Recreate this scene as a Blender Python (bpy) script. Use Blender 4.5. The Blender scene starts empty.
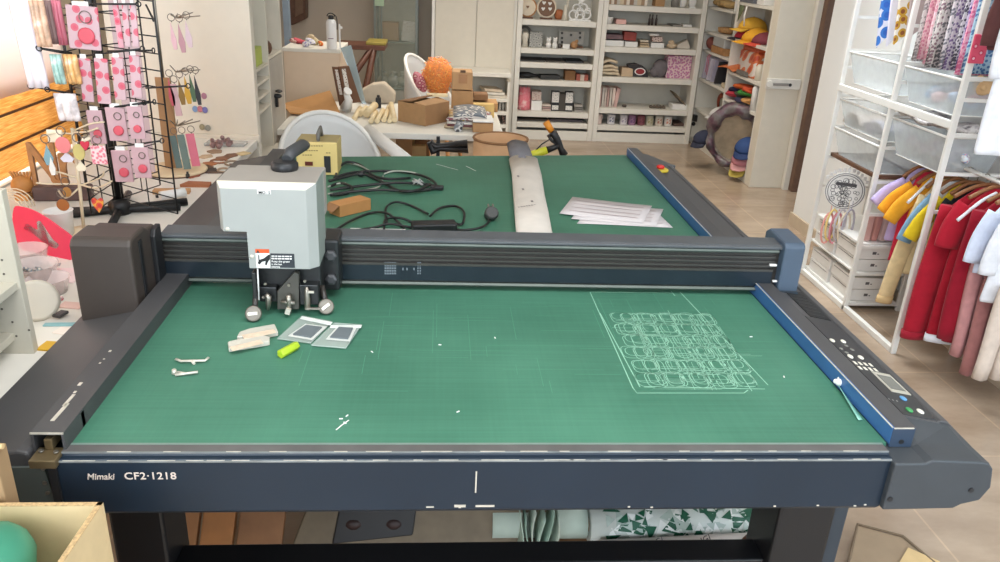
import bpy, bmesh, math, random
from mathutils import Vector, Matrix, Euler
random.seed(11)
S = bpy.context.scene
COL = S.collection
PI = math.pi
# ------------------------------------------------------------------ camera geometry (1000 x 562 frame)
F, CX, CY, EYE = 785.0, 500.0, 281.0, 1.60
def _n(v): return v.normalized()
_v = _n(Vector((405-CX, 2170-CY, F)))
_d = Vector((441.5-CX, -48-CY, F)); _d = _n(_d - _v*_d.dot(_v))
_x = _v.cross(_d); _x = _n(_x if _x.x > 0 else -_x)
def ray(px, py):
    c = Vector((px-CX, py-CY, F)); return Vector((_x.dot(c), _d.dot(c), -_v.dot(c)))
def onz(px, py, z):
    r = ray(px, py); t = (z-EYE)/r.z; return Vector((r.x*t, r.y*t, z))
def ony(px, py, y):
    r = ray(px, py); t = y/r.y; return Vector((r.x*t, y, EYE+r.z*t))
def onx(px, py, x):
    r = ray(px, py); t = x/r.x; return Vector((x, r.y*t, EYE+r.z*t))
def onp(px, py, p0, n):
    r = ray(px, py); o = Vector((0, 0, EYE)); n = Vector(n)
    t = (Vector(p0)-o).dot(n)/r.dot(n); return o+r*t
cam = bpy.data.cameras.new('camera'); cam.sensor_width = 36; cam.lens = 36*F/1000; cam.clip_start = .02
co = bpy.data.objects.new('camera', cam); COL.objects.link(co); S.camera = co
co.matrix_world = Matrix(((_x.x, -_x.y, -_x.z, 0), (_d.x, -_d.y, -_d.z, 0), (-_v.x, _v.y, _v.z, EYE), (0, 0, 0, 1)))

# ------------------------------------------------------------------ materials
def lin(c):
    return tuple(((u/255)/12.92 if u/255 <= .04045 else ((u/255+.055)/1.055)**2.4) for u in c)
MATS = {}
def mat(name, rgb, rough=.55, metal=0.0, var=.06, scale=18.0, spec=.5, bump=0.0, alpha=None, coat=0.0, sheen=0.0, trans=0.0):
    """plain procedural paint / fabric / paper: a base colour with a little noise wear"""
    if name in MATS: return MATS[name]
    m = bpy.data.materials.new(name); m.use_nodes = True; nt = m.node_tree; N = nt.nodes; L = nt.links
    b = N['Principled BSDF']; c = lin(rgb)
    b.inputs['Roughness'].default_value = rough; b.inputs['Metallic'].default_value = metal
    b.inputs['Specular IOR Level'].default_value = spec; b.inputs['Coat Weight'].default_value = coat
    b.inputs['Transmission Weight'].default_value = trans
    if sheen: b.inputs['Sheen Weight'].default_value = sheen
    tc = N.new('ShaderNodeTexCoord'); nz = N.new('ShaderNodeTexNoise'); nz.inputs['Scale'].default_value = scale; nz.inputs['Detail'].default_value = 3
    L.new(tc.outputs['Object'], nz.inputs['Vector'])
    rp = N.new('ShaderNodeValToRGB'); rp.color_ramp.elements[0].position = .3; rp.color_ramp.elements[1].position = .7
    rp.color_ramp.elements[0].color = tuple(u*(1-var) for u in c)+(1,); rp.color_ramp.elements[1].color = tuple(min(1, u*(1+var)) for u in c)+(1,)
    L.new(nz.outputs['Fac'], rp.inputs['Fac']); L.new(rp.outputs['Color'], b.inputs['Base Color'])
    if bump:
        bp = N.new('ShaderNodeBump'); bp.inputs['Strength'].default_value = bump; bp.inputs['Distance'].default_value = .01
        L.new(nz.outputs['Fac'], bp.inputs['Height']); L.new(bp.outputs['Normal'], b.inputs['Normal'])
    if alpha is not None: b.inputs['Alpha'].default_value = alpha
    MATS[name] = m; return m
def clear_mat(name, rgb, alpha=.3, rough=.08):
    return mat(name, rgb, rough, alpha=alpha, var=.02, spec=.6)
def nodes(name):
    m = bpy.data.materials.new(name); m.use_nodes = True; MATS[name] = m
    nt = m.node_tree; return m, nt.nodes, nt.links, nt.nodes['Principled BSDF']
def mathn(N, L, op, a, b=None):
    n = N.new('ShaderNodeMath'); n.operation = op
    for i, u in enumerate((a, b)):
        if u is None: continue
        if isinstance(u, (int, float)): n.inputs[i].default_value = u
        else: L.new(u, n.inputs[i])
    return n.outputs[0]
def patt(name, base, spots, scale=40., size=.42, rough=.6, kind='voronoi', rnd=1.0):
    """a printed pattern: coloured blotches over a base colour"""
    if name in MATS: return MATS[name]
    m, N, L, b = nodes(name); b.inputs['Roughness'].default_value = rough
    tc = N.new('ShaderNodeTexCoord')
    if kind == 'voronoi':
        t = N.new('ShaderNodeTexVoronoi'); t.voronoi_dimensions = '2D'; t.inputs['Scale'].default_value = scale; t.inputs['Randomness'].default_value = rnd
        sx_ = N.new('ShaderNodeSeparateXYZ'); cx_ = N.new('ShaderNodeCombineXYZ'); L.new(tc.outputs['Object'], sx_.inputs[0]); L.new(mathn(N, L, 'ADD', sx_.outputs['X'], mathn(N, L, 'MULTIPLY', sx_.outputs['Y'], .6)), cx_.inputs['X']); L.new(mathn(N, L, 'ADD', sx_.outputs['Z'], mathn(N, L, 'MULTIPLY', sx_.outputs['Y'], .5)), cx_.inputs['Y'])
        L.new(cx_.outputs[0], t.inputs['Vector']); fac = t.outputs['Distance']
    else:
        t = N.new('ShaderNodeTexNoise'); t.inputs['Scale'].default_value = scale; t.inputs['Detail'].default_value = 4
        L.new(tc.outputs['Object'], t.inputs['Vector']); fac = t.outputs['Fac']
    rp = N.new('ShaderNodeValToRGB'); e = rp.color_ramp.elements; rp.color_ramp.interpolation = 'CONSTANT' if kind == 'voronoi' else 'LINEAR'
    if kind == 'voronoi':
        n = len(spots); e[0].position = 0; e[0].color = lin(spots[0])+(1,); e[1].position = size; e[1].color = lin(base)+(1,)
        for i in range(1, n):
            k = e.new(size*i/n); k.color = lin(spots[i])+(1,)
    else:
        cs = list(spots)+[base]; e[0].position = .3; e[0].color = lin(cs[0])+(1,); e[1].position = .7; e[1].color = lin(cs[-1])+(1,)
        for i in range(1, len(cs)-1):
            k = e.new(.3+.4*i/(len(cs)-1)); k.color = lin(cs[i])+(1,)
    L.new(fac, rp.inputs['Fac']); L.new(rp.outputs['Color'], b.inputs['Base Color']); return m
def wire_mesh(name, rgb, alpha=.5):
    """mesh too fine to resolve: an evenly see-through sheet with faint unevenness"""
    if name in MATS: return MATS[name]
    m, N, L, b = nodes(name); b.inputs['Base Color'].default_value = lin(rgb)+(1,); b.inputs['Roughness'].default_value = .5
    tc = N.new('ShaderNodeTexCoord'); nz = N.new('ShaderNodeTexNoise'); nz.inputs['Scale'].default_value = 30; L.new(tc.outputs['Object'], nz.inputs['Vector'])
    L.new(mathn(N, L, 'ADD', mathn(N, L, 'MULTIPLY', nz.outputs['Fac'], .16), alpha-.08), b.inputs['Alpha']); return m

# ------------------------------------------------------------------ mesh builder
class MB:
    def __init__(s): s.v = []; s.f = []; s.m = []; s.s = []
    def add(s, vs, fs, m=0, smooth=False):
        o = len(s.v); s.v += [Vector(p) for p in vs]
        for f in fs: s.f.append([i+o for i in f]); s.m.append(m); s.s.append(smooth)
        return s
    def box(s, x0, x1, y0, y1, z0, z1, m=0):
        v = [(x, y, z) for z in (z0, z1) for y in (y0, y1) for x in (x0, x1)]
        return s.add(v, [(0, 2, 3, 1), (4, 5, 7, 6), (0, 1, 5, 4), (2, 6, 7, 3), (0, 4, 6, 2), (1, 3, 7, 5)], m)
    def obox(s, c, size, rot=(0, 0, 0), m=0):
        R = rot if isinstance(rot, Matrix) else Euler(rot).to_matrix(); c = Vector(c); h = [u/2 for u in size]
        v = [c+R@Vector((x, y, z)) for z in (-h[2], h[2]) for y in (-h[1], h[1]) for x in (-h[0], h[0])]
        return s.add(v, [(0, 2, 3, 1), (4, 5, 7, 6), (0, 1, 5, 4), (2, 6, 7, 3), (0, 4, 6, 2), (1, 3, 7, 5)], m)
    def rings(s, R, cap=True, closed=False, m=0, smooth=True):
        n = len(R[0]); k = len(R); v = [p for r in R for p in r]; f = []
        for i in range(k if closed else k-1):
            a = i*n; b = ((i+1) % k)*n
            for j in range(n):
                j2 = (j+1) % n; f.append((a+j, a+j2, b+j2, b+j))
        s.add(v, f, m, smooth)
        if cap and not closed:
            o = len(s.v)-len(v)
            s.f.append([o+j for j in range(n)][::-1]); s.m.append(m); s.s.append(False)
            s.f.append([o+(k-1)*n+j for j in range(n)]); s.m.append(m); s.s.append(False)
        return s
    def tube(s, pts, r, seg=8, closed=False, m=0, flat=1.0):
        P = [Vector(p) for p in pts]; n = len(P); R = []; up = None
        for i, p in enumerate(P):
            a = P[i-1] if (i or closed) else P[0]; b = P[(i+1) % n] if (i < n-1 or closed) else P[-1]
            t = (b-a)
            t = t.normalized() if t.length > 1e-9 else Vector((0, 0, 1))
            if up is None:
                up = Vector((0, 0, 1)) if abs(t.z) < .9 else Vector((1, 0, 0))
            q = t.cross(up); q = q.normalized() if q.length > 1e-6 else t.orthogonal().normalized()
            u = q.cross(t).normalized(); up = u
            rr = r[i] if isinstance(r, (list, tuple)) else r
            R.append([p+q*(rr*math.cos(2*PI*k/seg))+u*(rr*flat*math.sin(2*PI*k/seg)) for k in range(seg)])
        return s.rings(R, True, closed, m)
    def lathe(s, prof, c=(0, 0, 0), seg=20, axis='z', m=0, rot=None, smooth=True):
        c = Vector(c); R = []
        for (r, h) in prof:
            ring = []
            for k in range(seg):
                a = 2*PI*k/seg; p = Vector((r*math.cos(a), r*math.sin(a), h))
                if axis == 'y': p = Vector((p.x, -p.z, p.y))
                elif axis == 'x': p = Vector((p.z, p.x, p.y))
                if rot is not None: p = rot@p
                ring.append(c+p)
            R.append(ring)
        return s.rings(R, True, False, m, smooth)
    def prism(s, poly, w0, w1, fn, m=0):
        """polygon (u,v) swept from w0 to w1; fn(u,v,w) gives the point"""
        n = len(poly); v = [fn(u, w, w0) for u, w in poly]+[fn(u, w, w1) for u, w in poly]
        f = [list(range(n))[::-1], list(range(n, 2*n))]+[(i, (i+1) % n, n+(i+1) % n, n+i) for i in range(n)]
        return s.add(v, f, m)
    def sheet(s, fn, nu, nv, m=0, smooth=True):
        v = [fn(i/nu, j/nv) for j in range(nv+1) for i in range(nu+1)]; w = nu+1
        return s.add(v, [(j*w+i, j*w+i+1, (j+1)*w+i+1, (j+1)*w+i) for j in range(nv) for i in range(nu)], m, smooth)
    def ball(s, c, r, seg=14, rings=8, m=0, rot=None, cut=None):
        rx, ry, rz = r if isinstance(r, (tuple, list)) else (r, r, r); R = []
        lo = -PI/2+.05 if cut is None else cut
        for i in range(rings+1):
            a = lo+(PI/2-.05-lo)*i/rings
            ring = [Vector((rx*math.cos(a)*math.cos(2*PI*k/seg), ry*math.cos(a)*math.sin(2*PI*k/seg), rz*math.sin(a))) for k in range(seg)]
            R.append([Vector(c)+(rot@p if rot is not None else p) for p in ring])
        return s.rings(R, True, False, m)
    def ribbon(s, pts, w, n=(0, 0, 1), closed=False, m=0):
        P = [Vector(p) for p in pts]; n = Vector(n); k = len(P); v = []
        for i, p in enumerate(P):
            a = P[i-1] if (i or closed) else P[0]; b = P[(i+1) % k] if (i < k-1 or closed) else P[-1]
            q = n.cross((b-a)); q = q.normalized()*w/2 if q.length > 1e-9 else Vector((w/2, 0, 0)); v += [p-q, p+q]
        f = [(2*i, 2*((i+1) % k), 2*((i+1) % k)+1, 2*i+1) for i in range(k if closed else k-1)]
        return s.add(v, f, m)
BASE = {}
def obj(name, mb, ms, parent=None, label=None, bevel=0, solid=0, sub=0, seg=2, base=None, fix=True):
    me = bpy.data.meshes.new(name)
    off = BASE[parent.name] if parent is not None else Vector(base or (0, 0, 0))
    me.from_pydata([tuple(p-off) for p in mb.v], [], mb.f)
    ms = ms if isinstance(ms, (list, tuple)) else [ms]
    for m in ms: me.materials.append(m)
    for p, mi, sm in zip(me.polygons, mb.m, mb.s): p.material_index = mi; p.use_smooth = sm
    if fix:
        bm = bmesh.new(); bm.from_mesh(me); bmesh.ops.recalc_face_normals(bm, faces=bm.faces); bm.to_mesh(me); bm.free()
    o = bpy.data.objects.new(name, me); COL.objects.link(o)
    if parent is not None: o.parent = parent; BASE[o.name] = off
    else: o.location = off; BASE[o.name] = off
    if solid:
        md = o.modifiers.new('solid', 'SOLIDIFY'); md.thickness = solid; md.offset = 0
    if bevel:
        md = o.modifiers.new('bevel', 'BEVEL'); md.width = bevel; md.segments = seg; md.limit_method = 'ANGLE'; md.angle_limit = .7
    if sub:
        md = o.modifiers.new('sub', 'SUBSURF'); md.levels = sub; md.render_levels = sub
    if label: o['label'] = label
    return o
def tag(o, label, cat, group=None):
    o['label'] = label; o['category'] = cat
    if group: o['group'] = group
    return o
def thing(name, label, cat, loc=(0, 0, 0), group=None):
    o = bpy.data.objects.new(name, None); COL.objects.link(o); o.location = loc; o.empty_display_size = .02
    BASE[o.name] = Vector(loc); return tag(o, label, cat, group)
def solo(name, mb, ms, label, cat, group=None, **k):
    xs = [p.x for p in mb.v]; ys = [p.y for p in mb.v]; zs = [p.z for p in mb.v]
    return tag(obj(name, mb, ms, None, base=((min(xs)+max(xs))/2, (min(ys)+max(ys))/2, min(zs)), **k), label, cat, group)
def struct(name, mb, ms, **k):
    o = obj(name, mb, ms, **k); o['kind'] = 'structure'; return o
def kids(o): return [c for c in list(bpy.data.objects) if c.parent == o]
def copy_tree(o, loc=None, rotz=None, label=None, parent=None, mats=None):
    c = o.copy(); COL.objects.link(c)
    if parent is not None: c.parent = parent
    if loc is not None: c.location = loc
    if rotz is not None: c.rotation_euler = (0, 0, rotz)
    if label: c['label'] = label
    BASE[c.name] = Vector(c.location) if parent is None else BASE[parent.name]
    for ch in o.children: copy_tree(ch, parent=c)
    return c
def text(name, s, size, mtx, m, parent, bold=False, ext=.0003, spacing=1.0, shear=0, align='LEFT'):
    cu = bpy.data.curves.new(name, 'FONT'); cu.body = s; cu.size = size; cu.extrude = ext; cu.space_character = spacing; cu.shear = shear
    cu.align_x = align; cu.resolution_u = 3
    if bold: cu.offset = size*.010
    t = bpy.data.objects.new(name+'_curve', cu); COL.objects.link(t)
    dg = bpy.context.evaluated_depsgraph_get(); me = bpy.data.meshes.new_from_object(t.evaluated_get(dg))
    bpy.data.objects.remove(t); bpy.data.curves.remove(cu)
    off = BASE[parent.name]; me.transform(Matrix.Translation(-off)@mtx); me.materials.clear(); me.materials.append(m); me.name = name
    o = bpy.data.objects.new(name, me); COL.objects.link(o); o.parent = parent; BASE[o.name] = off; return o
def face_mtx(p, right, up):
    r = Vector(right).normalized(); u = Vector(up).normalized(); n = r.cross(u).normalized()
    return Matrix(((r.x, u.x, n.x, p[0]), (r.y, u.y, n.y, p[1]), (r.z, u.z, n.z, p[2]), (0, 0, 0, 1)))
def lerp(a, b, t): return Vector(a)*(1-t)+Vector(b)*t
def smoothpts(P, n=6, closed=False):
    """Catmull-Rom through points"""
    P = [Vector(p) for p in P]; out = []; k = len(P)
    rng = range(k) if closed else range(k-1)
    for i in rng:
        p0 = P[i-1] if (i or closed) else P[0]; p1 = P[i]; p2 = P[(i+1) % k]; p3 = P[(i+2) % k] if (closed or i+2 < k) else P[-1]
        for j in range(n):
            t = j/n; out.append(.5*((2*p1)+(p2-p0)*t+(2*p0-5*p1+4*p2-p3)*t*t+(3*p1-p0-3*p2+p3)*t**3))
    if not closed: out.append(P[-1])
    return out
# ------------------------------------------------------------------ palette
WHITE = mat('white_laminate', (226, 222, 212), .45, var=.02)
CREAM = mat('cream_laminate', (220, 212, 196), .5, var=.02)
SHELFBACK = mat('shelf_back_panel', (206, 202, 190), .6, var=.03)
METALW = mat('white_steel', (232, 230, 224), .35, var=.02)
NAVY = mat('machine_slate_paint', (46, 54, 62), .42, var=.1, scale=9, spec=.5)
NAVYF = mat('machine_front_paint', (24, 37, 50), .42, var=.1, scale=5, spec=.45)
GREYC = mat('machine_grey_cover', (70, 69, 70), .5, var=.07, scale=7)
BLUEP = mat('machine_blue_rail', (56, 98, 150), .4, var=.08)
DARK = mat('black_plastic', (30, 30, 32), .45, var=.1)
BLACK = mat('black_steel', (22, 22, 24), .4, var=.1)
RUB = mat('black_rubber', (26, 27, 28), .6, var=.1)
BROWND = mat('dark_anodised', (48, 44, 40), .35, var=.1)
STEEL = mat('bare_steel', (158, 152, 142), .38, metal=.9, var=.06)
CHIP = mat('bare_metal_wear', (214, 208, 194), .4, metal=.4, var=.15, scale=60)
BRASS = mat('bronze_bracket', (120, 104, 76), .4, metal=.6, var=.1)
CASE = mat('carriage_light_grey', (158, 160, 156), .5, var=.02)
CASET = mat('carriage_top_shaded', (150, 144, 136), .55, var=.03)
BOXC = mat('brown_cardboard', (176, 136, 94), .8, var=.06, scale=30)
BOXD = mat('dark_cardboard', (138, 100, 66), .8, var=.08, scale=30)
BOXL = mat('pale_cardboard', (206, 178, 130), .8, var=.05, scale=30)
PAPER = mat('white_paper', (232, 230, 226), .7, var=.02)
WOOD = mat('honey_wood', (170, 118, 66), .55, var=.18, scale=25)
WOODD = mat('walnut_wood', (96, 64, 44), .55, var=.2, scale=25)
YEL = mat('lemon_plastic', (206, 214, 40), .45)
RED = mat('red_plastic', (200, 40, 34), .4)
# ------------------------------------------------------------------ floor of large stone tiles
m, N, L, b = nodes('stone_tile_floor')
tc = N.new('ShaderNodeTexCoord'); n1 = N.new('ShaderNodeTexNoise'); n1.inputs['Scale'].default_value = 1.6; n1.inputs['Detail'].default_value = 6; n1.inputs['Roughness'].default_value = .65
mp = N.new('ShaderNodeMapping'); mp.inputs['Scale'].default_value = (1.0, 2.2, 1); L.new(tc.outputs['Object'], mp.inputs['Vector']); L.new(mp.outputs['Vector'], n1.inputs['Vector'])
rp = N.new('ShaderNodeValToRGB'); e = rp.color_ramp.elements; e[0].position = .3; e[0].color = lin((146, 126, 106))+(1,); e[1].position = .72; e[1].color = lin((184, 164, 142))+(1,)
L.new(n1.outputs['Fac'], rp.inputs['Fac'])
br = N.new('ShaderNodeTexBrick'); br.inputs['Scale'].default_value = 1; br.offset = 0; br.inputs['Brick Width'].default_value = .62; br.inputs['Row Height'].default_value = .62
br.inputs['Mortar Size'].default_value = .004; br.inputs['Mortar Smooth'].default_value = .2; br.inputs['Color2'].default_value = (.97, .97, .97, 1); br.inputs['Color1'].default_value = (1, 1, 1, 1); br.inputs['Mortar'].default_value = (1.22, 1.18, 1.12, 1)
mp2 = N.new('ShaderNodeMapping'); mp2.inputs['Location'].default_value = (.30, .22, 0); L.new(tc.outputs['Object'], mp2.inputs['Vector']); L.new(mp2.outputs['Vector'], br.inputs['Vector'])
mx = N.new('ShaderNodeMix'); mx.data_type = 'RGBA'; mx.blend_type = 'MULTIPLY'; mx.inputs[0].default_value = 1
L.new(rp.outputs['Color'], mx.inputs[6]); L.new(br.outputs['Color'], mx.inputs[7]); L.new(mx.outputs[2], b.inputs['Base Color']); b.inputs['Roughness'].default_value = .2; b.inputs['Specular IOR Level'].default_value = .5
STONE = m
struct('floor', MB().box(-1.75, 4.2, -3, 8.2, -.06, 0), STONE)
WALL = mat('white_wall_paint', (232, 232, 230), .8, var=.015, scale=4)
WALLB = mat('beige_wall_paint', (204, 192, 176), .8, var=.02, scale=4)
struct('ceiling', MB().box(-1.75, 4.2, -3, 8.2, 2.8, 2.86), WALL)
struct('wall_right', MB().box(2.40, 2.52, -3, 4.93, 0, 2.8), WALL)
struct('baseboard_right', MB().box(2.385, 2.40, -3, 4.942, 0, .085), mat('stone_skirting', (196, 178, 154), .4))
struct('wall_back', MB().box(-1.75, 4.2, 7.9, 8.02, 0, 2.8), WALLB)
struct('wall_passage', MB().box(2.86, 4.2, 5.80, 5.92, 0, 2.8), WALL)
w = MB(); w.box(-1.74, -1.62, -3, 1.5, 0, 2.8).box(-1.74, -1.62, 3.62, 7.9, 0, 2.8).box(-1.74, -1.62, 1.5, 3.62, 0, .755).box(-1.74, -1.62, 1.5, 3.62, 1.95, 2.8)
struct('wall_left', w, WALLB)
w = MB(); w.box(-1.73, -1.60, 1.5, 1.56, .755, 1.95).box(-1.73, -1.60, 3.56, 3.62, .755, 1.95).box(-1.73, -1.60, 1.56, 3.56, 1.89, 1.95).box(-1.73, -1.60, 2.53, 2.59, .80, 1.89)
wf = struct('window_1', w, WHITE)
obj('window_sill', MB().box(-1.74, -1.53, 1.48, 3.64, .735, .765), WHITE, wf)
obj('window_glass', MB().box(-1.69, -1.684, 1.56, 3.56, .765, 1.89), clear_mat('window_pane_glass', (240, 245, 250), .12, .03), wf)
w = MB(); w.box(2.745, 2.86, 5.74, 5.92, 0, 2.8)
struct('trim_1', w, mat('brown_door_frame', (104, 76, 58), .5, var=.12, scale=30), bevel=.006)
struct('trim_2', MB().box(2.705, 2.745, 5.80, 5.92, 0, 2.8), WHITE)
# ------------------------------------------------------------------ light: daylight from the shop front behind the camera, the left window, plus added fill areas
def area(name, loc, tgt, sx, sy, power, col, spread=None):
    l = bpy.data.lights.new(name, 'AREA'); l.shape = 'RECTANGLE'; l.size = sx; l.size_y = sy; l.energy = power; l.color = col
    if spread: l.spread = spread
    o = bpy.data.objects.new(name, l); COL.objects.link(o); o.location = loc
    o.rotation_euler = (Vector(tgt)-Vector(loc)).to_track_quat('-Z', 'Y').to_euler(); return o
area('shop_front_daylight', (.2, -2.4, 1.9), (1.5, 3.0, .7), 4.0, 2.0, 84, (.84, .92, 1.0))
area('added_side_fill', (-1.3, -1.4, 1.7), (2.4, 3.4, .8), 1.2, 1.8, 52, (.78, .89, 1.0))  # cool fill added for the white wall and rack, no door known there
area('added_rear_fill', (.6, 5.6, 2.72), (.6, 5.6, 0), 3.0, 1.2, 40, (1.0, .93, .82), 2.0)  # warm overhead fill added for the back of the room, no lamp seen
area('added_bed_fill', (.35, .7, 2.72), (.35, .9, 0), 1.8, 1.2, 36, (.97, .98, 1.0))  # overhead fill added to brighten the front of the bed
area('window_daylight', (-2.25, 2.55, 1.5), (0, 2.6, .9), 2.0, 1.1, 66, (1.0, .92, .80))
area('added_rack_fill', (1.7, 3.8, 2.7), (2.36, 3.4, .7), 1.0, 1.0, 21, (.88, .95, 1.0), 1.7)  # cool fill added above the rack to whiten wall and baskets
area('added_front_panel_fill', (2.1, -.7, 1.2), (.6, 1.0, .8), .7, 1.6, 17, (.60, .80, 1.0))  # blue fill added for the right end of the front panel, source invented
W = bpy.data.worlds.new('world'); S.world = W; W.use_nodes = True
W.node_tree.nodes['Background'].inputs[0].default_value = (.86, .93, 1.0, 1); W.node_tree.nodes['Background'].inputs[1].default_value = .7
S.view_settings.view_transform = 'Standard'; S.view_settings.look = 'None'; S.view_settings.gamma = 1; S.view_settings.use_curve_mapping = False; S.view_settings.exposure = .15
# ------------------------------------------------------------------ flatbed cutting machine
ZB = .885
XL, XR, YF, YBK = -.558, .747, 1.048, 3.047
M = thing('flatbed_cutter', 'big slate grey flatbed cutting plotter with a green cutting bed and moving gantry', 'cutting machine', (.09, 2.0, 0))
# green bed
m, N, L, b = nodes('green_cutting_mat')
tc = N.new('ShaderNodeTexCoord'); n1 = N.new('ShaderNodeTexNoise'); n1.inputs['Scale'].default_value = 3.5; n1.inputs['Detail'].default_value = 5
L.new(tc.outputs['Object'], n1.inputs['Vector'])
mp = N.new('ShaderNodeMapping'); mp.inputs['Scale'].default_value = (3, 160, 1); L.new(tc.outputs['Object'], mp.inputs['Vector'])
n2 = N.new('ShaderNodeTexNoise'); n2.inputs['Scale'].default_value = 1; n2.inputs['Detail'].default_value = 4; L.new(mp.outputs['Vector'], n2.inputs['Vector'])
mp3 = N.new('ShaderNodeMapping'); mp3.inputs['Scale'].default_value = (160, 3, 1); L.new(tc.outputs['Object'], mp3.inputs['Vector'])
n3 = N.new('ShaderNodeTexNoise'); n3.inputs['Scale'].default_value = 1; n3.inputs['Detail'].default_value = 4; L.new(mp3.outputs['Vector'], n3.inputs['Vector'])
f = mathn(N, L, 'ADD', mathn(N, L, 'MULTIPLY', n1.outputs['Fac'], .5), mathn(N, L, 'ADD', mathn(N, L, 'MULTIPLY', n2.outputs['Fac'], .22), mathn(N, L, 'MULTIPLY', n3.outputs['Fac'], .10)))
rp = N.new('ShaderNodeValToRGB'); e = rp.color_ramp.elements; e[0].position = .28; e[0].color = lin((58, 105, 85))+(1,); e[1].position = .54; e[1].color = lin((75, 127, 104))+(1,)
L.new(f, rp.inputs['Fac']); L.new(rp.outputs['Color'], b.inputs['Base Color']); b.inputs['Roughness'].default_value = .48; b.inputs['Specular IOR Level'].default_value = .3
GREEN = m
YBL = 2.855
bed = obj('cutting_bed', MB().prism([(XL, YF), (XR, YF), (XR, YBK), (XL, YBL)], .86, ZB, lambda x, y, z: (x, y, z)), GREEN, M)
SCR = mat('pale_cut_lines', (150, 200, 174), .6, var=.05)
SCRF = mat('faint_cut_lines', (84, 146, 118), .6, var=.05)
ZS = ZB+.0004
cuts = MB()
def gp(px, py): return onz(px, py, ZS)
# big cut outline
for poly, cl in (([(590, 292), (633, 388), (637, 393), (744, 393), (748, 390)], 0), ([(590, 292), (672, 293)], 0), ([(680, 292), (768, 385)], 0), ([(600, 313), (640, 387)], 0), ([(700, 315), (752, 391)], 0), ([(644, 387), (765, 389)], 0), ([(671, 291), (675, 296)], 0)):
    cuts.ribbon([gp(*p) for p in poly], .0017)
def rrect(cx, cy, w, h, r, rot=0):
    pts = []
    for (sx, sy, a0) in ((1, 1, 0), (-1, 1, PI/2), (-1, -1, PI), (1, -1, 1.5*PI)):
        for k in range(4):
            a = a0+PI/2*k/3; pts.append(Vector((sx*(w/2-r)+r*math.cos(a), sy*(h/2-r)+r*math.sin(a), 0)))
    R = Matrix.Rotation(rot, 3, 'Z'); return [Vector((cx, cy, ZS))+R@p for p in pts]
A = gp(604, 313); B = gp(752, 391); x0, x1, y0, y1 = min(A.x, gp(640, 387).x), gp(764, 389).x, B.y, A.y
for r in range(6):
    for c in range(5):
        cx = x0+.010+(c+.45+.2*(r % 2))*(x1-x0-.02)/5; cy = y0+.012+(r+.5)*(y1-y0-.012)/6
        for q in range(4):
            cuts.ribbon(rrect(cx+(.012*(q % 2))+random.uniform(-.005, .005), cy+.008*(q//2)+random.uniform(-.004, .004), (.048, .036, .044, .030)[q], (.050, .054, .034, .044)[q], .013, random.uniform(-.04, .04)), .0013, closed=True)
for k in range(30):
    y = random.uniform(y0, y1); xx = random.uniform(x0, x1-.1); cuts.ribbon([(xx, y, ZS), (xx+random.uniform(.06, .16), y, ZS)], .0009)
for k in range(36):
    x = random.uniform(x0+.05, x1); yy = random.uniform(y0, y1-.1); cuts.ribbon([(x, yy, ZS), (x+.004, yy+random.uniform(.05, .14), ZS)], .0009)
obj('cut_line_marks', cuts, SCR, bed)
fc = MB()
for k in range(60):
    x = random.uniform(XL+.25, XR-.1); y = random.uniform(YF+.12, 1.62); l = random.uniform(.04, .3)
    if random.random() < .6: fc.ribbon([(x, y, ZS-.0001), (min(XR-.02, x+l), y, ZS-.0001)], .0008)
    else: fc.ribbon([(x, y, ZS-.0001), (x, min(1.66, y+l*.7), ZS-.0001)], .0008)
for k in range(14):
    x = random.uniform(XL+.1, XR-.2); y = random.uniform(1.8, 2.9); fc.ribbon([(x, y, ZS-.0001), (x+random.uniform(.05, .2), y+random.uniform(-.02, .02), ZS-.0001)], .0012)
obj('scratch_pattern', fc, SCRF, bed)
cp = MB()
for (px, py) in ((341, 419), (347, 416), (372, 352), (458, 412), (495, 338), (784, 377), (751, 337), (440, 345), (345, 423)):
    p = gp(px, py); cp.obox(p+Vector((0, 0, .0006)), (.006, .002, .001), (0, 0, random.random()*3))
cp.ribbon(smoothpts([gp(336, 430), gp(342, 425), gp(349, 420)], 4), .0022)
cp.ribbon([gp(436, 164), gp(458, 170)], .003)
cp.ribbon([gp(466, 166), gp(476, 171)], .003)
obj('scraps', cp, PAPER, bed)
# frame and front
fr = MB(); fr.prism([(-.60, 1.03), (.79, 1.03), (.79, 3.045), (-.60, 2.85)], .785, .862, lambda x, y, z: (x, y, z))
obj('table_frame', fr, NAVY, M)
prof = [(1.047, .862), (1.047, .8853), (1.024, .8853), (1.022, .880), (1.0125, .880), (1.0105, .876), (1.0105, .786), (1.018, .777), (1.045, .777)]
obj('front_panel', MB().prism(prof, -.556, .7375, lambda y, z, x: (x, y, z)), NAVYF, M)
tr = MB(); tr.box(-.556, .7375, 1.042, 1.0465, .8853, .8862)
obj('bed_edge_strip', tr, mat('grey_green_strip', (128, 146, 138), .4, metal=.3), M)
obj('front_ledge', MB().box(-.556, .7375, 1.0245, 1.0415, .8850, .8858), mat('ledge_grey', (88, 86, 84), .5, var=.15), M)
w1 = MB()
for (z, y, x0, x1, n) in ((.8857, 1.0236, -.50, .73, 16), (.8785, 1.0112, -.55, .735, 26)):
    for k in range(n):
        x = x0+(x1-x0)*(k+random.random()*.8)/n; w1.box(x, min(x1, x+random.uniform(.01, .05)), y-.0008, y+.0008, z-.0008, z+.0004)
obj('worn_edge', w1, CHIP, M)
w2 = MB(); w2.box(-.556, .7375, 1.0222, 1.0245, .8835, .8857).box(-.556, .7375, 1.0096, 1.0118, .8760, .8786)
obj('edge_trim', w2, mat('silver_edge', (136, 140, 140), .4, metal=.3, var=.25, scale=30), M)
w3 = MB()
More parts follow.
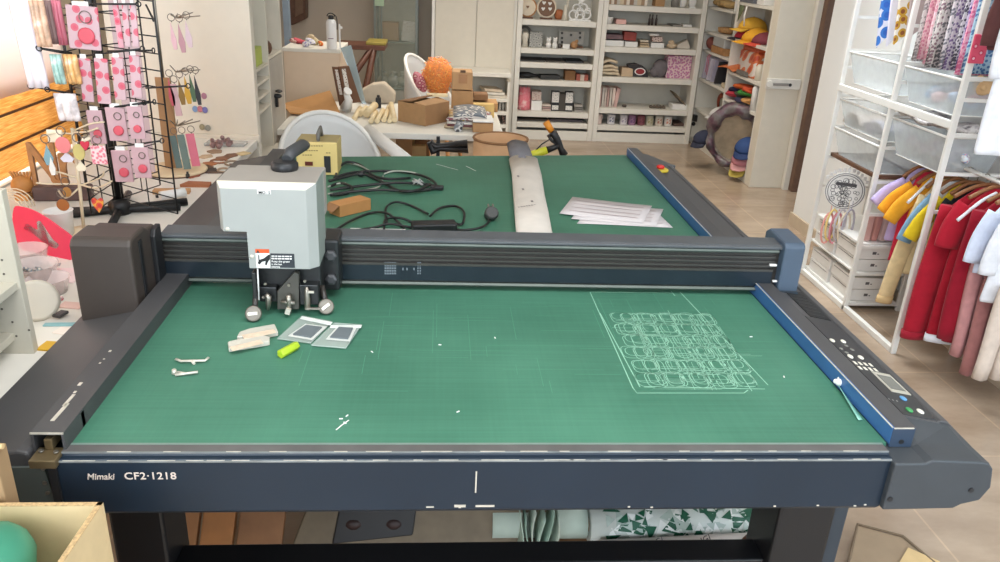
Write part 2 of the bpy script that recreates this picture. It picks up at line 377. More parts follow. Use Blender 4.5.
p = ony(476, 482, 1.0098); w3.obox(p, (.0022, .0014, .040)); q = ony(460, 506, 1.0098); w3.obox(q, (.018, .0014, .004)); q = ony(485, 506, 1.0098); w3.obox(q, (.030, .0014, .003)); q = ony(430, 507, 1.0098); w3.obox(q, (.012, .0014, .002))
for k in range(7):
    w3.obox((random.uniform(-.2, .72), 1.0098, .787+random.random()*.003), (.004, .0014, .002))
obj('scratch_pattern', w3, CHIP, M)
PINKW = mat('logo_print', (222, 206, 194), .5)
MT = face_mtx(ony(87, 479.5, 1.0100), (1, 0, 0), (0, 0, 1))
text('maker_lettering', 'Mimaki', .0160, MT@Matrix.Diagonal((.86, .95, 1, 1)), PINKW, M, bold=True, shear=.2)
text('model_lettering', 'CF2\u00b71218', .0205, face_mtx(ony(124.5, 479.3, 1.0100), (1, 0, 0), (0, 0, 1))@Matrix.Diagonal((.90, .86, 1, 1)), PINKW, M, bold=True, spacing=1.06)
# left corner : bracket, plate, hollow rail
ra = MB()
x0, x1, y0, y1 = -.596, -.548, 1.030, 2.853
ra.box(x0, x1, y0, y1, .911, .915).box(x0, x0+.004, y0, y1, .870, .911).box(x1-.004, x1, y0, y1, .880, .911).box(x0, x1, y0+.06, y0+.07, .87, .911)
obj('side_rail', ra, GREYC, M)
wr = MB()
for (px, py, l, w) in ((60, 412, .05, .006), (69, 400, .035, .005), (110, 351, .006, .004), (104, 359, .003, .003), (80, 384, .01, .005), (100, 363, .004, .003), (75, 392, .006, .004)):
    q = onz(px, py, .9155); wr.obox(q, (w, l, .0008), (0, 0, -.03))
wr.box(x0, x1, y0-.0008, y0+.0006, .9125, .9154)
obj('paint_wear_pattern', wr, CHIP, M)
br_ = MB(); br_.box(-.590, -.552, 1.000, 1.036, .872, .886); br_.box(-.578, -.566, 1.028, 1.06, .886, .904)
obj('rail_bracket', br_, BRASS, M, bevel=.0015)
sc = MB()
for (px, py, y) in ((43, 469, 1.008), (44.5, 483, 1.008), (47.5, 493, 1.008)):
    sc.lathe([(.0035, 0), (.0032, .0016), (.001, .002)], ony(px, py, y)+Vector((0, .001, 0)), 10, 'y')
for (px, py, z) in ((53, 441, .89), (41, 451, .888), (56, 452, .888)):
    sc.lathe([(.004, 0), (.0035, .002)], onz(px, py, z), 10)
obj('screw', sc, STEEL, M)
pl = MB(); pl.prism([(-.69, .865), (-.575, .868), (-.568, .80), (-.572, .780), (-.69, .78)], 1.010, 1.045, lambda x, z, y: (x, y, z))
obj('corner_plate', pl, mat('corner_plate_grey', (78, 84, 80), .5), M)
pl2 = MB(); pl2.box(-.568, -.5565, 1.006, 1.04, .78, .872)
obj('corner_upright', pl2, DARK, M)
cv = [(-.596, .80), (-.596, .890), (-.612, .893), (-.735, .866), (-.742, .850), (-.742, .82), (-.72, .80)]
obj('side_cover', MB().prism(cv, 1.015, 2.85, lambda x, z, y: (x, y, z)), GREYC, M, bevel=.004)
# right side
rr = MB(); rr.box(.750, .7545, 1.046, 3.047, .884, .9145)
obj('rail_inner_face', rr, BLUEP, M)
rr = MB(); rr.box(.7545, .790, 1.046, 3.047, .872, .915)
obj('side_rail', rr, GREYC, M)
rb_ = MB(); rb_.box(.7506, .7895, 1.0452, 1.062, .878, .9142); obj('rail_end_block', rb_, mat('end_block_blue', (48, 62, 80), .4), M, bevel=.001)
wr = MB(); wr.box(.7495, .7515, 1.047, 3.04, .9138, .9152)
wr.box(.752, .786, 1.0446, 1.0466, .9136, .9152)
obj('rail_worn_edge', wr, CHIP, M)
cvr = [(.738, .786), (.738, .877), (.750, .8775), (.790, .878), (.800, .884), (.885, .880), (.898, .877), (.907, .866), (.914, .83), (.902, .804), (.872, .796), (.86, .788)]
cvb = [(.738, .786), (.738, .877), (.750, .8775), (.790, .9045), (.800, .904), (.882, .888), (.893, .884), (.901, .872), (.906, .84), (.900, .81), (.872, .796), (.86, .788)]
def zc(x): return .9045-(x-.797)*.1928
v0 = MB().rings([[Vector((x, yy, z)) for x, z in pr_] for yy, pr_ in ((1.0, cvr), (1.046, cvr), (1.10, cvb))], smooth=False)
obj('front_end_cap', v0, mat('end_cap_grey', (56, 60, 64), .5, var=.06), M, bevel=.003)
cv2 = [(.79, .80), (.79, .9045), (.797, .9045), (.868, .8908), (.870, .8945), (.884, .8925), (.898, .880), (.903, .86), (.903, .82), (.88, .80)]
def cpt(x, z, y): return (x, y, z)
obj('side_cover', MB().prism(cv2, 1.10, 2.86, cpt), GREYC, M, bevel=.003)
vv = MB(); poly = [(.79, 2.86), (.898, 2.86), (.83, 3.03), (.79, 3.045)]
vv.prism(poly, .80, .895, lambda x, y, z: (x, y, z)); obj('cover_corner', vv, GREYC, M, bevel=.003)
nrm = (.1928, 0, 1.0)
def pp(px, py, dz=.0): return onp(px, py, (.797, 0, .9045+dz), nrm)
sl = -math.atan(.1928)
RS = Euler((0, -sl, 0)).to_matrix()
def plate(x0, x1, y0, y1, dz, th): 
    mb = MB(); c = Vector(((x0+x1)/2, (y0+y1)/2, zc((x0+x1)/2)+dz)); mb.obox(c, ((x1-x0)/math.cos(sl), y1-y0, th), RS); return mb
cpn = obj('control_panel', plate(.803, .867, 1.105, 1.50, .0005, .002), mat('panel_black', (40, 40, 42), .45), M, bevel=.0006)
obj('slot_recess', plate(.818, .867, 1.505, 1.66, .0004, .002), mat('slot_black', (18, 19, 20), .6), M)
g = MB()
for k in range(7):
    y = 1.515+k*.021; mb = plate(.821, .864, y, y+.003, .0016, .001); g.add(mb.v, mb.f)
obj('slot_grille', g, mat('slot_bar', (34, 36, 36), .5), M)
p = pp(880, 382); lcdm = mat('lcd_frame', (176, 172, 158), .4)
lcd = obj('display_screen', plate(.829, .868, 1.187, 1.262, .0018, .002), lcdm, cpn)
obj('display_glass', plate(.834, .863, 1.197, 1.250, .003, .001), mat('lcd_grey', (104, 104, 96), .25), cpn)
KEY = mat('pale_key', (226, 222, 206), .5)
def pbtn(px, py, r, mm, h=.003, label=None, ex=1.35):
    q = pp(px, py, .001); mb = MB(); R = RS
    mb.rings([[q+R@Vector((rr*math.cos(a), rr*ex*math.sin(a), hh)) for a in [2*PI*k/16 for k in range(16)]] for rr, hh in ((r, 0), (r, h*.7), (r*.8, h))])
    return obj('key', mb, mm, cpn, label=label)
for px, py in ((832, 341), (843, 342)): pbtn(px, py, .0052, KEY)
for px, py in ((850, 357), (860.5, 358)): pbtn(px, py, .0055, KEY)
DPAD = mat('arrow_key_grey', (120, 120, 112), .5)
for px, py in ((846, 346), (841, 349), (852, 350), (846.5, 353)): pbtn(px, py, .0042, DPAD, .002, ex=1.0)
for r, (ax, ay) in enumerate(((855, 363), (860, 368))):
    for c in range(4):
        q = pp(ax+c*5.2, ay+c*.7, .001); mb = MB(); mb.obox(q, (.0062, .0125, .002), RS); obj('key', mb, KEY, cpn, bevel=.0006)
pbtn(903, 399, .0058, mat('blue_key', (90, 150, 196), .4), label='blue oval key')
pbtn(909, 410.5, .0058, mat('green_key', (60, 150, 84), .4), label='green oval key')
pbtn(920, 412, .0058, KEY, label='white oval key')
ic = MB()
for px, py in ((889, 399), (893, 400), (897, 401), (884, 396)): ic.obox(pp(px, py, .0018), (.002, .004, .0006), RS)
obj('panel_print', ic, mat('print_grey', (150, 150, 146), .5), cpn)
sc = MB()
for (px, py) in ((890, 499), (971, 490), (901, 441.5)):
    q = ony(px, py, 1.0 if px != 901 else 1.046); sc.lathe([(.0045, 0), (.0045, .002)], q+Vector((0, .0005, 0)), 12, 'y')
obj('screw_hole', sc, DARK, M)
# emergency stop behind the gantry
es = MB(); q = onz(660, 171, .9035); q.z = zc(q.x)+.0005; es.lathe([(.030, 0), (.030, .006), (.026, .009)], q, 20)
est = obj('stop_button', es, mat('yellow_ring', (196, 172, 44), .5), M, label='yellow ring emergency stop')
es = MB(); es.lathe([(.008, .008), (.008, .010), (.014, .011), (.0145, .017), (.010, .021)], q, 20)
obj('mushroom_head', es, RED, est, label='red mushroom push button')
# legs
for x0, x1 in ((-.56, -.468), (.643, .752)):
    obj('leg', MB().box(x0, x1, 1.14, 1.25, .0, .79), BLACK, M, bevel=.006)
    obj('leg', MB().box(x0, x1, 2.75, 2.86, .0, .79), BLACK, M, bevel=.006)
lg = MB(); lg.box(-.468, .643, 1.155, 1.215, .46, .544); obj('cross_bar', lg, BLACK, M, bevel=.004)
lg = MB(); lg.box(.752, .79, 1.16, 1.24, .50, .79); obj('leg_gusset', lg, NAVY, M, bevel=.004)
# ------------------------------------------------------------------ gantry
yb = 1.66
bm_ = MB(); bm_.box(-.60, .80, yb+.004, 1.705, .898, 1.000)
obj('gantry_beam', bm_, BROWND, M)
gt = MB(); gt.prism([(yb-.006, 1.000), (yb-.006, 1.0055), (yb+.002, 1.009), (1.71, 1.011), (1.71, 1.0)], -.598, .80, lambda y, z, x: (x, y, z))
obj('gantry_top', gt, mat('gantry_top_grey', (76, 79, 82), .45, var=.1), M, bevel=.001)
r1 = MB(); r1.prism([(yb-.004, .991), (yb-.006, .994), (yb-.004, .998), (yb+.005, .998), (yb+.005, .991)], -.598, .792, lambda y, z, x: (x, y, z))
RAILM = mat('guide_rail_steel', (92, 100, 94), .5, metal=.3, var=.1)
obj('guide_rail', r1, RAILM, M)
r2 = MB(); r2.prism([(yb-.004, .896), (yb-.008, .900), (yb-.004, .904), (yb+.006, .904), (yb+.006, .896)], -.598, .785, lambda y, z, x: (x, y, z))
obj('guide_rail', r2, RAILM, M)
r3 = MB(); r3.box(-.598, .785, yb-.004, yb+.006, .908, .946)
blt = obj('gantry_front_panel', r3, mat('gantry_navy_panel', (26, 35, 43), .3, var=.1), M)
r4 = MB()
for z in (.955, .966, .977): r4.box(-.598, .788, yb-.001, yb+.006, z, z+.004)
r4.box(-.598, .785, yb-.006, yb+.006, .945, .9505)
obj('gantry_groove_rib', r4, mat('groove_brown', (58, 56, 52), .4), M)
gp_ = MB(); gpm = mat('panel_print_grey', (104, 112, 118), .5)
for c in range(5):
    for r in range(5):
        q = ony(385.5+c*2.4, 263+r*2.6, yb-.0045); gp_.obox(q, (.0045, .0004, .0042))
for px in (403, 407, 414): gp_.obox(ony(px, 269, yb-.0045), (.003, .0004, .006))
for r in range(5):
    for c in range(2): gp_.obox(ony(418+c*2.2, 263+r*2.6, yb-.0045), (.003, .0004, .004))
obj('panel_print', gp_, gpm, blt)
# left end housing
hl = MB(); prof = [(1.505, .862), (1.505, 1.032), (1.512, 1.044), (1.524, 1.047), (1.590, 1.047), (1.612, 1.036), (1.650, 1.034), (1.650, .862)]
hl.prism(prof, -.722, -.604, lambda y, z, x: (x, y, z))
HM = mat('housing_dark', (64, 56, 51), .5, var=.06)
obj('gantry_end_housing', hl, HM, M, bevel=.006)
hl = MB(); prof = [(1.612, .886), (1.612, 1.016), (1.622, 1.030), (1.655, 1.033), (1.655, .886)]
hl.prism(prof, -.606, -.594, lambda y, z, x: (x, y, z))
obj('housing_lip', hl, DARK, M, bevel=.003)
hl = MB(); hl.box(-.606, -.601, 1.545, 1.560, .90, 1.030); obj('housing_seam', hl, DARK, M, bevel=.001)
# right end housing
hr = MB(); prof = [(1.640, .895), (1.640, 1.012), (1.648, 1.020), (1.74, 1.024), (1.76, 1.012), (1.76, .895)]
hr.prism(prof, .797, .846, lambda y, z, x: (x, y, z))
obj('gantry_end_housing', hr, mat('housing_blue_grey', (66, 80, 96), .45), M, bevel=.004)
hr = MB(); hr.box(.79, .846, 1.635, 1.78, .894, .904); obj('housing_foot', hr, NAVY, M)
hr = MB(); hr.obox(ony(773, 265, 1.652), (.016, .006, .004)); hr.obox(ony(775, 281, 1.652), (.012, .006, .003)); obj('cable_end', hr, PAPER, M)
# hook of torn tape on the right rail
tp = MB(); tp.sheet(lambda u, v: lerp(gp(823, 371), gp(836, 388), v)+Vector((.004+.010*u, 0, .004+.008*math.sin(3*v)+.006*u)), 2, 6)
tp.sheet(lambda u, v: lerp(gp(836, 388), gp(858, 421), v)+Vector((.008*u, 0, .002+.008*(1-v)*(1-u))), 2, 6)
tape = solo('torn_tape', tp, mat('clear_green_tape', (140, 200, 180), .2, alpha=.8), 'torn strip of clear tape curling along the blue rail of the green bed', 'tape', solid=.0006)
tp = MB(); q = gp(836.5, 388)+Vector((.003, 0, .012)); tp.ball(q, (.008, .007, .007), 8, 5); tp.ball(q+Vector((.004, .008, .002)), (.005, .005, .006), 8, 5); tp.ball(q+Vector((-.005, .004, .0)), (.005, .004, .005), 8, 5)
solo('paper_scrap', tp, PAPER, 'crumpled white scrap of paper stuck by the blue rail', 'paper scrap')
# ------------------------------------------------------------------ carriage (moves along the gantry, part of the machine)
yc = 1.50
def cxz(px, py, y=yc): q = ony(px, py, y); return (q.x, q.z)
Xl, ztop = cxz(219.5, 188); Xr = cxz(305.5, 189)[0]; zst = cxz(222, 231.5)[1]; xst = cxz(246.5, 232)[0]; zb_ = cxz(250, 268.4)[1]
ch = .018
out = [(Xl, zst), (xst, zst), (xst, zb_), (Xr, zb_), (Xr, ztop), (Xl, ztop)]
cs = MB()
o2 = [(Xl-ch*.55, zst), (xst-.0, zst), (xst, zb_), (Xr+ch, zb_), (Xr+ch, ztop+ch*.55), (Xl-ch*.55, ztop+ch*.55)]
y2, y3 = yc+.018, yc+.118
V = [(x, yc, z) for x, z in out]+[(x, y2, z) for x, z in o2]+[(x, y3, z) for x, z in o2]
Fs = [[0, 1, 2, 3, 4, 5]]+[[i, (i+1) % 6, 6+(i+1) % 6, 6+i] for i in range(6)]+[[6+i, 6+(i+1) % 6, 12+(i+1) % 6, 12+i] for i in range(6)]+[[12, 13, 14, 15, 16, 17][::-1]]
mi = [0]+[0, 0, 0, 0, 1, 0]+[0, 0, 0, 2, 3, 2]+[0]
for f_, k in zip(Fs, mi): cs.f.append(f_); cs.m.append(k); cs.s.append(False)
cs.v = [Vector(v) for v in V]
carr = obj('carriage_cover', cs, [CASE, mat('carriage_bevel_lit', (214, 206, 186), .5, var=.02), mat('carriage_side_shaded', (140, 148, 142), .5, var=.03), CASET], M, bevel=.0012)  # one cover: bevel, side and top colours carry its light and shade
xr_ = Xr+ch
cb = MB(); cb.box(Xl+.0, xr_+.001, yc+.118, yc+.150, zst, ztop+.0085); obj('carriage_rear_cover', cb, CASET, M, bevel=.003)
st = MB(); q = ony(263, 192, yc-.0006); st.obox(ony(264, 191.5, yc-.0006), (.026, .0006, .0105)); sk = obj('label_sticker', st, PAPER, carr)
text('sticker_lettering', 'MO- S', .0085, face_mtx(ony(258.4, 193.8, yc-.0018), (1, 0, 0), (0, 0, 1)), DARK, sk, bold=True)
st = MB(); a = ony(255.5, 253, yc-.0006); b_ = ony(270.3, 267.8, yc-.0006); st.box(a.x, b_.x, yc-.0010, yc-.0004, b_.z, a.z); ws = obj('warning_sticker', st, PAPER, carr, label='white warning sticker with an orange band and a hand pictogram')
st = MB(); a2 = ony(255.5, 249.5, yc-.0006); st.box(a.x, b_.x, yc-.0010, yc-.0004, a.z, a2.z+.001); obj('orange_band', st, mat('warning_orange', (208, 84, 34), .5), ws)
st = MB(); tri = [(-.0035, 0), (.0035, 0), (0, .006)]; st.prism([((a.x+.005)+u, a.z+.0005+w) for u, w in tri], yc-.0014, yc-.0010, lambda x, z, y: (x, y, z))
hand = [(257.5, 263), (259.5, 259.8), (264, 258.2), (268, 255), (270, 254.5), (270, 259), (268.2, 261.5), (266.5, 265.5), (265, 264.5), (265.6, 261), (262, 261.8), (259.5, 264.5)]
st.prism([cxz(px, py, yc-.0010) for px, py in hand], yc-.0016, yc-.0010, lambda x, z, y: (x, y, z))
st.prism([cxz(px, py, yc-.0010) for px, py in ((258.2, 255), (259.3, 255), (259.6, 262), (258.6, 262))], yc-.0016, yc-.0010, lambda x, z, y: (x, y, z))
obj('hand_pictogram', st, DARK, ws)
st = MB(); a3 = ony(270.3, 253.4, yc-.0006); b3 = ony(295, 267.8, yc-.0006); st.box(a3.x, b3.x, yc-.0010, yc-.0004, b3.z, a3.z); cau = obj('caution_sticker', st, mat('sticker_charcoal', (44, 48, 54), .5), carr, label='charcoal caution sticker with white lettering')
for s_, px, py, sz in (('\u2013\u2013\u2013 \u2013\u2013\u2013\u2013\u2013\u2013', 271.5, 256.6, .0042), ('\u25a0\u25a0\u25a0 \u25a0\u25a0\u25a0\u25a0', 271.5, 259.2, .0034), ('Keep the green', 271.5, 262.2, .0058), ('in the last', 271.5, 264.9, .0052), ('cleaning', 271.5, 267.3, .0052)):
    if s_[0] in '\u2013\u25a0':
        mb = MB()
        x = ony(px, py, yc-.0012).x; z = ony(px, py, yc-.0012).z
        for k, wd in enumerate((.006, .004, .007, .005, .008, .004)):
            mb.box(x, x+wd, yc-.0014, yc-.0010, z, z+(.0022 if s_[0] == '\u2013' else .003)); x += wd+.0012
        obj('sticker_lettering', mb, PAPER, cau)
    else: text('sticker_lettering', s_, sz, face_mtx(ony(px, py, yc-.0012), (1, 0, 0), (0, 0, 1)), PAPER, cau, bold=True)
sc = MB()
for px, py in ((227.5, 229), (252, 256.5)): sc.lathe([(.0042, 0), (.0036, .002), (.001, .003)], ony(px, py, yc), 10, 'y')
obj('screw', sc, CHIP, carr)
# clamp lever on top
q = onz(284, 171, ztop+.009); cl = MB(); cl.lathe([(.026, 0), (.028, .004), (.028, .014), (.022, .019)], q+Vector((0, .01, 0)), 20)
lev = obj('clamp_lever', cl, DARK, M); cl = MB()
cl.tube([q+Vector((.004, .015, .020)), q+Vector((.008, .045, .028)), q+Vector((.022, .105, .030)), q+Vector((.026, .125, .026))], [.011, .014, .014, .010], 10)
obj('lever_grip', cl, mat('grip_grey', (56, 58, 60), .5), lev)
cl = MB(); cl.lathe([(.004, 0), (.003, .003)], q+Vector((0, -.006, .010)), 8); obj('lever_pin', cl, STEEL, lev)
# tool head below
BKT = mat('tool_bracket_black', (34, 35, 36), .4, var=.1)
def cx_(px, py, y=1.53): q = ony(px, py, y); return q
hb = MB(); a = cx_(254, 270, 1.545); b_ = cx_(322, 306, 1.545); hb.box(a.x, b_.x, 1.545, 1.60, .905, 1.0)
head = obj('tool_head', hb, BKT, M, bevel=.002)
hb = MB(); a = cx_(320, 240, 1.60); b_ = cx_(340, 291, 1.60); hb.box(a.x, b_.x, 1.60, 1.68, b_.z, a.z)
hd2 = obj('carriage_bracket', hb, BKT, M, bevel=.006)
kn = MB()
for px, py in ((331, 255), (331.5, 278.5)):
    kn.lathe([(.013, 0), (.013, .008), (.008, .011)], cx_(px, py, 1.598), 6, 'y')
obj('hex_bolt', kn, mat('bolt_grey', (66, 66, 68), .4), hd2)
kn = MB(); kn.lathe([(.003, 0), (.002, .002)], cx_(331, 278.5, 1.590), 8, 'y'); obj('bolt_pin', kn, STEEL, hd2)
hb = MB(); hb.prism([(px_.x, px_.z) for px_ in (cx_(277.5, 291, 1.52), cx_(294.5, 272, 1.52), cx_(299, 274, 1.52), cx_(299, 309, 1.52), cx_(277.5, 309, 1.52))], 1.518, 1.535, lambda x, z, y: (x, y, z))
obj('tool_bracket', hb, mat('tool_bracket_grey', (74, 72, 66), .4), head, bevel=.001)
hb = MB(); a = cx_(299, 285, 1.52); b_ = cx_(319, 308, 1.52); hb.box(a.x, b_.x, 1.52, 1.55, .905, a.z); obj('tool_mount', hb, BKT, head, bevel=.002); hb = MB(); a = cx_(251, 273, 1.50); b_ = cx_(257.5, 303, 1.50); hb.box(a.x, b_.x, 1.50, 1.56, b_.z, a.z); obj('tool_mount', hb, BKT, head, bevel=.002); hb = MB()
a = cx_(257, 290, 1.51); b_ = cx_(276, 305, 1.51); hb.box(a.x, b_.x, 1.525, 1.55, b_.z, a.z)
obj('tool_mount', hb, BKT, head, bevel=.002)
hb = MB(); hb.tube([cx_(257.5, 266, 1.505), cx_(259, 300, 1.505)], .0016, 6); obj('cable', hb, PAPER, head)
hb = MB()
for px, py in ((265.5, 283.5), (289, 285), (305, 281), (263.5, 297)): hb.lathe([(.0035, 0), (.003, .003)], cx_(px, py, 1.516), 8, 'y')
obj('screw', hb, STEEL, head)
def holder(pts, r, nm='blade_holder'):
    mb = MB(); P = [cx_(*p) for p in pts]; n = len(P)
    mb.tube(P, r, 12); return obj(nm, mb, STEEL, head)
holder([(266, 294, 1.51), (268.5, 297, 1.51), (268.3, 304, 1.51), (268, 310, 1.51)], [.004, .0065, .0058, .003])
holder([(288, 295, 1.505), (289, 300, 1.505), (289, 306, 1.505), (290, 313, 1.505)], [.005, .0065, .005, .0035])
holder([(306.5, 287, 1.51), (307, 292, 1.51), (307.5, 300, 1.51), (307.5, 309, 1.51)], [.003, .0055, .006, .0065])
mb = MB(); mb.tube([cx_(281, 302, 1.505), cx_(295, 303, 1.505)], .0045, 8); obj('holder_clamp', mb, STEEL, head); mb = MB(); mb.obox(cx_(311, 292, 1.505), (.012, .004, .004)); obj('holder_lever', mb, CHIP, head); mb = MB(); mb.obox(cx_(288, 311, 1.50), (.010, .01, .012), (0, .3, 0)); obj('holder_tip', mb, CHIP, head); mb = MB(); mb.obox(cx_(313, 308.5, 1.505), (.030, .004, .004)); obj('holder_foot', mb, STEEL, head)
# two steel knobs at the foot of the head, facing the front
R_ = Euler((1.12, 0, 0)).to_matrix()
for (px, py), lift in (((254, 321), .0165), ((326.5, 314), .017)):
    q = onz(px, py, ZB)+Vector((0, 0, lift)); mb = MB(); mb.lathe([(.006, -.032), (.009, -.010), (.0155, -.008), (.0168, .002), (.0125, .005), (.0125, .004)], q, 20, rot=R_)
    kb = obj('pressure_knob', mb, mat('knob_nickel', (126, 120, 110), .5, metal=.6), head); mb = MB(); mb.obox(q+R_@Vector((0, 0, .006)), (.019, .006, .005), R_@Matrix.Rotation(.7 if px > 300 else .1, 3, 'Z')); obj('knob_bar', mb, CHIP, kb)
    mb = MB(); mb.tube([q+R_@Vector((0, 0, -.010)), q+Vector((.001 if px < 300 else -.012, .030, .035))], .006, 10); obj('knob_shaft', mb, BROWND, kb)
# ------------------------------------------------------------------ left worktop and what stands on it
TZ = .85
wt = thing('worktop', 'long white worktop strewn with crafts between the machine and the window', 'table', (-1.17, 1.95, 0))
obj('tabletop', MB().box(-1.36, -.746, .60, 3.27, .815, TZ), WHITE, wt, bevel=.002)
for y in (.70, 3.15):
    obj('leg', MB().box(-1.33, -1.27, y, y+.06, 0, .815), WHITE, wt); obj('leg', MB().box(-.84, -.78, y, y+.06, 0, .815), WHITE, wt)
# small open shelf unit near the camera
su = thing('desktop_shelf', 'small white open shelf unit with peg holes standing on the worktop near the cardboard boxes', 'shelf unit', (-.98, 1.2, TZ))
xa, xb, ya, yb_ = -1.16, -.768, .90, 1.415
obj('side_panel', MB().box(xa, xb, yb_-.018, yb_, TZ, 1.175), mat('shelf_unit_cream', (196, 190, 174), .5, var=.02), su, bevel=.001)
obj('side_panel', MB().box(xa, xb, ya, ya+.018, TZ, 1.175), mat('shelf_unit_cream', (196, 190, 174), .5, var=.02), su, bevel=.001)
obj('shelf_board', MB().box(xa, xb-.03, ya+.018, yb_-.018, TZ+.03, TZ+.045), mat('shelf_unit_cream', (196, 190, 174), .5, var=.02), su, bevel=.001)
obj('shelf_board', MB().box(xa, xb-.005, ya+.018, yb_-.018, .985, 1.0), mat('shelf_unit_cream', (196, 190, 174), .5, var=.02), su, bevel=.001)
obj('back_panel', MB().box(xa-.006, xa, ya, yb_, TZ, 1.175), mat('shelf_unit_cream', (196, 190, 174), .5, var=.02), su)
h = MB()
for (px, py) in ((2, 260), (4, 274), (12.5, 322), (16.5, 336), (2, 309), (24, 270), (29, 330)):
    h.lathe([(.0022, 0), (.0022, .0008)], ony(px, py, yb_-.018), 8, 'y')
obj('peg_hole', h, mat('hole_shadow', (90, 84, 76), .8), su)
cs_ = MB().box(-1.10, -.79, 1.08, 1.33, TZ+.045, TZ+.062)
solo('flat_case', cs_, mat('case_grey', (112, 110, 106), .5), 'flat grey case lying at the bottom of the small white shelf unit', 'case', bevel=.004)
# window blind, sheer, board
m, N, L, b = nodes('woven_bamboo')
tc = N.new('ShaderNodeTexCoord'); mp = N.new('ShaderNodeMapping'); mp.inputs['Scale'].default_value = (1, 3, 60); L.new(tc.outputs['Object'], mp.inputs['Vector'])
nz = N.new('ShaderNodeTexNoise'); nz.inputs['Scale'].default_value = 4; nz.inputs['Detail'].default_value = 5; L.new(mp.outputs['Vector'], nz.inputs['Vector'])
rp = N.new('ShaderNodeValToRGB'); e = rp.color_ramp.elements; e[0].position = .35; e[0].color = lin((214, 166, 104))+(1,); e[1].position = .68; e[1].color = lin((250, 222, 168))+(1,); L.new(nz.outputs['Fac'], rp.inputs['Fac'])
L.new(rp.outputs['Color'], b.inputs['Base Color']); b.inputs['Roughness'].default_value = .6
tr_ = N.new('ShaderNodeBsdfTranslucent'); L.new(rp.outputs['Color'], tr_.inputs['Color']); ms = N.new('ShaderNodeMixShader'); ms.inputs[0].default_value = .6
out = [n for n in N if n.type == 'OUTPUT_MATERIAL'][0]; L.new(b.outputs[0], ms.inputs[1]); L.new(tr_.outputs[0], ms.inputs[2]); L.new(ms.outputs[0], out.inputs['Surface'])
BAMB = m
bl = thing('woven_blind', 'sunlit woven bamboo blind folded low over the left window', 'blind', (-1.55, 2.9, .77))
for k, (z0, z1) in enumerate(((.775, .875), (.883, .985), (.993, 1.105))):
    mb = MB(); mb.sheet(lambda u, v: Vector((-1.553+.012*math.sin(v*PI), 1.7+u*1.82, z0+v*(z1-z0))), 4, 5); obj('blind_fold', mb, BAMB, bl, solid=.004)
for z in (.879, .989): obj('blind_batten', MB().box(-1.556, -1.546, 1.7, 3.52, z-.004, z+.004), WOODD, bl)
m, N, L, b = nodes('pink_sheer')
b.inputs['Base Color'].default_value = lin((244, 236, 234))+(1,); tr_ = N.new('ShaderNodeBsdfTranslucent'); tr_.inputs['Color'].default_value = lin((250, 240, 238))+(1,); ms = N.new('ShaderNodeMixShader'); ms.inputs[0].default_value = .5
out = [n for n in N if n.type == 'OUTPUT_MATERIAL'][0]; L.new(b.outputs[0], ms.inputs[1]); L.new(tr_.outputs[0], ms.inputs[2]); L.new(ms.outputs[0], out.inputs['Surface'])
cu_ = MB(); cu_.sheet(lambda u, v: Vector((-1.50+.010*math.sin(u*24)+.004*math.sin(u*61), 1.75+u*1.62, 1.06+v*.86)), 60, 3)
cur = solo('sheer_curtain', cu_, m, 'pale pink sheer curtain over the bright left window', 'curtain', solid=.002)
bd = MB(); a = onz(0, 205, TZ); bd.box(-1.612, -1.60, 1.6, 3.25, 0, .73)
solo('mauve_board', bd, mat('mauve_board', (132, 112, 118), .6), 'mauve board against the wall below the window sill', 'board')
# tall cabinet and the unit behind it
cbn = thing('partition_panel', 'tall plain cream partition at the far end of the white worktop', 'partition', (-1.02, 3.32, 0))
obj('body', MB().box(-1.30, -.744, 3.295, 3.345, 0, 2.2), CREAM, cbn, bevel=.002)
obj('plinth_ledge', MB().box(-1.30, -.735, 3.272, 3.295, .835, .865), CREAM, cbn, bevel=.002)
xu = -.80
su2 = thing('open_shelving', 'tall cream open shelving behind the plain partition with many closely spaced shelves', 'shelf unit', (-1.0, 3.9, 0))
ys = [3.585, 3.86, 4.20]
for y in ys: obj('side_panel', MB().box(-1.2, xu, y-.009, y+.009, 0, 2.1), CREAM, su2)
for z in (1.085, 1.022, .96, .898, .60): obj('shelf_board', MB().box(-1.2, xu-.002, ys[0]+.009, ys[1]-.009, z-.012, z), CREAM, su2)
for z in (1.105,): obj('shelf_board', MB().box(-1.2, xu-.002, ys[1]+.009, ys[2]-.009, z-.012, z), CREAM, su2)
obj('door', MB().box(xu-.02, xu+.0, ys[1]+.01, ys[2]-.01, .1, 1.09), mat('door_grey_cream', (176, 170, 160), .5), su2)
obj('back_panel', MB().box(-1.21, -1.2, 3.576, 4.21, 0, 2.1), CREAM, su2)
obj('low_board', MB().box(-1.15, -.64, 3.62, 3.92, .66, .69), CREAM, su2)
bx = MB(); bx.box(-1.02, -.815, 3.60, 3.80, 1.0855, 1.165)
gb = solo('green_box', bx, mat('lime_box', (176, 190, 84), .5), 'lime green box on the shelving beside the cream partition', 'box', bevel=.003)
q = MB(); q.prism([(-.84, 1.106), (-.81, 1.106), (-.812, 1.19), (-.835, 1.2)], 3.90, 3.91, lambda x, z, y: (x, y, z)); q.ball((-.825, 3.96, 1.14), (.025, .03, .034), 10, 6); q.tube([(-.83, 3.90, 1.12), (-.825, 3.91, 1.22)], .006, 6); q.ball((-.825, 3.91, 1.23), .012, 8, 5)
solo('wooden_ornament', q, WOODD, 'brown wooden ornament on the shelving next to the lime box', 'ornament')
q = MB(); c = ony(277.5, 96, 3.95); q.ball(c, (.022, .02, .012), 10, 6); q.ball(c+Vector((.006, .01, .022)), (.018, .02, .008), 10, 6); q.obox(c-Vector((.004, 0, .03)), (.012, .02, .045))
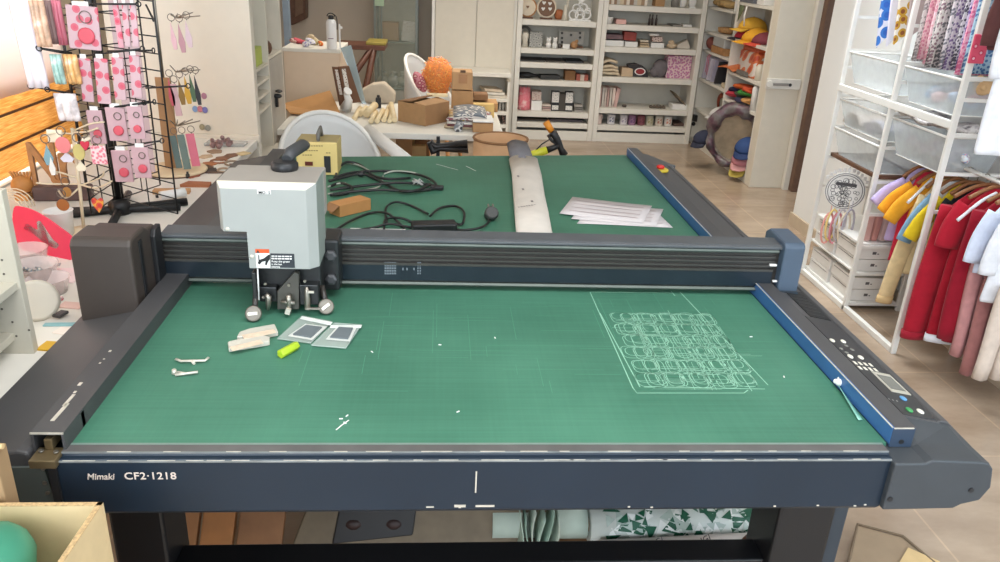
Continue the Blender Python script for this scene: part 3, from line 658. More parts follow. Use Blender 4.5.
solo('cable_clump', q, DARK, 'dark clump of gadgets hanging at the edge of the shelving by the folded cardboard', 'gadget')
# ---------------------------------------------------------------- spinning wire rack with pink packets
post = Vector((-.925, 2.27, TZ)); rk = thing('display_rack', 'black wire display rack hung with packets on the worktop', 'display rack', tuple(post))
q = MB(); q.tube([post+Vector((0, 0, .02)), post+Vector((0, 0, .95))], .0085, 10); obj('post', q, BLACK, rk)
q = MB()
for ang in (.20, PI/2+.2): 
    d = Vector((math.cos(ang), math.sin(ang), 0))*.165; q.tube([post-d+Vector((0, 0, .012)), post+d+Vector((0, 0, .012))], .011, 8)
q.lathe([(.03, 0), (.03, .03), (.015, .045)], post, 16)
q.tube([post+Vector((-.165, -.08, .012)), post+Vector((.165, .09, .012))], .012, 8)
obj('cross_base', q, BLACK, rk)
GR = MB()
def grid_panel(e0, e1, z0, z1, nv, nh):
    mb = MB(); e0 = Vector(e0); e1 = Vector(e1)
    for i in range(nv+1):
        p = lerp(e0, e1, i/nv); mb.tube([(p.x, p.y, z0), (p.x, p.y, z1)], .0024 if i in (0, nv) else .0016, 6)
    for j in range(nh+1):
        z = z0+(z1-z0)*j/nh; mb.tube([(e0.x, e0.y, z), (e1.x, e1.y, z)], .0018, 5)
    return mb
er = ony(177, 208, 2.14); el = ony(93, 222, 2.12)
obj('grid_panel', grid_panel((post.x+.012, post.y, 0), (er.x, er.y, 0), TZ+.045, TZ+.86, 2, 19), BLACK, rk)
obj('grid_panel', grid_panel((post.x-.012, post.y, 0), (el.x, el.y, 0), TZ+.045, TZ+.86, 2, 19), BLACK, rk)
obj('grid_panel', grid_panel((post.x+.01, post.y+.01, 0), (post.x+.07, post.y+.15, 0), TZ+.045, TZ+.86, 2, 19), BLACK, rk)
obj('grid_panel', grid_panel((post.x-.01, post.y+.01, 0), (post.x-.13, post.y+.10, 0), TZ+.045, TZ+.86, 2, 19), BLACK, rk)
def rod(a, b, ya_, yb2):
    p0 = ony(*a, ya_); p1 = ony(*b, yb2); mb = MB(); mb.tube([p0, p1], .0026, 6)
    d = (p1-p0).normalized(); u = Vector((0, 0, 1)); mb.tube([p1+d*(.007-.007*math.cos(t))+u*.006*math.sin(t) for t in [k*PI/5 for k in range(11)]], .0016, 5)
    return obj('hook', mb, BLACK, rk)
rod((72, 53), (26, 46), 2.13, 2.08); rod((80, 56), (42, 49), 2.13, 2.06)
rod((76, 57), (140, 49), 2.12, 2.04); rod((108, 51), (152, 50.5), 2.2, 2.04)
rod((80, 95), (34, 87), 2.13, 2.08); rod((80, 95), (50, 90), 2.12, 2.05)
rod((80, 112), (142, 103), 2.12, 2.05); rod((112, 108), (153, 102), 2.2, 2.05)
rod((108, 148), (160, 141), 2.14, 2.05); rod((146, 88), (186, 86), 2.16, 2.10)
rod((146, 5), (152, 17), 2.16, 2.12); rod((70, 4), (136, 4), 2.12, 2.05)
PKT = patt('pink_dotted_film', (196, 164, 170), [(200, 84, 104), (200, 98, 114)], 34, .32, .35, rnd=.85)
PKT2 = patt('rose_film', (206, 150, 160), [(204, 66, 92), (210, 100, 120)], 40, .36, .35)
ROSE = mat('rose_charm', (206, 84, 98), .5); RING = mat('key_ring', (120, 112, 104), .35, metal=.7)
packs = [((66, 5, 101, 50), 2.09, 'a', 'wide pink dotted packet with a key ring, top row of the black wire rack', 1),
 ((113, 4, 124, 48), 2.08, 'b', 'deep pink packet at the top of the wire rack, first of three overlapping', 0), ((121, 4, 132, 47), 2.07, 'a', 'pink packet at the top of the wire rack, middle one of three overlapping', 0), ((129, 3, 140, 47), 2.06, 'a', 'pink packet at the top of the wire rack, last of three overlapping', 0),
 ((78, 58, 95, 102), 2.09, 'a', 'tall pink dotted packet in the second row of the wire rack, nearest the window', 0), ((93.5, 58, 112, 104), 2.08, 'a', 'tall pink dotted packet in the second row, between post and window', 0), ((111, 57, 127, 100), 2.07, 'a', 'tall pink dotted packet in the second row, just past the rack post', 0), ((128.5, 55, 143, 98), 2.06, 'a', 'narrow pink packet at the outer end of the second row', 0),
 ((87, 110, 106, 144), 2.09, 'b', 'mauve pink packet with ring in the third row, nearest the window', 1), ((106, 107, 128, 141), 2.08, 'b', 'mauve pink packet with ring and round charm in the middle of the third row', 1), ((127.5, 106, 145, 139), 2.06, 'b', 'mauve pink packet with ring at the outer end of the third row', 1),
 ((112, 150, 133, 182), 2.08, 'b', 'pink charm packet in the lowest row, beside the rack post', 1), ((132, 147, 151, 178), 2.06, 'b', 'pink charm packet in the lowest row, at its outer end', 1)]
for (x0, y0, x1, y1), yy, kind, lab, ring in packs:
    a = ony(x0, y0, yy); b2 = ony(x1, y1, yy); w_ = (b2.x-a.x)*1.12; h_ = a.z-b2.z; c = Vector(((a.x+b2.x)/2, yy, (a.z+b2.z)/2))
    t = thing('charm_packet', lab, 'packet', (c.x, yy, b2.z), 'pink packets on the wire rack')
    mb = MB(); R = Euler((0, .05 if kind == 'a' else -.02, 0)).to_matrix()
    mb.obox(c, (w_, .006, h_), R); obj('pouch', mb, (mat('rose_card', (196, 160, 166), .45) if kind == 'b' and ring else PKT if kind == 'a' else PKT2), t, bevel=.0015)
    mb = MB(); mb.obox(c+Vector((0, 0, h_/2+.004)), (w_*.5, .003, .012)); obj('hang_tab', mb, PAPER, t)
    if ring:
        cc = c+Vector((w_*.12, -.006, h_*.25)); r_ = min(w_, h_)*.19
        mb = MB(); mb.tube([cc+Vector((r_*math.cos(k*PI/8), 0, r_*math.sin(k*PI/8))) for k in range(16)], .0012, 5, closed=True); obj('key_ring', mb, RING, t)
        mb = MB(); mb.lathe([(r_*1.4, 0), (r_*1.4, .004), (r_*1.1, .006)], c+Vector((w_*.08, -.004, -h_*.18)), 16, 'y'); obj('round_charm', mb, ROSE, t)
side = [((9, 2, 44, 88), 2.06, (236, 226, 232), 'large white plastic pouch hanging at the window side of the wire rack', 'pouch'), ((29, 0, 50, 47), 2.04, (232, 190, 160), 'white pouch with an orange print hanging on the window side of the rack', 'pouch'), ((43, 0, 56, 44), 2.10, (140, 112, 110), 'dull mauve narrow pouch between the orange pouch and a pink one', 'pouch'), ((51, 0, 66, 45), 2.12, (226, 130, 150), 'pink pouch partly hidden behind the wide dotted packet', 'pouch'),
 ((50, 54, 64, 84), 2.06, (170, 206, 196), 'mint green charm bag in the second row by the window', 'bag'), ((63, 54, 80, 84), 2.08, (240, 186, 120), 'bag of orange trinkets in the second row by the window', 'bag'), ((54, 93, 79, 121), 2.06, (238, 226, 224), 'white bag of mixed trinkets in the third row by the window', 'bag')]
for i, ((x0, y0, x1, y1), yy, colr, lab, cat) in enumerate(side):
    a = ony(x0, y0, yy); b2 = ony(x1, y1, yy)
    mb = MB(); w_, h_ = b2.x-a.x, a.z-b2.z
    mb.sheet(lambda u, v: Vector((a.x+u*w_+.10*(1-v)*0+(.012*(1-v) if i == 0 else .004*(1-v)), yy-.006*math.sin(u*PI)*math.sin(v*PI)-.003*math.sin(u*17), b2.z+v*h_)), 12, 6)
    mm = patt('trinket_print_%d' % i, colr, [(236, 228, 224), colr, tuple(int(u*.8) for u in colr)], 26, .5, .3, 'noise') if i in (1, 4, 5, 6) else mat('pouch_film_%d' % i, colr, .3)
    solo('trinket_bag' if cat == 'bag' else 'plastic_pouch', mb, mm, lab, cat, 'bags on the window side of the rack', solid=.006)
# ---------------------------------------------------------------- keychain tree
kt0 = onz(84, 232, TZ); yk = kt0.y
kt = thing('keychain_tree', 'cream wire keychain tree with thin arms in front of the black rack', 'stand', tuple(kt0))
IV = mat('ivory_wire', (222, 206, 176), .4)
top = ony(72, 128, yk)
q = MB(); q.tube([kt0, ony(80, 190, yk), top], .0045, 8); obj('stem', q, IV, kt)
q = MB(); q.lathe([(.05, 0), (.05, .004), (.008, .012)], kt0, 18); obj('base', q, IV, kt)
for p in (((78, 178), (58, 172), (57, 174)), ((79, 184), (50, 184), (36, 183)), ((79, 186), (100, 178), (104, 172)), ((79, 188), (66, 198), (58, 190)), ((79, 184), (96, 188), (112, 181)), ((74, 134), (56, 133), (42, 136)), ((73, 131), (90, 124), (104, 122)), ((74, 132), (86, 132), (98, 128))):
    q = MB(); q.tube(smoothpts([ony(p[0][0], p[0][1], yk), ony(p[1][0], p[1][1], yk-.02), ony(p[2][0], p[2][1], yk-.035)], 5), .0024, 6); obj('arm', q, IV, kt)
def keychain(px, py, y, w, h, colr, lab, shape='oval', ring=True, grp='keychains on the cream wire tree', mm=None, tilt=0):
    c = ony(px, py, y); s_ = y/785*1.02; t = thing('keychain', lab, 'keychain', (c.x, y, c.z-h*s_/2), grp)
    hw, hh = w*s_/2, h*s_/2
    if shape == 'oval': pl_ = [(hw*math.cos(k*PI/8), hh*math.sin(k*PI/8)) for k in range(16)]
    elif shape == 'heart': pl_ = [(hw*.95*math.sin(t_)**3*1.0, hh*(.8*math.cos(t_)-.33*math.cos(2*t_)-.12*math.cos(3*t_))) for t_ in [k*2*PI/20 for k in range(20)]]
    elif shape == 'drop': pl_ = [(0, hh), (hw*.5, hh*.3), (hw, -hh*.3), (hw*.6, -hh), (-hw*.6, -hh), (-hw, -hh*.3), (-hw*.5, hh*.3)]
    else: pl_ = [(-hw, -hh), (hw, -hh), (hw, hh), (-hw, hh)]
    R = Matrix.Rotation(tilt, 2)
    mb = MB(); mb.prism([tuple(R@Vector(p)) for p in pl_], -.002, .002, lambda u, v, w_: c+Vector((u, w_, v)))
    obj('charm', mb, mm or mat('charm_%02x%02x%02x' % colr, colr, .4), t, bevel=.0008)
    if ring:
        r_ = .011; cc = c+Vector((0, 0, hh+r_+.004)); mb = MB(); mb.tube([cc+Vector((r_*math.cos(k*PI/7), 0, r_*math.sin(k*PI/7))) for k in range(14)], .0013, 5, closed=True)
        mb.tube([c+Vector((0, 0, hh)), cc-Vector((0, 0, r_))], .0015, 5); obj('key_ring', mb, RING, t)
keychain(48, 155, yk-.04, 9, 20, (126, 164, 176), 'blue grey drop keychain at the end of the upper arm of the cream tree', 'drop')
keychain(52, 166, yk-.045, 6, 18, (230, 228, 222), 'white pointed keychain hanging below the blue grey drop', 'drop', False)
keychain(63, 145, yk-.045, 14, 16, (226, 128, 130), 'pink rose keychain on the upper arm of the cream tree')
keychain(67, 157, yk-.03, 13, 10, (224, 220, 232), 'white keychain half behind the pink rose one', 'drop', False)
keychain(79, 152, yk-.035, 11, 16, (204, 190, 120), 'olive yellow oval keychain in the middle of the cream tree')
keychain(85, 145, yk-.045, 9, 11, (200, 50, 74), 'small crimson heart keychain in the middle of the cream tree', 'heart')
keychain(55, 136, yk-.02, 14, 12, (244, 232, 206), 'cream card keychain beside the pink rose one', 'card', False)
keychain(99, 155, yk-.05, 14, 18, (230, 150, 160), 'pink patterned keychain hanging before the black grid', 'card', mm=patt('pink_lace', (236, 210, 210), [(220, 110, 130), (228, 150, 160)], 120, .45))
keychain(81, 166, yk-.04, 10, 10, (236, 226, 200), 'pale butterfly keychain under the olive one', 'drop', False)
keychain(98, 204, yk-.07, 12, 18, (226, 120, 60), 'orange heart keychain hanging lowest on the cream tree', 'heart', mm=patt('orange_face', (230, 170, 70), [(206, 60, 70), (220, 90, 60)], 60, .5))
keychain(67, 192, yk-.03, 8, 10, (180, 130, 70), 'brown oval keychain on a low arm of the cream tree')
keychain(63, 205, yk-.05, 12, 12, (170, 110, 60), 'round wooden keychain lowest on the window side of the cream tree')
# basket of sticks, ornament, mug
c = onz(56, 205, TZ); q = MB(); q.obox(c+Vector((0, .06, .022)), (.16, .05, .044), (0, 0, .12))
solo('dark_block', q, mat('block_mauve', (92, 70, 66), .6, var=.15), 'dark mauve block carrying the upright wooden letters by the window', 'block', bevel=.006)
LW = mat('letter_wood', (176, 122, 72), .6, var=.2, scale=40)
for ch, (px, py), hp, lab, wx in (('N', (34, 199), 40, 'tall wooden capital letter N by the window', .62), ('u', (51, 192), 36, 'wooden small letter u next to the wooden N', .62), ('r', (61, 190), 40, 'wooden small letter r behind the cream wire tree', .7)):
    p = ony(px, py, c.y+.06); sz = hp*c.y/785*1.55; p.z = max(p.z, TZ+.045)
    t = thing('wooden_letter', lab, 'letter', tuple(p), 'wooden letters by the window'); text('cut_letter', ch, sz*(1 if ch == 'N' else 1.15), face_mtx(p, (1, .12, 0), (0, 0, 1))@Matrix.Diagonal((wx, 1, 1, 1)), LW, t, bold=True, ext=.007)
q = MB(); c = onz(17, 204, TZ)+Vector((0, .05, 0)); q.ball(c+Vector((0, 0, .045)), (.032, .03, .028), 12, 7)
for k in range(7): q.tube([c+Vector((-.02+.007*k, 0, .06)), c+Vector((-.03+.010*k, 0, .085))], .004, 5)
q.box(c.x-.02, c.x+.02, c.y-.02, c.y+.02, TZ, TZ+.02)
solo('carved_ornament', q, mat('carved_wood', (196, 134, 70), .6, var=.2), 'small carved wooden ornament with a spiky top at the far left of the table', 'ornament')
q = MB(); c = onz(18, 212, TZ)
for k in range(5):
    r_ = .05-.004*k; q.tube([c+Vector((r_*math.cos(t_), -.01*k, .02+r_*math.sin(t_))) for t_ in [i*PI/9 for i in range(10)]], .0018, 5)
solo('wire_arches', q, IV, 'nested pale wire arches in front of the carved ornament', 'wire')
c = onz(62, 236, TZ); q = MB(); q.lathe([(.030, 0), (.036, .07), (.038, .072), (.034, .072), (.028, .006)], c, 20)
solo('white_pot', q, PAPER, 'plain white pot behind the bright pink disc', 'pot')
# pink disc with sequined hand
a = Vector((-.985, 1.93, TZ)); cdir = Vector((.55, -.25, 0)).normalized(); updir = Vector((-.10, .18, .92)).normalized()
pd = thing('pink_disc', 'bright pink round acrylic disc with a silver glitter hand leaning on the worktop', 'disc', tuple(a))
ctr = ony(46, 243, 1.93)
def dp(px, py, off=0): 
    nn = cdir.cross(updir); return onp(px, py, ctr, nn)+nn*off
poly = [dp(px, py) for px, py in ((15, 208), (22, 206.5), (34, 210), (48, 218), (62, 228), (72, 236), (76, 246), (75, 255), (66, 265), (56, 266), (46, 262), (34, 256), (20, 246), (14, 228))]
poly = smoothpts(poly, 3, True); nn = cdir.cross(updir)
q = MB(); n_ = len(poly); q.add(poly+[p+nn*.004 for p in poly], [list(range(n_)), list(range(n_, 2*n_))[::-1]]+[(i, (i+1) % n_, n_+(i+1) % n_, n_+i) for i in range(n_)])
obj('plate', q, mat('hot_pink_acrylic', (250, 62, 100), .3, var=.03), pd)
hp = smoothpts([dp(px, py, .003 if nn.y > 0 else -.003) for px, py in ((26, 225), (30, 224), (35, 228), (39, 229), (38, 222), (42, 221), (46, 227), (50, 233), (55, 240), (60, 244), (58, 248), (53, 247), (46, 243), (40, 238), (33, 233), (26, 229))], 2, True)
sgn = -1 if nn.y > 0 else 1
q = MB(); n_ = len(hp); hp = [p+nn*sgn*.004 for p in hp]; q.add(hp+[p+nn*sgn*.003 for p in hp], [list(range(n_)), list(range(n_, 2*n_))[::-1]]+[(i, (i+1) % n_, n_+(i+1) % n_, n_+i) for i in range(n_)])
obj('glitter_hand', q, patt('silver_glitter', (188, 180, 176), [(90, 90, 88), (230, 220, 220)], 220, .5, .3), pd)
# clear bowls and loose crafts
CLR = clear_mat('clear_plastic', (240, 226, 224), .38, .1)
for (px, py, r_, h_, lab) in ((36, 282, .052, .045, 'clear plastic dish of shiny chips in front of the pink disc'), (28, 268, .05, .05, 'clear plastic bowl half hidden behind the small white shelf unit'), (50, 292, .045, .035, 'shallow clear tray nearer the machine than the plastic dishes')):
    c = onz(px, py, TZ); q = MB(); q.lathe([(r_*.8, 0), (r_, h_), (r_*1.03, h_), (r_*.97, h_), (r_*.77, .003)], c, 20); solo('clear_dish', q, CLR, lab, 'dish')
q = MB(); c = onz(40, 274, TZ+.004)
for k in range(26): q.obox(c+Vector((random.uniform(-.034, .034), random.uniform(-.03, .03), .006+.012*random.random())), (.014, .012, .002), (random.uniform(-.6, .6), random.uniform(-.6, .6), random.random()*3))
o = solo('metal_chips', q, patt('chip_mix', (150, 140, 128), [(206, 200, 190), (96, 110, 120)], 90, .5, .3), 'shiny metal chips heaped in the clear plastic dish', 'chips'); o['kind'] = 'stuff'
q = MB(); c = onz(40, 318, TZ); q.lathe([(.042, 0), (.044, .004), (.036, .006)], c+Vector((0, .0, .040)), 22, rot=Euler((1.25, 0, .5)).to_matrix())
solo('cream_disc', q, CREAM, 'round cream lid standing on edge behind the small white shelf unit', 'lid')
FL = [((48, 302), (.05, .04, .006), (236, 206, 206), 'pale pink acrylic sheet on the worktop by the dark housing', 'acrylic sheet'), ((66, 276), (.07, .09, .003), (238, 214, 212), 'large pale pink sheet on the worktop beside the clear dishes', 'acrylic sheet'), ((61, 317), (.018, .028, .006), (70, 66, 66), 'small dark rectangle lying on the teal strip', 'offcut'), ((62, 325), (.07, .014, .003), (140, 186, 190), 'teal strip lying on the worktop by the machine', 'strip'), ((49, 347), (.03, .036, .004), (206, 160, 34), 'mustard yellow scrap at the foot of the small shelf unit', 'scrap'), ((72, 306), (.05, .03, .003), (226, 190, 180), 'salmon scrap near the dark gantry housing', 'scrap'), ((56, 300), (.03, .012, .002), (190, 90, 100), 'thin red sliver among the pink sheets', 'sliver'), ((70, 332), (.06, .03, .002), (240, 226, 214), 'cream card lying between the teal strip and the machine', 'card')]
for (px, py), sz, colr, lab, cat in FL:
    c = onz(px, py, TZ); q = MB(); q.obox(c+Vector((0, 0, sz[2]/2+(.004 if cat == 'offcut' else 0))), sz, (0, 0, random.uniform(-.3, .3))); solo('craft_'+cat.replace(' ', '_'), q, mat('craft_%02x%02x%02x' % colr, colr, .5), lab, cat, bevel=.001)
# wooden cut-outs in front of the cabinet
places = [(231, 156, 'far row'), (206, 157, ''), (186, 162, ''), (222, 159, ''), (219, 162, ''), (209, 164.5, ''), (205, 168, ''), (232, 164, ''), (209, 171, ''), (217, 173, ''), (224, 171, ''), (191, 176, ''), (198, 172, ''), (238, 165, ''), (215, 152, ''), (243, 154, '')]
labs = ['dark oval wooden cut-out at the centre of the far row', 'pale oval cut-out on the worktop below the purple figures', 'round cut-out beside the keychain stand base', 'brown lattice cut-out beside the central dark oval', 'brown ring cut-out just in front of the lattice one', 'orange-brown oval cut-out in the middle of the worktop scatter', 'dark brown oval cut-out in front of the orange-brown one', 'horseshoe cut-out near the machine edge', 'tiny dark leaf cut-out in front of the dark brown oval', 'slim dark bar cut-out nearest the grey carriage', 'small pale ring cut-out between the bar and the horseshoe', 'red-brown cut-out near the white tube', 'tiny grey cut-out beside the little leaf', 'thin bar cut-out at the machine edge of the worktop', 'tiny cut-out near the clear tray', 'beige ruler-like cut-out below the clear tray']
cols = [(120, 84, 62), (196, 170, 140), (206, 180, 146), (140, 96, 70), (150, 104, 76), (170, 108, 66), (110, 80, 58), (150, 130, 110), (72, 58, 52), (96, 76, 62), (176, 150, 124), (150, 84, 58), (110, 96, 90), (128, 104, 86), (160, 130, 104), (206, 184, 140)]
for k, (px, py, _) in enumerate(places):
    c = onz(px, py, TZ); sx, sy = random.uniform(.018, .03), random.uniform(.022, .034); q = MB(); R = Matrix.Rotation(random.uniform(-.6, .6), 3, 'Z')
    if k in (9, 13): sx, sy = .030, .008
    if k in (7, 4, 10): q.tube([c+R@Vector((sx*math.cos(t_), sy*math.sin(t_), .003)) for t_ in [i*2*PI/14*(.72 if k == 7 else 1) for i in range(15 if k == 7 else 14)]], .004, 5, closed=(k != 7))
    elif k in (9, 13, 15): q.obox(c+Vector((0, 0, .002)), (sx*2, sy*2, .004), R)
    else: q.prism([(sx*(1+.12*math.sin(5*t_))*math.cos(t_), sy*(1+.12*math.sin(5*t_))*math.sin(t_)) for t_ in [i*2*PI/20 for i in range(20)]], 0, .004, lambda u, v, w_: c+R@Vector((u, v, w_)))
    solo('wooden_cutout', q, mat('cutout_%d' % k, cols[k], .7, var=.15), labs[k], 'cut-out', 'wooden cut-outs on the worktop')
q = MB(); a = onz(226, 151, TZ+.02); q.box(-.92, -.765, 3.13, 3.20, TZ, TZ+.012); solo('clear_tray', q, clear_mat('tray_plastic', (214, 214, 210), .55, .1), 'long clear plastic tray in front of the cream partition', 'tray', bevel=.003)
for k, (px, py) in enumerate(((213, 148), (219, 149), (223, 145), (229, 147))):
    c = onz(px, py, TZ); q = MB(); q.ball(c+Vector((0, 0, .012)), (.012, .012, .012), 8, 5); q.ball(c+Vector((0, 0, .030)), .009, 8, 5); q.obox(c+Vector((.012, 0, .02)), (.008, .008, .012))
    solo('small_figure', q, mat('figure_mauve', (140, 112, 110), .6), ['small mauve figure nearest the keychain stand, by the partition foot', 'small mauve figure second from the keychain stand', 'small mauve figure standing closest to the partition front', 'small mauve figure at the machine end of the row'][k], 'figurine', 'mauve figures at the partition foot')
q = MB(); q.tube([onz(160, 196, TZ+.02), onz(185, 192, TZ+.02)], .014, 12); solo('white_tube', q, PAPER, 'white paper tube lying beyond the black rack grid', 'tube')
q = MB(); c = onz(196, 186, TZ); q.prism([(-.045, -.02), (.05, -.015), (.045, .02), (-.03, .025)], 0, .010, lambda u, v, w_: c+Vector((u, v, w_))); solo('wood_offcut', q, mat('redwood', (160, 100, 66), .7), 'reddish wooden offcut near the grey carriage', 'offcut')
q = MB(); c = onz(172, 193, TZ); q.obox(c+Vector((0, 0, .006)), (.11, .03, .012), (0, 0, .1)); solo('wood_strip', q, mat('pale_strip', (196, 150, 104), .7), 'pale wooden strip lying behind the rack grid', 'offcut')
for k, (px, py, lab) in enumerate(((188, 178, 'small black bottle top beside the reddish offcut'), (183, 196, 'little black cap standing at the worktop edge'), (161, 197, 'black crocodile clip lying by the rack foot'))):
    c = onz(px, py, TZ); q = MB(); q.lathe([(.007, 0), (.007, .012), (.004, .016), (.004, .022)], c, 10) if k < 2 else q.obox(c+Vector((0, 0, .004)), (.03, .012, .008), (0, 0, .5)); solo('bottle_stopper' if k < 2 else 'clip', q, DARK, lab, 'cap' if k < 2 else 'clip')
q = MB(); q.tube(smoothpts([onz(154, 205, TZ+.002), onz(160, 203, TZ+.002), onz(168, 205, TZ+.002), onz(171, 202, TZ+.002)], 4), .002, 6); solo('brown_string', q, WOOD, 'short brown cord lying by the foot of the wire rack', 'cord')
# ---------------------------------------------------------------- keychain stand with round base in front of the cabinet
c = onz(186, 176, TZ)+Vector((-.05, .06, 0)); ks = thing('keychain_stand', 'round based wooden stand hung with tiers of keychains by the cream partition', 'stand', tuple(c))
q = MB(); q.lathe([(.10, 0), (.105, .006), (.10, .012)], c, 28); obj('round_base', q, mat('pale_ply', (222, 200, 164), .6), ks)
q = MB(); q.lathe([(.1055, .001), (.1055, .004)], c, 28); obj('base_edge', q, WOODD, ks)
pA = Vector((c.x-.02, c.y, 0)); q = MB(); q.box(c.x-.035, c.x+.015, c.y-.004, c.y+.004, TZ+.012, 1.17); obj('wood_panel', q, mat('panel_tan', (170, 132, 92), .6), ks)
q = MB(); q.tube([(c.x-.01, c.y, 1.17), (c.x-.01, c.y, 1.52)], .006, 8); obj('pole', q, STEEL, ks)
q = MB(); q.obox((c.x-.075, c.y-.10, 1.20), (.075, .004, .66), (0, 0, .3)); obj('clear_side_panel', q, clear_mat('pink_clear', (226, 200, 204), .7, .2), ks)
yk2 = c.y-.06
for (py, tier) in ((14, 1), (68, 2), (122, 3)):
    for k in range(5):
        a = ony(176+k*.5, py+4, c.y); b2 = ony(170+k*7.5, py+random.uniform(-3, 3), yk2-.01*abs(k-2)); q = MB(); q.tube([a, b2], .002, 5); obj('hook', q, STEEL, ks)
kd = [(173, 36, 5, 24, (232, 190, 200), 'white and pink striped keychain, top tier of the wooden stand, first'), (181, 38, 6, 26, (196, 150, 160), 'dusty pink narrow keychain in the middle of the top tier'), (188, 34, 6, 24, (220, 196, 204), 'pale pink keychain at the end of the top tier'),
 (171, 92, 6, 26, (196, 90, 104), 'dark pink beaded keychain, first in the second tier of the wooden stand'), (176, 100, 6, 30, (206, 170, 176), 'long dusty keychain behind the tan panel edge in the second tier'), (181, 92, 6, 24, (140, 110, 60), 'bronze keychain in the second tier of the wooden stand'), (187, 90, 6, 26, (206, 160, 60), 'mustard keychain in the second tier of the wooden stand'), (192, 88, 5, 26, (84, 110, 84), 'green keychain in the second tier of the wooden stand'), (197, 90, 5, 28, (54, 56, 62), 'black strap keychain at the outer end of the second tier'),
 (176, 152, 6, 32, (96, 116, 116), 'slate keychain strap, first in the lowest tier'), (184, 152, 7, 34, (112, 132, 128), 'sage keychain strap in the middle of the lowest tier'), (193, 150, 8, 32, (216, 120, 140), 'pink keychain strap at the outer end of the lowest tier')]
for px, py, w_, h_, colr, lab in kd: keychain(px, py, yk2, w_, h_, colr, lab, 'drop' if h_ < 30 else 'card', True, 'keychains on the wooden stand', tilt=.1)
for k, (px, py, colr, lab) in enumerate(((204, 96, (170, 120, 140), 'round mauve charm hung highest on the cream partition front'), (195, 109, (120, 150, 190), 'blue charm hung on the partition front beside the black strap'), (200, 109, (196, 120, 130), 'pink charm in the middle of the partition front row'), (205, 110, (110, 110, 170), 'violet charm at the outer end of the partition front row'), (202, 127, (150, 140, 110), 'olive charm hung low on the partition front'), (208, 128, (140, 140, 130), 'grey charm hung lowest on the partition front'))):
    keychain(px, py, 3.288, 5, 6, colr, lab, 'oval', False, 'charms on the partition front')
# ------------------------------------------------------------------ back of the room
# tall open bookcases with drawers-thick shelves
YB = 7.35
def z_at(px, py, y=YB): return ony(px, py, y).z
pax1 = thing('bookcase', 'narrow white bookcase of ornaments and dark folders, next to the plain wardrobe doors', 'bookcase', (1.07, 7.5, 0), 'tall white bookcases along the back wall')
pax2 = thing('bookcase', 'wide white bookcase with a row of mugs on its lowest shelf', 'bookcase', (1.93, 7.5, 0), 'tall white bookcases along the back wall')
def bookcase(t, x0, x1, shelves):
    for a, b2 in ((x0, x0+.045), (x1-.045, x1)): obj('side_panel', MB().box(a, b2, YB-.01, YB+.38, 0, 2.3), WHITE, t, bevel=.003)
    obj('back_panel', MB().box(x0+.045, x1-.045, YB+.34, YB+.36, 0, 2.3), SHELFBACK, t)
    obj('plinth', MB().box(x0+.045, x1-.045, YB+.005, YB+.03, 0, .085), WHITE, t)
    for z, th in shelves: obj('shelf', MB().box(x0+.047, x1-.047, YB+.002, YB+.34, z-th, z), WHITE, t, bevel=.003)
S1 = [z_at(555, 20.5), z_at(555, 49), z_at(555, 63.3), z_at(555, 81), z_at(553, 112.5), z_at(553, 123)]
S2 = [z_at(650, 6.5), z_at(650, 26), z_at(646, 48.3), z_at(643, 78.3), z_at(641, 109.5), z_at(639, 126.5)]
bookcase(pax1, .685, 1.452, [(z, .048) for z in S1])
bookcase(pax2, 1.455, 2.40, [(z, .048) for z in S2])
wd = thing('wardrobe', 'plain cream double door wardrobe behind the orange bag', 'wardrobe', (.32, 7.5, 0))
obj('body', MB().box(-.07, .683, YB+.02, YB+.38, 0, 2.3), WHITE, wd)
obj('door', MB().box(-.045, .318, YB-.004, YB+.018, .05, 2.28), CREAM, wd, bevel=.003); obj('door', MB().box(.322, .655, YB-.004, YB+.018, .05, 2.28), CREAM, wd, bevel=.003)
obj('edge_post', MB().box(-.075, -.05, YB-.02, YB+.02, 0, 2.3), mat('white_post', (238, 234, 226), .4), wd)
# -------- contents
SH = SHELFBACK
def on(px, py, yy=7.45): return ony(px, py, yy)
BOXES = {}
def slab(name, x0, y0, x1, y1, zbase, m, label, cat, group=None, yy=7.42, d=.12, rz=0, bev=.003, tilt=0):
    a = on(x0, y0, yy); b2 = on(x1, y1, yy); h_ = a.z-b2.z; c = Vector(((a.x+b2.x)/2, yy+d/2, zbase+h_/2+.001))
    q = MB(); q.obox(c, (b2.x-a.x, d, h_), (0, tilt, rz)); return solo(name, q, m, label, cat, group, bevel=bev)
G1 = 'ornaments on the narrow bookcase'
def disc(px, py, r_, zb_, m1, m2, label, hearts):
    c = on(px, py, 7.46); rr = r_*7.46/785; c.z = zb_+rr*.98+.012
    t = thing('round_plaque', label, 'plaque', (c.x, c.y, zb_), G1); R = Euler((-.12, 0, 0)).to_matrix()
    q = MB(); q.lathe([(rr, -.006), (rr, .006)], c, 26, 'y'); obj('rim', q, m1, t, bevel=.002)
    q = MB(); q.lathe([(rr*.84, .004), (rr*.84, .009)], c, 26, 'y'); obj('face', q, m2, t)
    q = MB()
    for hx, hz, s_ in hearts:
        q.prism([(c.x+hx*rr+s_*rr*.95*math.sin(t_)**3, c.z+hz*rr+s_*rr*(.8*math.cos(t_)-.33*math.cos(2*t_)-.12*math.cos(3*t_))) for t_ in [k*2*PI/18 for k in range(18)]], c.y-.013, c.y-.008, lambda x, z, y: (x, y, z))
    obj('heart', q, mat('heart_brown', (120, 86, 60), .6) if len(hearts) == 1 else PAPER, t)
    q = MB(); q.box(c.x-rr*.6, c.x+rr*.6, c.y-.03, c.y+.03, zb_, zb_+.014); obj('foot', q, WOODD, t)
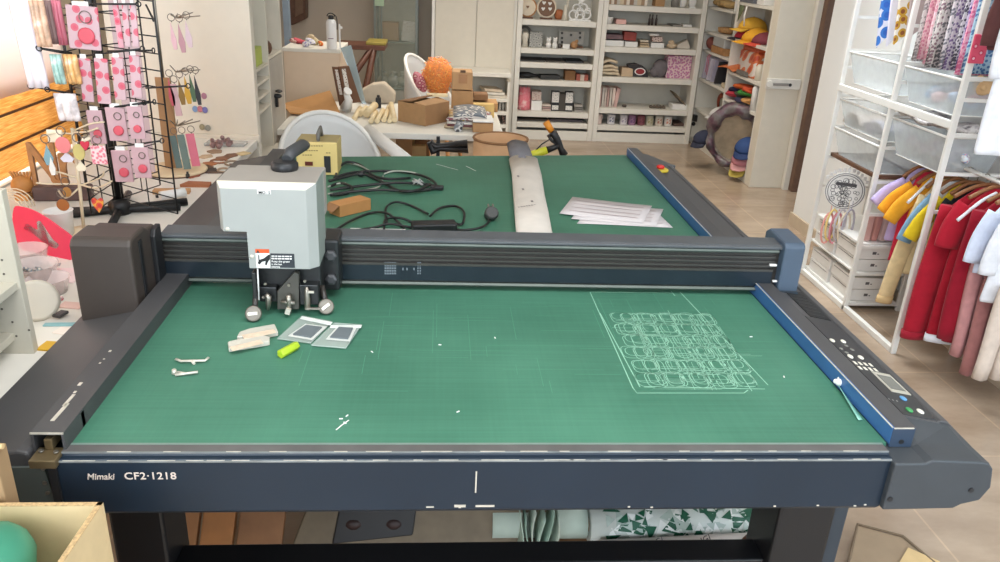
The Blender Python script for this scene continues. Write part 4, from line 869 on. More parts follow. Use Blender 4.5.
disc(527.5, 9, 9, S1[0], WOOD, mat('cream_face', (222, 206, 182), .6), 'round cream wooden plaque with one small heart, top shelf of the narrow bookcase', [(0, .05, .17)])
disc(546.5, 9, 9.5, S1[0], mat('pale_rim', (220, 204, 180), .6), mat('face_brown', (120, 88, 66), .6), 'round dark plaque with four white hearts, top shelf of the narrow bookcase', [(-.3, .45, .2), (.3, .4, .2), (-.35, -.12, .2), (.35, -.1, .2)])
q = MB(); c = on(559, 15, 7.5); q.lathe([(.03, 0), (.045, .03), (.04, .07), (.025, .085)], (c.x, c.y, S1[0]+.001), 14); solo('terracotta_vase', q, mat('terracotta', (176, 104, 64), .6), 'small terracotta vase behind the white figure on the top shelf', 'vase', G1)
q = MB(); c = on(566, 15, 7.44); q.tube([(c.x-.012, c.y, S1[0]), (c.x-.006, c.y, S1[0]+.13)], [.028, .014], 10); q.tube([(c.x+.006, c.y, S1[0]+.09), (c.x+.012, c.y, S1[0]+.17)], .010, 8); q.ball((c.x+.012, c.y, S1[0]+.185), .018, 10, 6); solo('white_figurine', q, CREAM, 'slim cream figurine between the vase and the lacy white ornament', 'figurine', G1)
lace = thing('lace_ornament', 'lacy white cut-out ornament with a star on top, end of the top shelf', 'ornament', (on(580, 15, 7.43).x, 7.43, S1[0]), G1)
q = MB(); cx0 = on(580, 15, 7.43).x
for k, (dx, dz, r_) in enumerate(((-.06, .045, .04), (.0, .045, .042), (.06, .05, .038), (-.035, .10, .034), (.03, .105, .036), (.07, .085, .022), (0, .075, .03))):
    q.tube([(cx0+dx+r_*math.cos(t_), 7.43+.004*k, S1[0]+.005+dz+r_*math.sin(t_)) for t_ in [i*PI/9 for i in range(18)]], .008, 6, closed=True)
obj('lace_rings', q, PAPER, lace); q = MB(); q.prism([(cx0+.0+(.04 if k % 2 == 0 else .017)*math.sin(k*PI/5), S1[0]+.17+(.04 if k % 2 == 0 else .017)*math.cos(k*PI/5)) for k in range(10)], 7.425, 7.437, lambda x, z, y: (x, y, z)); obj('star', q, PAPER, lace); q = MB(); q.box(cx0-.10, cx0+.10, 7.41, 7.45, S1[0], S1[0]+.012); obj('foot', q, PAPER, lace)
G2 = 'ornaments on the second shelf'
q = MB(); c = on(525, 40, 7.44); q.lathe([(.030, 0), (.024, .05), (.034, .08), (.034, .11), (.02, .13)], (c.x, c.y, S1[1]+.001), 14); t = solo('figurine', q, CREAM, 'cream clock shaped figurine before a dark arch, second shelf', 'figurine', G2)
q = MB(); q.tube([(c.x+.055*math.cos(k*PI/8), c.y+.05, S1[1]+.10+.07*math.sin(k*PI/8)) for k in range(9)]+[(c.x-.055, c.y+.05, S1[1]+.012)], .012, 8); q.tube([(c.x+.055, c.y+.05, S1[1]+.10), (c.x+.055, c.y+.05, S1[1]+.012)], .012, 8); solo('dark_arch', q, mat('arch_grey', (86, 84, 80), .6), 'dark grey arch standing behind the clock shaped figurine', 'ornament', G2)
slab('picture_tile', 530, 32, 542, 48, S1[1], patt('tile_print', (150, 150, 146), [(96, 98, 100), (180, 178, 170)], 30, .4), 'grey square tile with a round print, second shelf', 'tile', G2, d=.012)
for k, (px, lab) in enumerate(((548.5, 'small white twin figurine nearer the square tile'), (554.8, 'small white twin figurine nearer the dotted plaque'))):
    c = on(px, 44, 7.42); q = MB(); q.lathe([(.022, 0), (.026, .03), (.016, .05)], (c.x, c.y, S1[1]+.001), 12); q.ball((c.x, c.y, S1[1]+.068), .022, 10, 7); q.ball((c.x-.014, c.y, S1[1]+.09), .008, 6, 4); q.ball((c.x+.014, c.y, S1[1]+.09), .008, 6, 4); solo('small_figurine', q, PAPER, lab, 'figurine', G2)
pl_ = slab('dotted_plaque', 559, 32, 583.5, 46, S1[1]+.03, mat('plaque_grey', (176, 172, 164), .6), 'wide grey plaque with dark dots at the back of the second shelf', 'plaque', G2, yy=7.52, d=.012)
q = MB()
for px, py in ((562, 34), (562, 39), (571, 36), (580, 34), (580, 38.5), (562, 43)):
    q.lathe([(.012, 0), (.012, .004)], on(px, py-1, 7.518), 8, 'y')
BASE[pl_.name] = Vector(pl_.location); obj('dot', q, mat('dot_dark', (70, 68, 66), .6), pl_)
slab('plaque_stand', 560, 46, 583, 49, S1[1], WOODD, 'low dark stand under the dotted plaque', 'stand', G2, yy=7.50, d=.05)
slab('white_card', 563, 44, 569.5, 49, S1[1], PAPER, 'small white card in front of the dotted plaque', 'card', G2, yy=7.40, d=.02)
q = MB(); c = on(574, 46, 7.42); q.ball((c.x, c.y, S1[1]+.035), (.034, .03, .034), 12, 7); q.ball((c.x+.02, c.y-.01, S1[1]+.07), .016, 8, 5); solo('brown_ornament', q, mat('tan_pot', (170, 128, 88), .6), 'rounded brown ornament at the end of the second shelf', 'ornament', G2)
q = MB(); c = on(559.5, 46, 7.44); q.lathe([(.014, 0), (.018, .025), (.008, .04)], (c.x, c.y, S1[1]+.001), 10); solo('dark_figurine', q, mat('fig_dark', (90, 84, 80), .6), 'small dark figurine between the white twins and the white card', 'figurine', G2)
for k, (x0, x1, h_, lab) in enumerate(((520, 545, 2.5, 'flat dark folder nearest the wardrobe on the third shelf'), (546, 565, 2.2, 'flat dark folder in the middle of the third shelf'), (566, 584, 2.6, 'flat dark folder at the far end of the third shelf'))):
    slab('flat_folder', x0, 63-h_, x1, 63, S1[2], mat('folder_%d' % k, ((64, 60, 58), (84, 74, 68), (58, 58, 62))[k], .5), lab, 'folder', 'dark folders on the third shelf', d=.25)
q = MB(); c = on(531, 78, 7.46); z = S1[3]; q.tube([(c.x-.12, c.y, z+.03), (c.x-.02, c.y, z+.03), (c.x+.03, c.y, z+.03), (c.x+.13, c.y, z+.028)], [.026, .028, .012, .010], 10); solo('black_bottle', q, DARK, 'black bottle lying on its side on the fourth shelf', 'bottle')
q = MB(); c = on(549, 78, 7.46); q.obox((c.x, c.y, z+.022), (.19, .10, .04), (0, 0, .15)); solo('dark_case', q, mat('case_charcoal', (56, 56, 56), .5), 'low charcoal case in the middle of the fourth shelf', 'case', bevel=.008)
slab('brown_box', 565.5, 70.5, 575, 80.5, S1[3], BOXD, 'dark brown carton on the fourth shelf', 'box')
for k, x in enumerate((576.5, 580.5, 584.5)): slab('small_carton', x, 74.5, x+3.6, 80.8, S1[3], mat('carton_red', (168, 92, 76), .6) if k != 1 else mat('carton_pale', (208, 190, 176), .6), ['red small carton beside the dark brown one', 'pale small carton between two red ones', 'red small carton against the bookcase side'][k], 'box', 'small cartons on the fourth shelf')
z = S1[4]
q = MB(); c = on(524, 100, 7.45); a = on(517.5, 89, 7.45); b2 = on(531, 112, 7.45)
q.sheet(lambda u, v: Vector((a.x+.01+u*(b2.x-a.x-.02)+.012*(1-2*u)*v*v, 7.45-.05*math.sin(u*PI)*(1-.5*v), z+.002+v*.21*(1+.06*math.sin(u*20)))), 10, 6); q.sheet(lambda u, v: Vector((a.x+.01+u*(b2.x-a.x-.02)+.012*(1-2*u)*v*v, 7.452+.02*math.sin(u*PI), z+.002+v*.20)), 10, 6)
solo('pink_bag', q, patt('pink_bagfilm', (232, 150, 156), [(236, 206, 200), (226, 120, 134)], 18, .5, .4, 'noise'), 'clear bag of pink things standing at the start of the fifth shelf', 'bag', solid=.003)
slab('white_pack', 531.5, 102, 541.5, 112, z, PAPER, 'white pack below a printed one on the fifth shelf', 'pack'); slab('printed_pack', 532, 93, 541, 102, z+(on(531, 102, 7.42).z-on(531, 112, 7.42).z)+.002, patt('pack_print', (200, 186, 176), [(150, 140, 130), (210, 180, 170)], 40, .4), 'beige printed pack on top of the white pack', 'pack')
for k in range(3): slab('flat_pack', 542.3, 110.2-k*2.2, 550.8, 112.2-k*2.2, z+k*.0205, mat('flatpack_%d' % k, ((196, 176, 166), (168, 140, 136), (206, 192, 180))[k], .6), ['lowest flat pack of the little stack on the fifth shelf', 'middle mauve flat pack of the little stack', 'topmost pale flat pack of the little stack'][k], 'pack', 'stacked flat packs on the fifth shelf')
for k, (px, lab) in enumerate(((555.2, 'tall black box with a white panel nearer the flat packs'), (569, 'tall black box with a white panel nearer the grey stack'))):
    a = on(px-3.2, 92, 7.42); b2 = on(px+3.2, 112, 7.42); t = thing('spray_box', lab, 'box', ((a.x+b2.x)/2, 7.45, z), 'black boxes on the fifth shelf'); hh = a.z-b2.z
    q = MB(); q.box(a.x, b2.x, 7.42, 7.48, z+.001, z+hh); obj('carton', q, DARK, t, bevel=.002); q = MB(); q.box(a.x+.004, b2.x-.004, 7.418, 7.4205, z+hh*.45, z+hh*.97); q.box(a.x+.01, b2.x-.004, 7.418, 7.4205, z+hh*.08, z+hh*.3); obj('white_print', q, patt('white_print', (220, 216, 210), [(90, 90, 90), (200, 200, 196)], 60, .25), t)
slab('dark_carton', 559.5, 94, 565.2, 112, z, mat('carton_dark', (70, 64, 58), .6), 'plain dark carton between the two black boxes', 'box', d=.08)
for k in range(3): slab('grey_pack', 574.5, 110-k*2.4, 583, 112.2-k*2.4, z+k*.0225, mat('greypack_%d' % k, ((150, 144, 138), (112, 108, 104), (168, 162, 154))[k], .6), ['lowest grey pack at the end of the fifth shelf', 'darker middle grey pack at the end of the fifth shelf', 'pale top grey pack at the end of the fifth shelf'][k], 'pack', 'grey packs on the fifth shelf')
for k, (x0, x1, h_) in enumerate(((518, 548, 2.6), (550, 583, 3.2))): slab('dark_tray', x0, 122.5-h_, x1, 122.5, S1[5], mat('tray_%d' % k, ((82, 72, 66), (96, 86, 90))[k], .5), ['flat brown tray on the lowest narrow shelf', 'flat mauve grey tray on the lowest narrow shelf'][k], 'tray', d=.26)
# ---- wide bookcase
z = S2[0]; xs = 605
for k in range(13):
    w_ = random.uniform(2.6, 4.2); cc = [(210, 190, 160), (170, 140, 110), (226, 214, 200), (150, 120, 96), (196, 190, 180)][k % 5]
    words_ = ['first', 'second', 'third', 'fourth', 'fifth', 'sixth', 'seventh', 'eighth', 'ninth', 'tenth', 'eleventh', 'twelfth', 'thirteenth'][k]
    slab('small_book', xs, -2-random.random()*2, xs+w_-.3, 6.2, z, mat('book_%d' % (k % 5), cc, .6), '%s spine from the narrow bookcase in the top row of small books' % words_, 'book', 'small books on the top wide shelf', d=.14); xs += w_
slab('tan_box', 656, -2, 664.5, 6.4, z, BOXC, 'tan box after the row of small books on the top shelf', 'box')
for k, (px, lab) in enumerate(((675, 'grey squat jar beside the white animal on the top shelf'), (683, 'white animal figure on the top wide shelf'), (692.5, 'white oval figure at the end of the top wide shelf'))):
    c = on(px, 4, 7.43); q = MB()
    if k == 0: q.lathe([(.035, 0), (.04, .05), (.03, .08)], (c.x, c.y, z+.001), 14)
    elif k == 1: q.ball((c.x, c.y, z+.045), (.032, .025, .045), 10, 7); q.ball((c.x+.012, c.y-.01, z+.10), .022, 8, 6); q.tube([(c.x+.02, c.y, z+.11), (c.x+.024, c.y, z+.14)], .006, 6); q.tube([(c.x-.02, c.y, z+.001), (c.x-.02, c.y, z+.04)], .008, 6)
    else: q.ball((c.x, c.y, z+.055), (.036, .02, .056), 12, 8); q.lathe([(.018, 0), (.018, .005)], (c.x, c.y-.02, z+.06), 10, 'y'); q.box(c.x-.03, c.x+.03, c.y-.02, c.y+.02, z, z+.01)
    solo(('squat_jar', 'animal_figurine', 'oval_figurine')[k], q, (mat('jar_grey', (130, 126, 120), .5), PAPER, PAPER)[k], lab, ('jar', 'figurine', 'figurine')[k])
z = S2[1]
q = MB(); c = on(608, 20, 7.42); q.lathe([(.035, 0), (.048, .055), (.049, .058), (.044, .057), (.032, .006)], (c.x, c.y, z+.001), 16); solo('white_bowl', q, PAPER, 'white tapered bowl on the second wide shelf', 'bowl')
slab('pink_box', 616.5, 20, 626, 25, z, mat('powder_pink', (228, 180, 170), .6), 'small powder pink box beside the white bowl', 'box')
for k, px in enumerate((649.5, 652.4, 656.4)):
    c = on(px, 20, 7.43); q = MB(); q.lathe([(.010, 0), (.011, .055), (.005, .065), (.006, .095)], (c.x, c.y, z+.001), 10); solo('dropper_bottle', q, mat('amber_dark', (62, 46, 42), .3), ['dark dropper bottle, nearest the pink box', 'dark dropper bottle in the middle of three', 'dark dropper bottle, farthest from the pink box'][k], 'bottle', 'dropper bottles on the second wide shelf')
slab('white_flat_box', 683.5, 23.6, 692, 26.3, z, PAPER, 'low white box near the end of the second wide shelf', 'box'); slab('grey_tray', 673, 24, 682, 25.8, z, mat('tray_grey', (150, 146, 138), .6), 'thin grey tray beside the low white box', 'tray', d=.2)
z = S2[2]
slab('white_case', 601.5, 40, 623.5, 46.5, z, PAPER, 'long white box under a mauve pile, third wide shelf', 'box', d=.2); slab('mauve_pile', 602, 34, 622.5, 39.5, z+.062, mat('mauve_pile', (120, 96, 100), .7), 'mauve pile of sheets on the long white box', 'paper', d=.16)
slab('white_case', 625.5, 41, 637.5, 46.5, z, PAPER, 'short white box under a red card, third wide shelf', 'box', d=.16); slab('red_card_box', 624.5, 31.5, 636, 40.5, z+.054, mat('brick_red', (150, 64, 56), .6), 'brick red card box standing on the short white box', 'box', d=.10, tilt=.06)
for k in range(3): slab('card_stack', 640.5, 44.6-k*2.5, 649.5-k*.4, 46.9-k*2.5, z+k*.0235, mat('cardstack_%d' % k, ((196, 176, 146), (170, 150, 124), (206, 194, 172))[k], .6), ['lowest tan pack of the small stack on the third wide shelf', 'middle brown pack of the small stack on the third wide shelf', 'topmost pale pack of the small stack on the third wide shelf'][k], 'pack', 'tan packs on the third wide shelf')
slab('white_case', 651.5, 42, 664, 47.4, z, PAPER, 'white box of upright cards in the middle of the third wide shelf', 'box'); slab('upright_cards', 652.5, 36.5, 662.5, 42, z+.053, patt('card_mix', (200, 170, 160), [(150, 110, 100), (220, 206, 196)], 40, .5), 'row of reddish cards poking out of the white box', 'cards', d=.08)
slab('white_ticket', 650, 32.5, 659, 35, z+.105, PAPER, 'white ticket on top of the reddish cards', 'card', d=.06)
q = MB(); c = on(672, 44, 7.43); q.ball((c.x, c.y, z+.025), (.05, .05, .026), 10, 6); q.ball((c.x-.01, c.y-.01, z+.055), (.03, .03, .02), 10, 6); solo('beige_cloth', q, mat('beige_cloth', (196, 174, 146), .9), 'crumpled beige cloth on the third wide shelf', 'cloth')
q = MB(); c = on(684, 43, 7.43); q.prism([(-.06, 0), (.06, 0), (.065, .02), (.03, .085), (-.03, .05), (-.06, .03)], 0, .08, lambda u, v, w_: (c.x+u, c.y+w_, z+.001+v)); solo('white_bundle', q, mat('bundle_white', (206, 196, 182), .8), 'off-white folded bundle at the end of the third wide shelf', 'bundle', bevel=.008)
z = S2[3]
for k in range(4):
    q = MB(); a = on(598, 75, 7.42); b2 = on(619, 75, 7.42); zz = z+.001+k*.031
    q.sheet(lambda u, v: Vector((a.x+u*(b2.x-a.x)*(1-.05*k), 7.40+v*.22, zz+.014+.012*math.sin(u*PI)*(1 if k < 3 else 1.6)+.004*math.sin(u*9+k)+(.02*u if k == 3 else 0))), 10, 4)
    solo('cream_bag', q, mat('cream_cotton', (210, 192, 164), .9, var=.05), ['lowest folded cream cotton bag of the pile', 'second folded cream cotton bag up the pile', 'third folded cream cotton bag up the pile', 'topmost cream cotton bag with a raised corner'][k], 'bag', 'cream bags on the fourth wide shelf', solid=.022)
slab('beige_box', 622, 69, 632.5, 78, z, mat('beige_box', (196, 170, 140), .7), 'beige box between the cream bags and the dark pouch', 'box')
dpch = thing('dark_pouch', 'dark pouch with a red oval badge on the fourth wide shelf', 'pouch', (on(638, 70, 7.42).x, 7.43, z))
q = MB(); pts = [on(px, py, 7.42) for px, py in ((628, 64.5), (636, 63.5), (643, 66), (647, 70), (648.5, 77.5), (632, 78), (632, 70), (628, 67))]; q.prism([(p.x, max(p.z, z+.001)) for p in pts], 7.42, 7.50, lambda x, zz, y: (x, y, zz)); obj('body', q, mat('charcoal_cloth', (50, 46, 48), .7), dpch, bevel=.008)
q = MB(); c = on(640, 71.5, 7.415); q.rings([[c+Vector((rx*math.cos(k*PI/10), dy, rz_*math.sin(k*PI/10))) for k in range(20)] for rx, rz_, dy in ((.052, .033, 0), (.052, .033, -.004))]); obj('badge_border', q, PAPER, dpch); q = MB(); q.rings([[c+Vector((rx*math.cos(k*PI/10), dy, rz_*math.sin(k*PI/10))) for k in range(20)] for rx, rz_, dy in ((.042, .025, -.004), (.042, .025, -.006))]); obj('badge_oval', q, mat('badge_red', (150, 44, 48), .5), dpch)
q = MB(); c = on(660, 70, 7.45); q.ball((c.x, c.y, z+.085), (.075, .06, .085), 14, 9); q.ball((c.x-.05, c.y-.01, z+.05), (.05, .04, .05), 10, 6); solo('grey_backpack', q, mat('grey_bag', (110, 104, 108), .8, var=.15), 'slumped grey bag beside the pink patterned box', 'bag')
slab('patterned_box', 668.5, 55.5, 689.5, 79, z, patt('pink_floral', (226, 196, 196), [(206, 110, 140), (180, 130, 170)], 46, .42), 'pink patterned upright box on the fourth wide shelf', 'box', d=.14)
z = S2[4]; xs = 597
for k in range(8):
    w_ = 2.5; lean = .16 if k == 7 else random.uniform(-.015, .03)
    a = on(xs, 89, 7.42); b2 = on(xs+w_-.5, 108, 7.42); h_ = a.z-b2.z; q = MB(); c = Vector(((a.x+b2.x)/2+(.012 if k == 7 else 0), 7.50, z+h_/2+.002)); q.obox(c, (b2.x-a.x, .16, h_), (0, lean, 0))
    solo('notebook', q, mat('notebook_%d' % (k % 3), ((224, 206, 194), (206, 168, 160), (232, 222, 210))[k % 3], .6), ['first notebook, against the bookcase side', 'second notebook from the bookcase side', 'third notebook from the bookcase side', 'fourth notebook from the bookcase side', 'fifth notebook from the bookcase side', 'sixth notebook from the bookcase side', 'seventh notebook, beside the leaning one', 'leaning notebook at the end of the row'][k], 'notebook', 'pale notebooks on the fifth wide shelf', bevel=.002); xs += w_
c = on(624, 107, 7.45); q = MB(); q.lathe([(.02, 0), (.024, .014), (.02, .02)], (c.x, c.y, z+.001), 12); solo('small_dish', q, mat('dish_dark', (88, 78, 72), .5), 'tiny dark dish past the leaning notebook', 'dish')
for k in range(5):
    c = on(650.5+k*3.2, 107, 7.44); q = MB(); q.ball((c.x, c.y, z+.016), (.016, .014, .016), 8, 5); q.obox((c.x+.01, c.y, z+.01), (.02, .01, .018)); solo('dark_trinket', q, mat('trinket_dark', (98, 86, 74), .6), ['dark trinket nearest the notebooks', 'second dark trinket from the notebooks', 'middle dark trinket of the row', 'fourth dark trinket from the notebooks', 'dark trinket nearest the white box file'][k], 'trinket', 'dark trinkets on the fifth wide shelf')
q = MB(); pts = [on(px, py, 7.42) for px, py in ((672, 96.5), (673.5, 96.5), (681, 105), (687, 105), (687, 109), (676, 109), (672, 100))]
bfx = thing('box_file', 'white box file with a brown lid lying open on the fifth wide shelf', 'box', (on(680, 108, 7.45).x, 7.47, z))
q = MB(); a = on(672.5, 104, 7.42); b2 = on(687, 109.3, 7.42); q.box(a.x, b2.x, 7.41, 7.56, z+.001, z+.05); obj('tray', q, PAPER, bfx, bevel=.002)
q = MB(); q.obox(((a.x+b2.x)/2-.005, 7.50, z+.096), (.16, .18, .012), (0, .75, 0)); obj('lid', q, mat('lid_brown', (120, 104, 84), .6), bfx)
z = S2[5]
MUGS = [(598, (222, 200, 190), 'pale pink mug, first in the row'), (611, (216, 212, 214), 'white mug with a blue-grey print, second in the row'), (623.5, (214, 208, 210), 'white mug with a faint print, third in the row'), (632, (150, 112, 140), 'purple patterned mug, fourth in the row'), (641, (128, 76, 84), 'dark red mug in the middle of the row'), (649.5, (190, 186, 166), 'sage mug to the far side of the dark red one'), (659, (214, 204, 190), 'cream brown-printed mug, second from the end'), (668, (226, 222, 216), 'white mug with an orange spot, last')]
PR = [None, (90, 96, 120), (150, 140, 160), (90, 60, 110), (96, 40, 60), (150, 140, 90), (150, 90, 70), (190, 110, 80)]
for k, (px, colr, lab) in enumerate(MUGS):
    c = on(px, 120, 7.43); r_ = .038; h_ = .092
    t = thing('mug', lab+' on the lowest wide shelf', 'mug', (c.x, c.y, z+.001), 'mugs on the lowest wide shelf')
    q = MB(); q.lathe([(r_*.92, .0), (r_, .006), (r_, h_), (r_*.9, h_), (r_*.88, .008)], (c.x, c.y, z+.001), 20); obj('cup', q, mat('mug_%d' % k, colr, .3), t)
    q = MB(); hx = 1 if k % 2 == 0 else -.2; a_ = .1 if k % 2 else .9; dx, dy = math.sin(a_), math.cos(a_)
    q.tube([(c.x+dx*(r_-.004+.028*math.sin(s_)), c.y+dy*(r_-.004+.028*math.sin(s_)), z+.05-.032*math.cos(s_)) for s_ in [i*PI/8 for i in range(9)]], .005, 6); obj('handle', q, mat('mug_%d' % k, colr, .3), t)
    if PR[k]:
        q = MB(); q.sheet(lambda u, v: Vector((c.x+(r_+.0008)*math.sin(-.6+1.2*u), c.y-(r_+.0008)*math.cos(-.6+1.2*u), z+.025+.045*v)), 8, 1); obj('print', q, patt('mugprint_%d' % k, colr, [PR[k], tuple((a_+b_)//2 for a_, b_ in zip(PR[k], colr))], 50, .5), t)
slab('dark_notebook', 674, 123, 687, 126.3, z, mat('nb_dark', (92, 70, 62), .5), 'dark notebook lying past the mugs on the lowest wide shelf', 'notebook', d=.2)
# ---------------------------------------------------------------- low unit before the wardrobe
lu = thing('low_shelf_unit', 'low white shelf unit of bottles and papers in front of the wardrobe', 'shelf unit', (.42, 7.15, 0))
YL = 7.0; zt = z_at(490, 77, YL)
for x in (.13, .600): obj('side_panel', MB().box(x, x+.02, YL+.005, YL+.33, 0, zt-.04), WHITE, lu)
obj('top', MB().box(.12, .625, YL, YL+.34, zt, zt+.035), WHITE, lu, bevel=.002)
for py in (98.5, 111.5, 124.5): z = z_at(490, py, YL); obj('shelf', MB().box(.15, .60, YL+.004, YL+.33, z-.03, z), WHITE, lu, bevel=.002)
obj('back_panel', MB().box(.15, .60, YL+.32, YL+.33, 0, zt), SHELFBACK, lu)
z = z_at(490, 98.5, YL)
for k in range(3):
    q = MB(); q.obox((.50-.02*k, YL+.13, z+.012+k*.026), (.2-.02*k, .2, .02), (0, .03*k, .1*k)); solo('paper_stack', q, mat('paper_%d' % k, ((214, 204, 188), (226, 220, 208), (206, 190, 168))[k], .7), ['bottom bundle of papers on the low shelf unit', 'middle bundle of papers on the low shelf unit', 'top bundle of papers on the low shelf unit'][k], 'papers', 'paper bundles in the low unit')
z = z_at(490, 111.5, YL)
for k in range(5):
    c = on(493.5+k*3.2, 106, YL+.08); q = MB(); q.lathe([(.011, 0), (.012, .05), (.006, .06), (.007, .075)], (c.x, c.y, z+.001), 10); solo('white_bottle', q, mat('bottle_white', (206, 202, 194), .4), ['small white bottle nearest the stacked cartons', 'second small white bottle from the cartons', 'middle small white bottle in the low unit', 'fourth small white bottle from the cartons', 'small white bottle nearest the bookcase'][k], 'bottle', 'white bottles in the low unit')
z = z_at(490, 124.5, YL)
for k in range(2): c = on(497+k*7, 118, YL+.1); q = MB(); q.obox((c.x, c.y, z+.04), (.05, .12, .075)); solo('dark_tin', q, patt('tin_%d' % k, (90, 76, 70), [(140, 110, 100), (60, 54, 52)], 40, .5), ['dark printed tin nearer the envelopes', 'dark printed tin nearer the bookcase'][k], 'tin', 'tins in the low unit', bevel=.004)
# ---------------------------------------------------------------- glass cabinet
gc = thing('glass_cabinet', 'grey framed glass display cabinet against the back wall', 'cabinet', (-.39, 7.6, 0))
GF = mat('cabinet_frame_grey', (122, 128, 122), .4, metal=.2)
xa, xb = ony(374, 40, 7.4).x, ony(417.5, 40, 7.4).x
for x, y in ((xa, 7.4), (xb-.02, 7.4), (xa, 7.73), (xb-.02, 7.73)): obj('corner_post', MB().box(x, x+.02, y, y+.02, 0, 1.7), GF, gc)
obj('door_frame', MB().box(xa+.065, xa+.075, 7.398, 7.41, .3, 1.7), GF, gc)
obj('glass_front', MB().box(xa+.02, xb-.02, 7.405, 7.409, .3, 1.7), clear_mat('cabinet_glass', (170, 180, 168), .22, .05), gc)
for py in (42, 88): z = z_at(398, py, 7.4); obj('glass_shelf', MB().box(xa+.02, xb-.02, 7.41, 7.73, z-.012, z), clear_mat('glass_shelf', (150, 160, 150), .7, .1), gc)
obj('back_panel', MB().box(xa, xb, 7.75, 7.76, 0, 1.7), mat('cabinet_back', (186, 180, 162), .5), gc); obj('base', MB().box(xa, xb, 7.4, 7.76, 0, z_at(398, 88.5, 7.4)-.02), mat('cabinet_base', (150, 150, 140), .5), gc)
z = z_at(398, 42, 7.4)
slab('cardboard_box', 381, 23, 398.5, 41.5, z, BOXC, 'plain cardboard box on the upper glass shelf', 'box', yy=7.5, d=.16)
pr = slab('printed_sheet', 402, 20, 416, 41, z, patt('sheet_print', (216, 210, 200), [(160, 154, 146), (206, 200, 190)], 60, .35), 'white printed sheet standing in the glass cabinet', 'sheet', yy=7.46, d=.012, tilt=.12)
slab('mint_note', 374.5, -1, 384, 6, z_at(380, 6.2, 7.39), mat('mint_note', (176, 200, 170), .6), 'mint green note stuck on the glass cabinet door', 'note', yy=7.39, d=.004)
z = z_at(398, 88, 7.4)
for k, (px, w_) in enumerate(((383, .05), (393, .06), (402, .04))):
    c = on(px, 84, 7.52); q = MB(); q.ball((c.x, c.y, z+.05), (w_, .05, .05), 12, 7); q.tube([(c.x, c.y, z+.09), (c.x+.01, c.y, z+.13)], [.02, .03], 8); solo('clear_bag', q, clear_mat('bag_film', (190, 190, 176), .6, .3), ['clear bag on the cabinet floor by the reddish bench', 'fuller clear bag in the middle of the cabinet floor', 'small clear bag on the cabinet floor by the white shell chair'][k], 'bag', 'clear bags in the glass cabinet')
# wall-hung brown cupboard, blue strip
wc = thing('wall_cupboard', 'small carved brown cupboard hanging on the beige wall', 'cupboard', (ony(296, 10, 7.8).x, 7.8, .9))
def yx(px, py, y=7.72): p = ony(px, py, y); return (p.x, p.z)
q = MB(); q.prism([yx(287, -20), yx(305.5, -20), yx(305.5, 19), yx(294, 24.5), yx(288, 26)], 7.72, 7.895, lambda x, z_, y: (x, y, z_)); obj('body', q, WOODD, wc, bevel=.008)
q = MB(); q.prism([yx(295, -18, 7.71), yx(303, -18, 7.71), yx(303, 13, 7.71), yx(295, 17, 7.71)], 7.708, 7.722, lambda x, z_, y: (x, y, z_)); obj('door_panel', q, mat('cupboard_panel', (120, 92, 70), .55, var=.15), wc, bevel=.004)
a = ony(282, 0, 6.0); b2 = ony(287.5, 41, 6.0); 
struct('trim_3', MB().box(a.x-.0, b2.x+.02, 6.0, 6.06, 0, 2.2), mat('blue_grey_jamb', (134, 150, 166), .6))
# ---------------------------------------------------------------- counter with bottle
ct = thing('counter', 'plain cream counter block with a bottle and crumpled fabric on top', 'counter', (-.74, 5.0, 0))
yq = 4.8; a = ony(283, 47.5, yq); b2 = ony(340, 50, yq); zt = b2.z
PEACH = mat('counter_cream', (222, 200, 176), .5, var=.02)
obj('body', MB().box(a.x, b2.x-.006, yq+.01, yq+.40, 0, zt-.02), PEACH, ct); obj('top', MB().box(a.x-.006, b2.x, yq, yq+.42, zt-.02, zt), WHITE, ct, bevel=.002)
def ontop(px, py, zz): return onz(px, py, zz)
c = ontop(332, 49, zt); bo = thing('steel_bottle', 'white steel drinking bottle with a black carabiner cap on the counter', 'bottle', tuple(c))
k_ = 4.95/785; q = MB(); q.lathe([(.028, 0), (.030, .004), (.030, .140), (.027, .156), (.017, .167)], c, 20); obj('body', q, mat('bottle_enamel', (240, 238, 236), .3, var=.01), bo)
q = MB(); q.lathe([(.016, .167), (.017, .184), (.008, .19)], c, 14); q.tube([c+Vector((.022*math.cos(t_), 0, .182+.018*math.sin(t_))) for t_ in [i*PI/7 for i in range(8)]], .0035, 6); obj('cap', q, DARK, bo)
q = MB(); q.tube(smoothpts([c+Vector((.015, -.004, .196)), c+Vector((.032, -.004, .18)), c+Vector((.035, -.004, .14)), c+Vector((.034, -.004, .11))], 4), .0028, 6); obj('strap', q, DARK, bo)
q = MB(); q.obox(c+Vector((.0, -.033, .062)), (.030, .002, .004)); obj('print', q, mat('print_mauve', (150, 120, 140), .5), bo)
q = MB(); q.obox(c+Vector((.045, .02, .07)), (.008, .008, .14)); q.obox(c+Vector((.052, .02, .12)), (.018, .01, .012)); q.obox(c+Vector((.05, .02, .004)), (.03, .02, .008)); solo('white_stand', q, PAPER, 'thin white upright stand just behind the bottle', 'stand')
FAB = [(294, 42.5, .04, .03, .012, (216, 180, 170), 'pale pink scrap of fabric at the near end of the counter pile', (210, 130, 130)), (301, 44, .05, .035, .016, (206, 90, 100), 'rose red scrap of fabric on the counter', None), (308, 47, .045, .03, .028, (226, 222, 226), 'crumpled white and violet fabric in the middle of the counter', (150, 140, 190)), (317, 45, .05, .035, .018, (206, 190, 150), 'sand coloured fabric on the counter', None), (322, 46, .022, .02, .016, (226, 110, 50), 'small orange scrap beside the bottle', (240, 200, 120)), (312, 43, .04, .03, .03, (190, 170, 140), 'tan folded fabric at the back of the counter', None)]
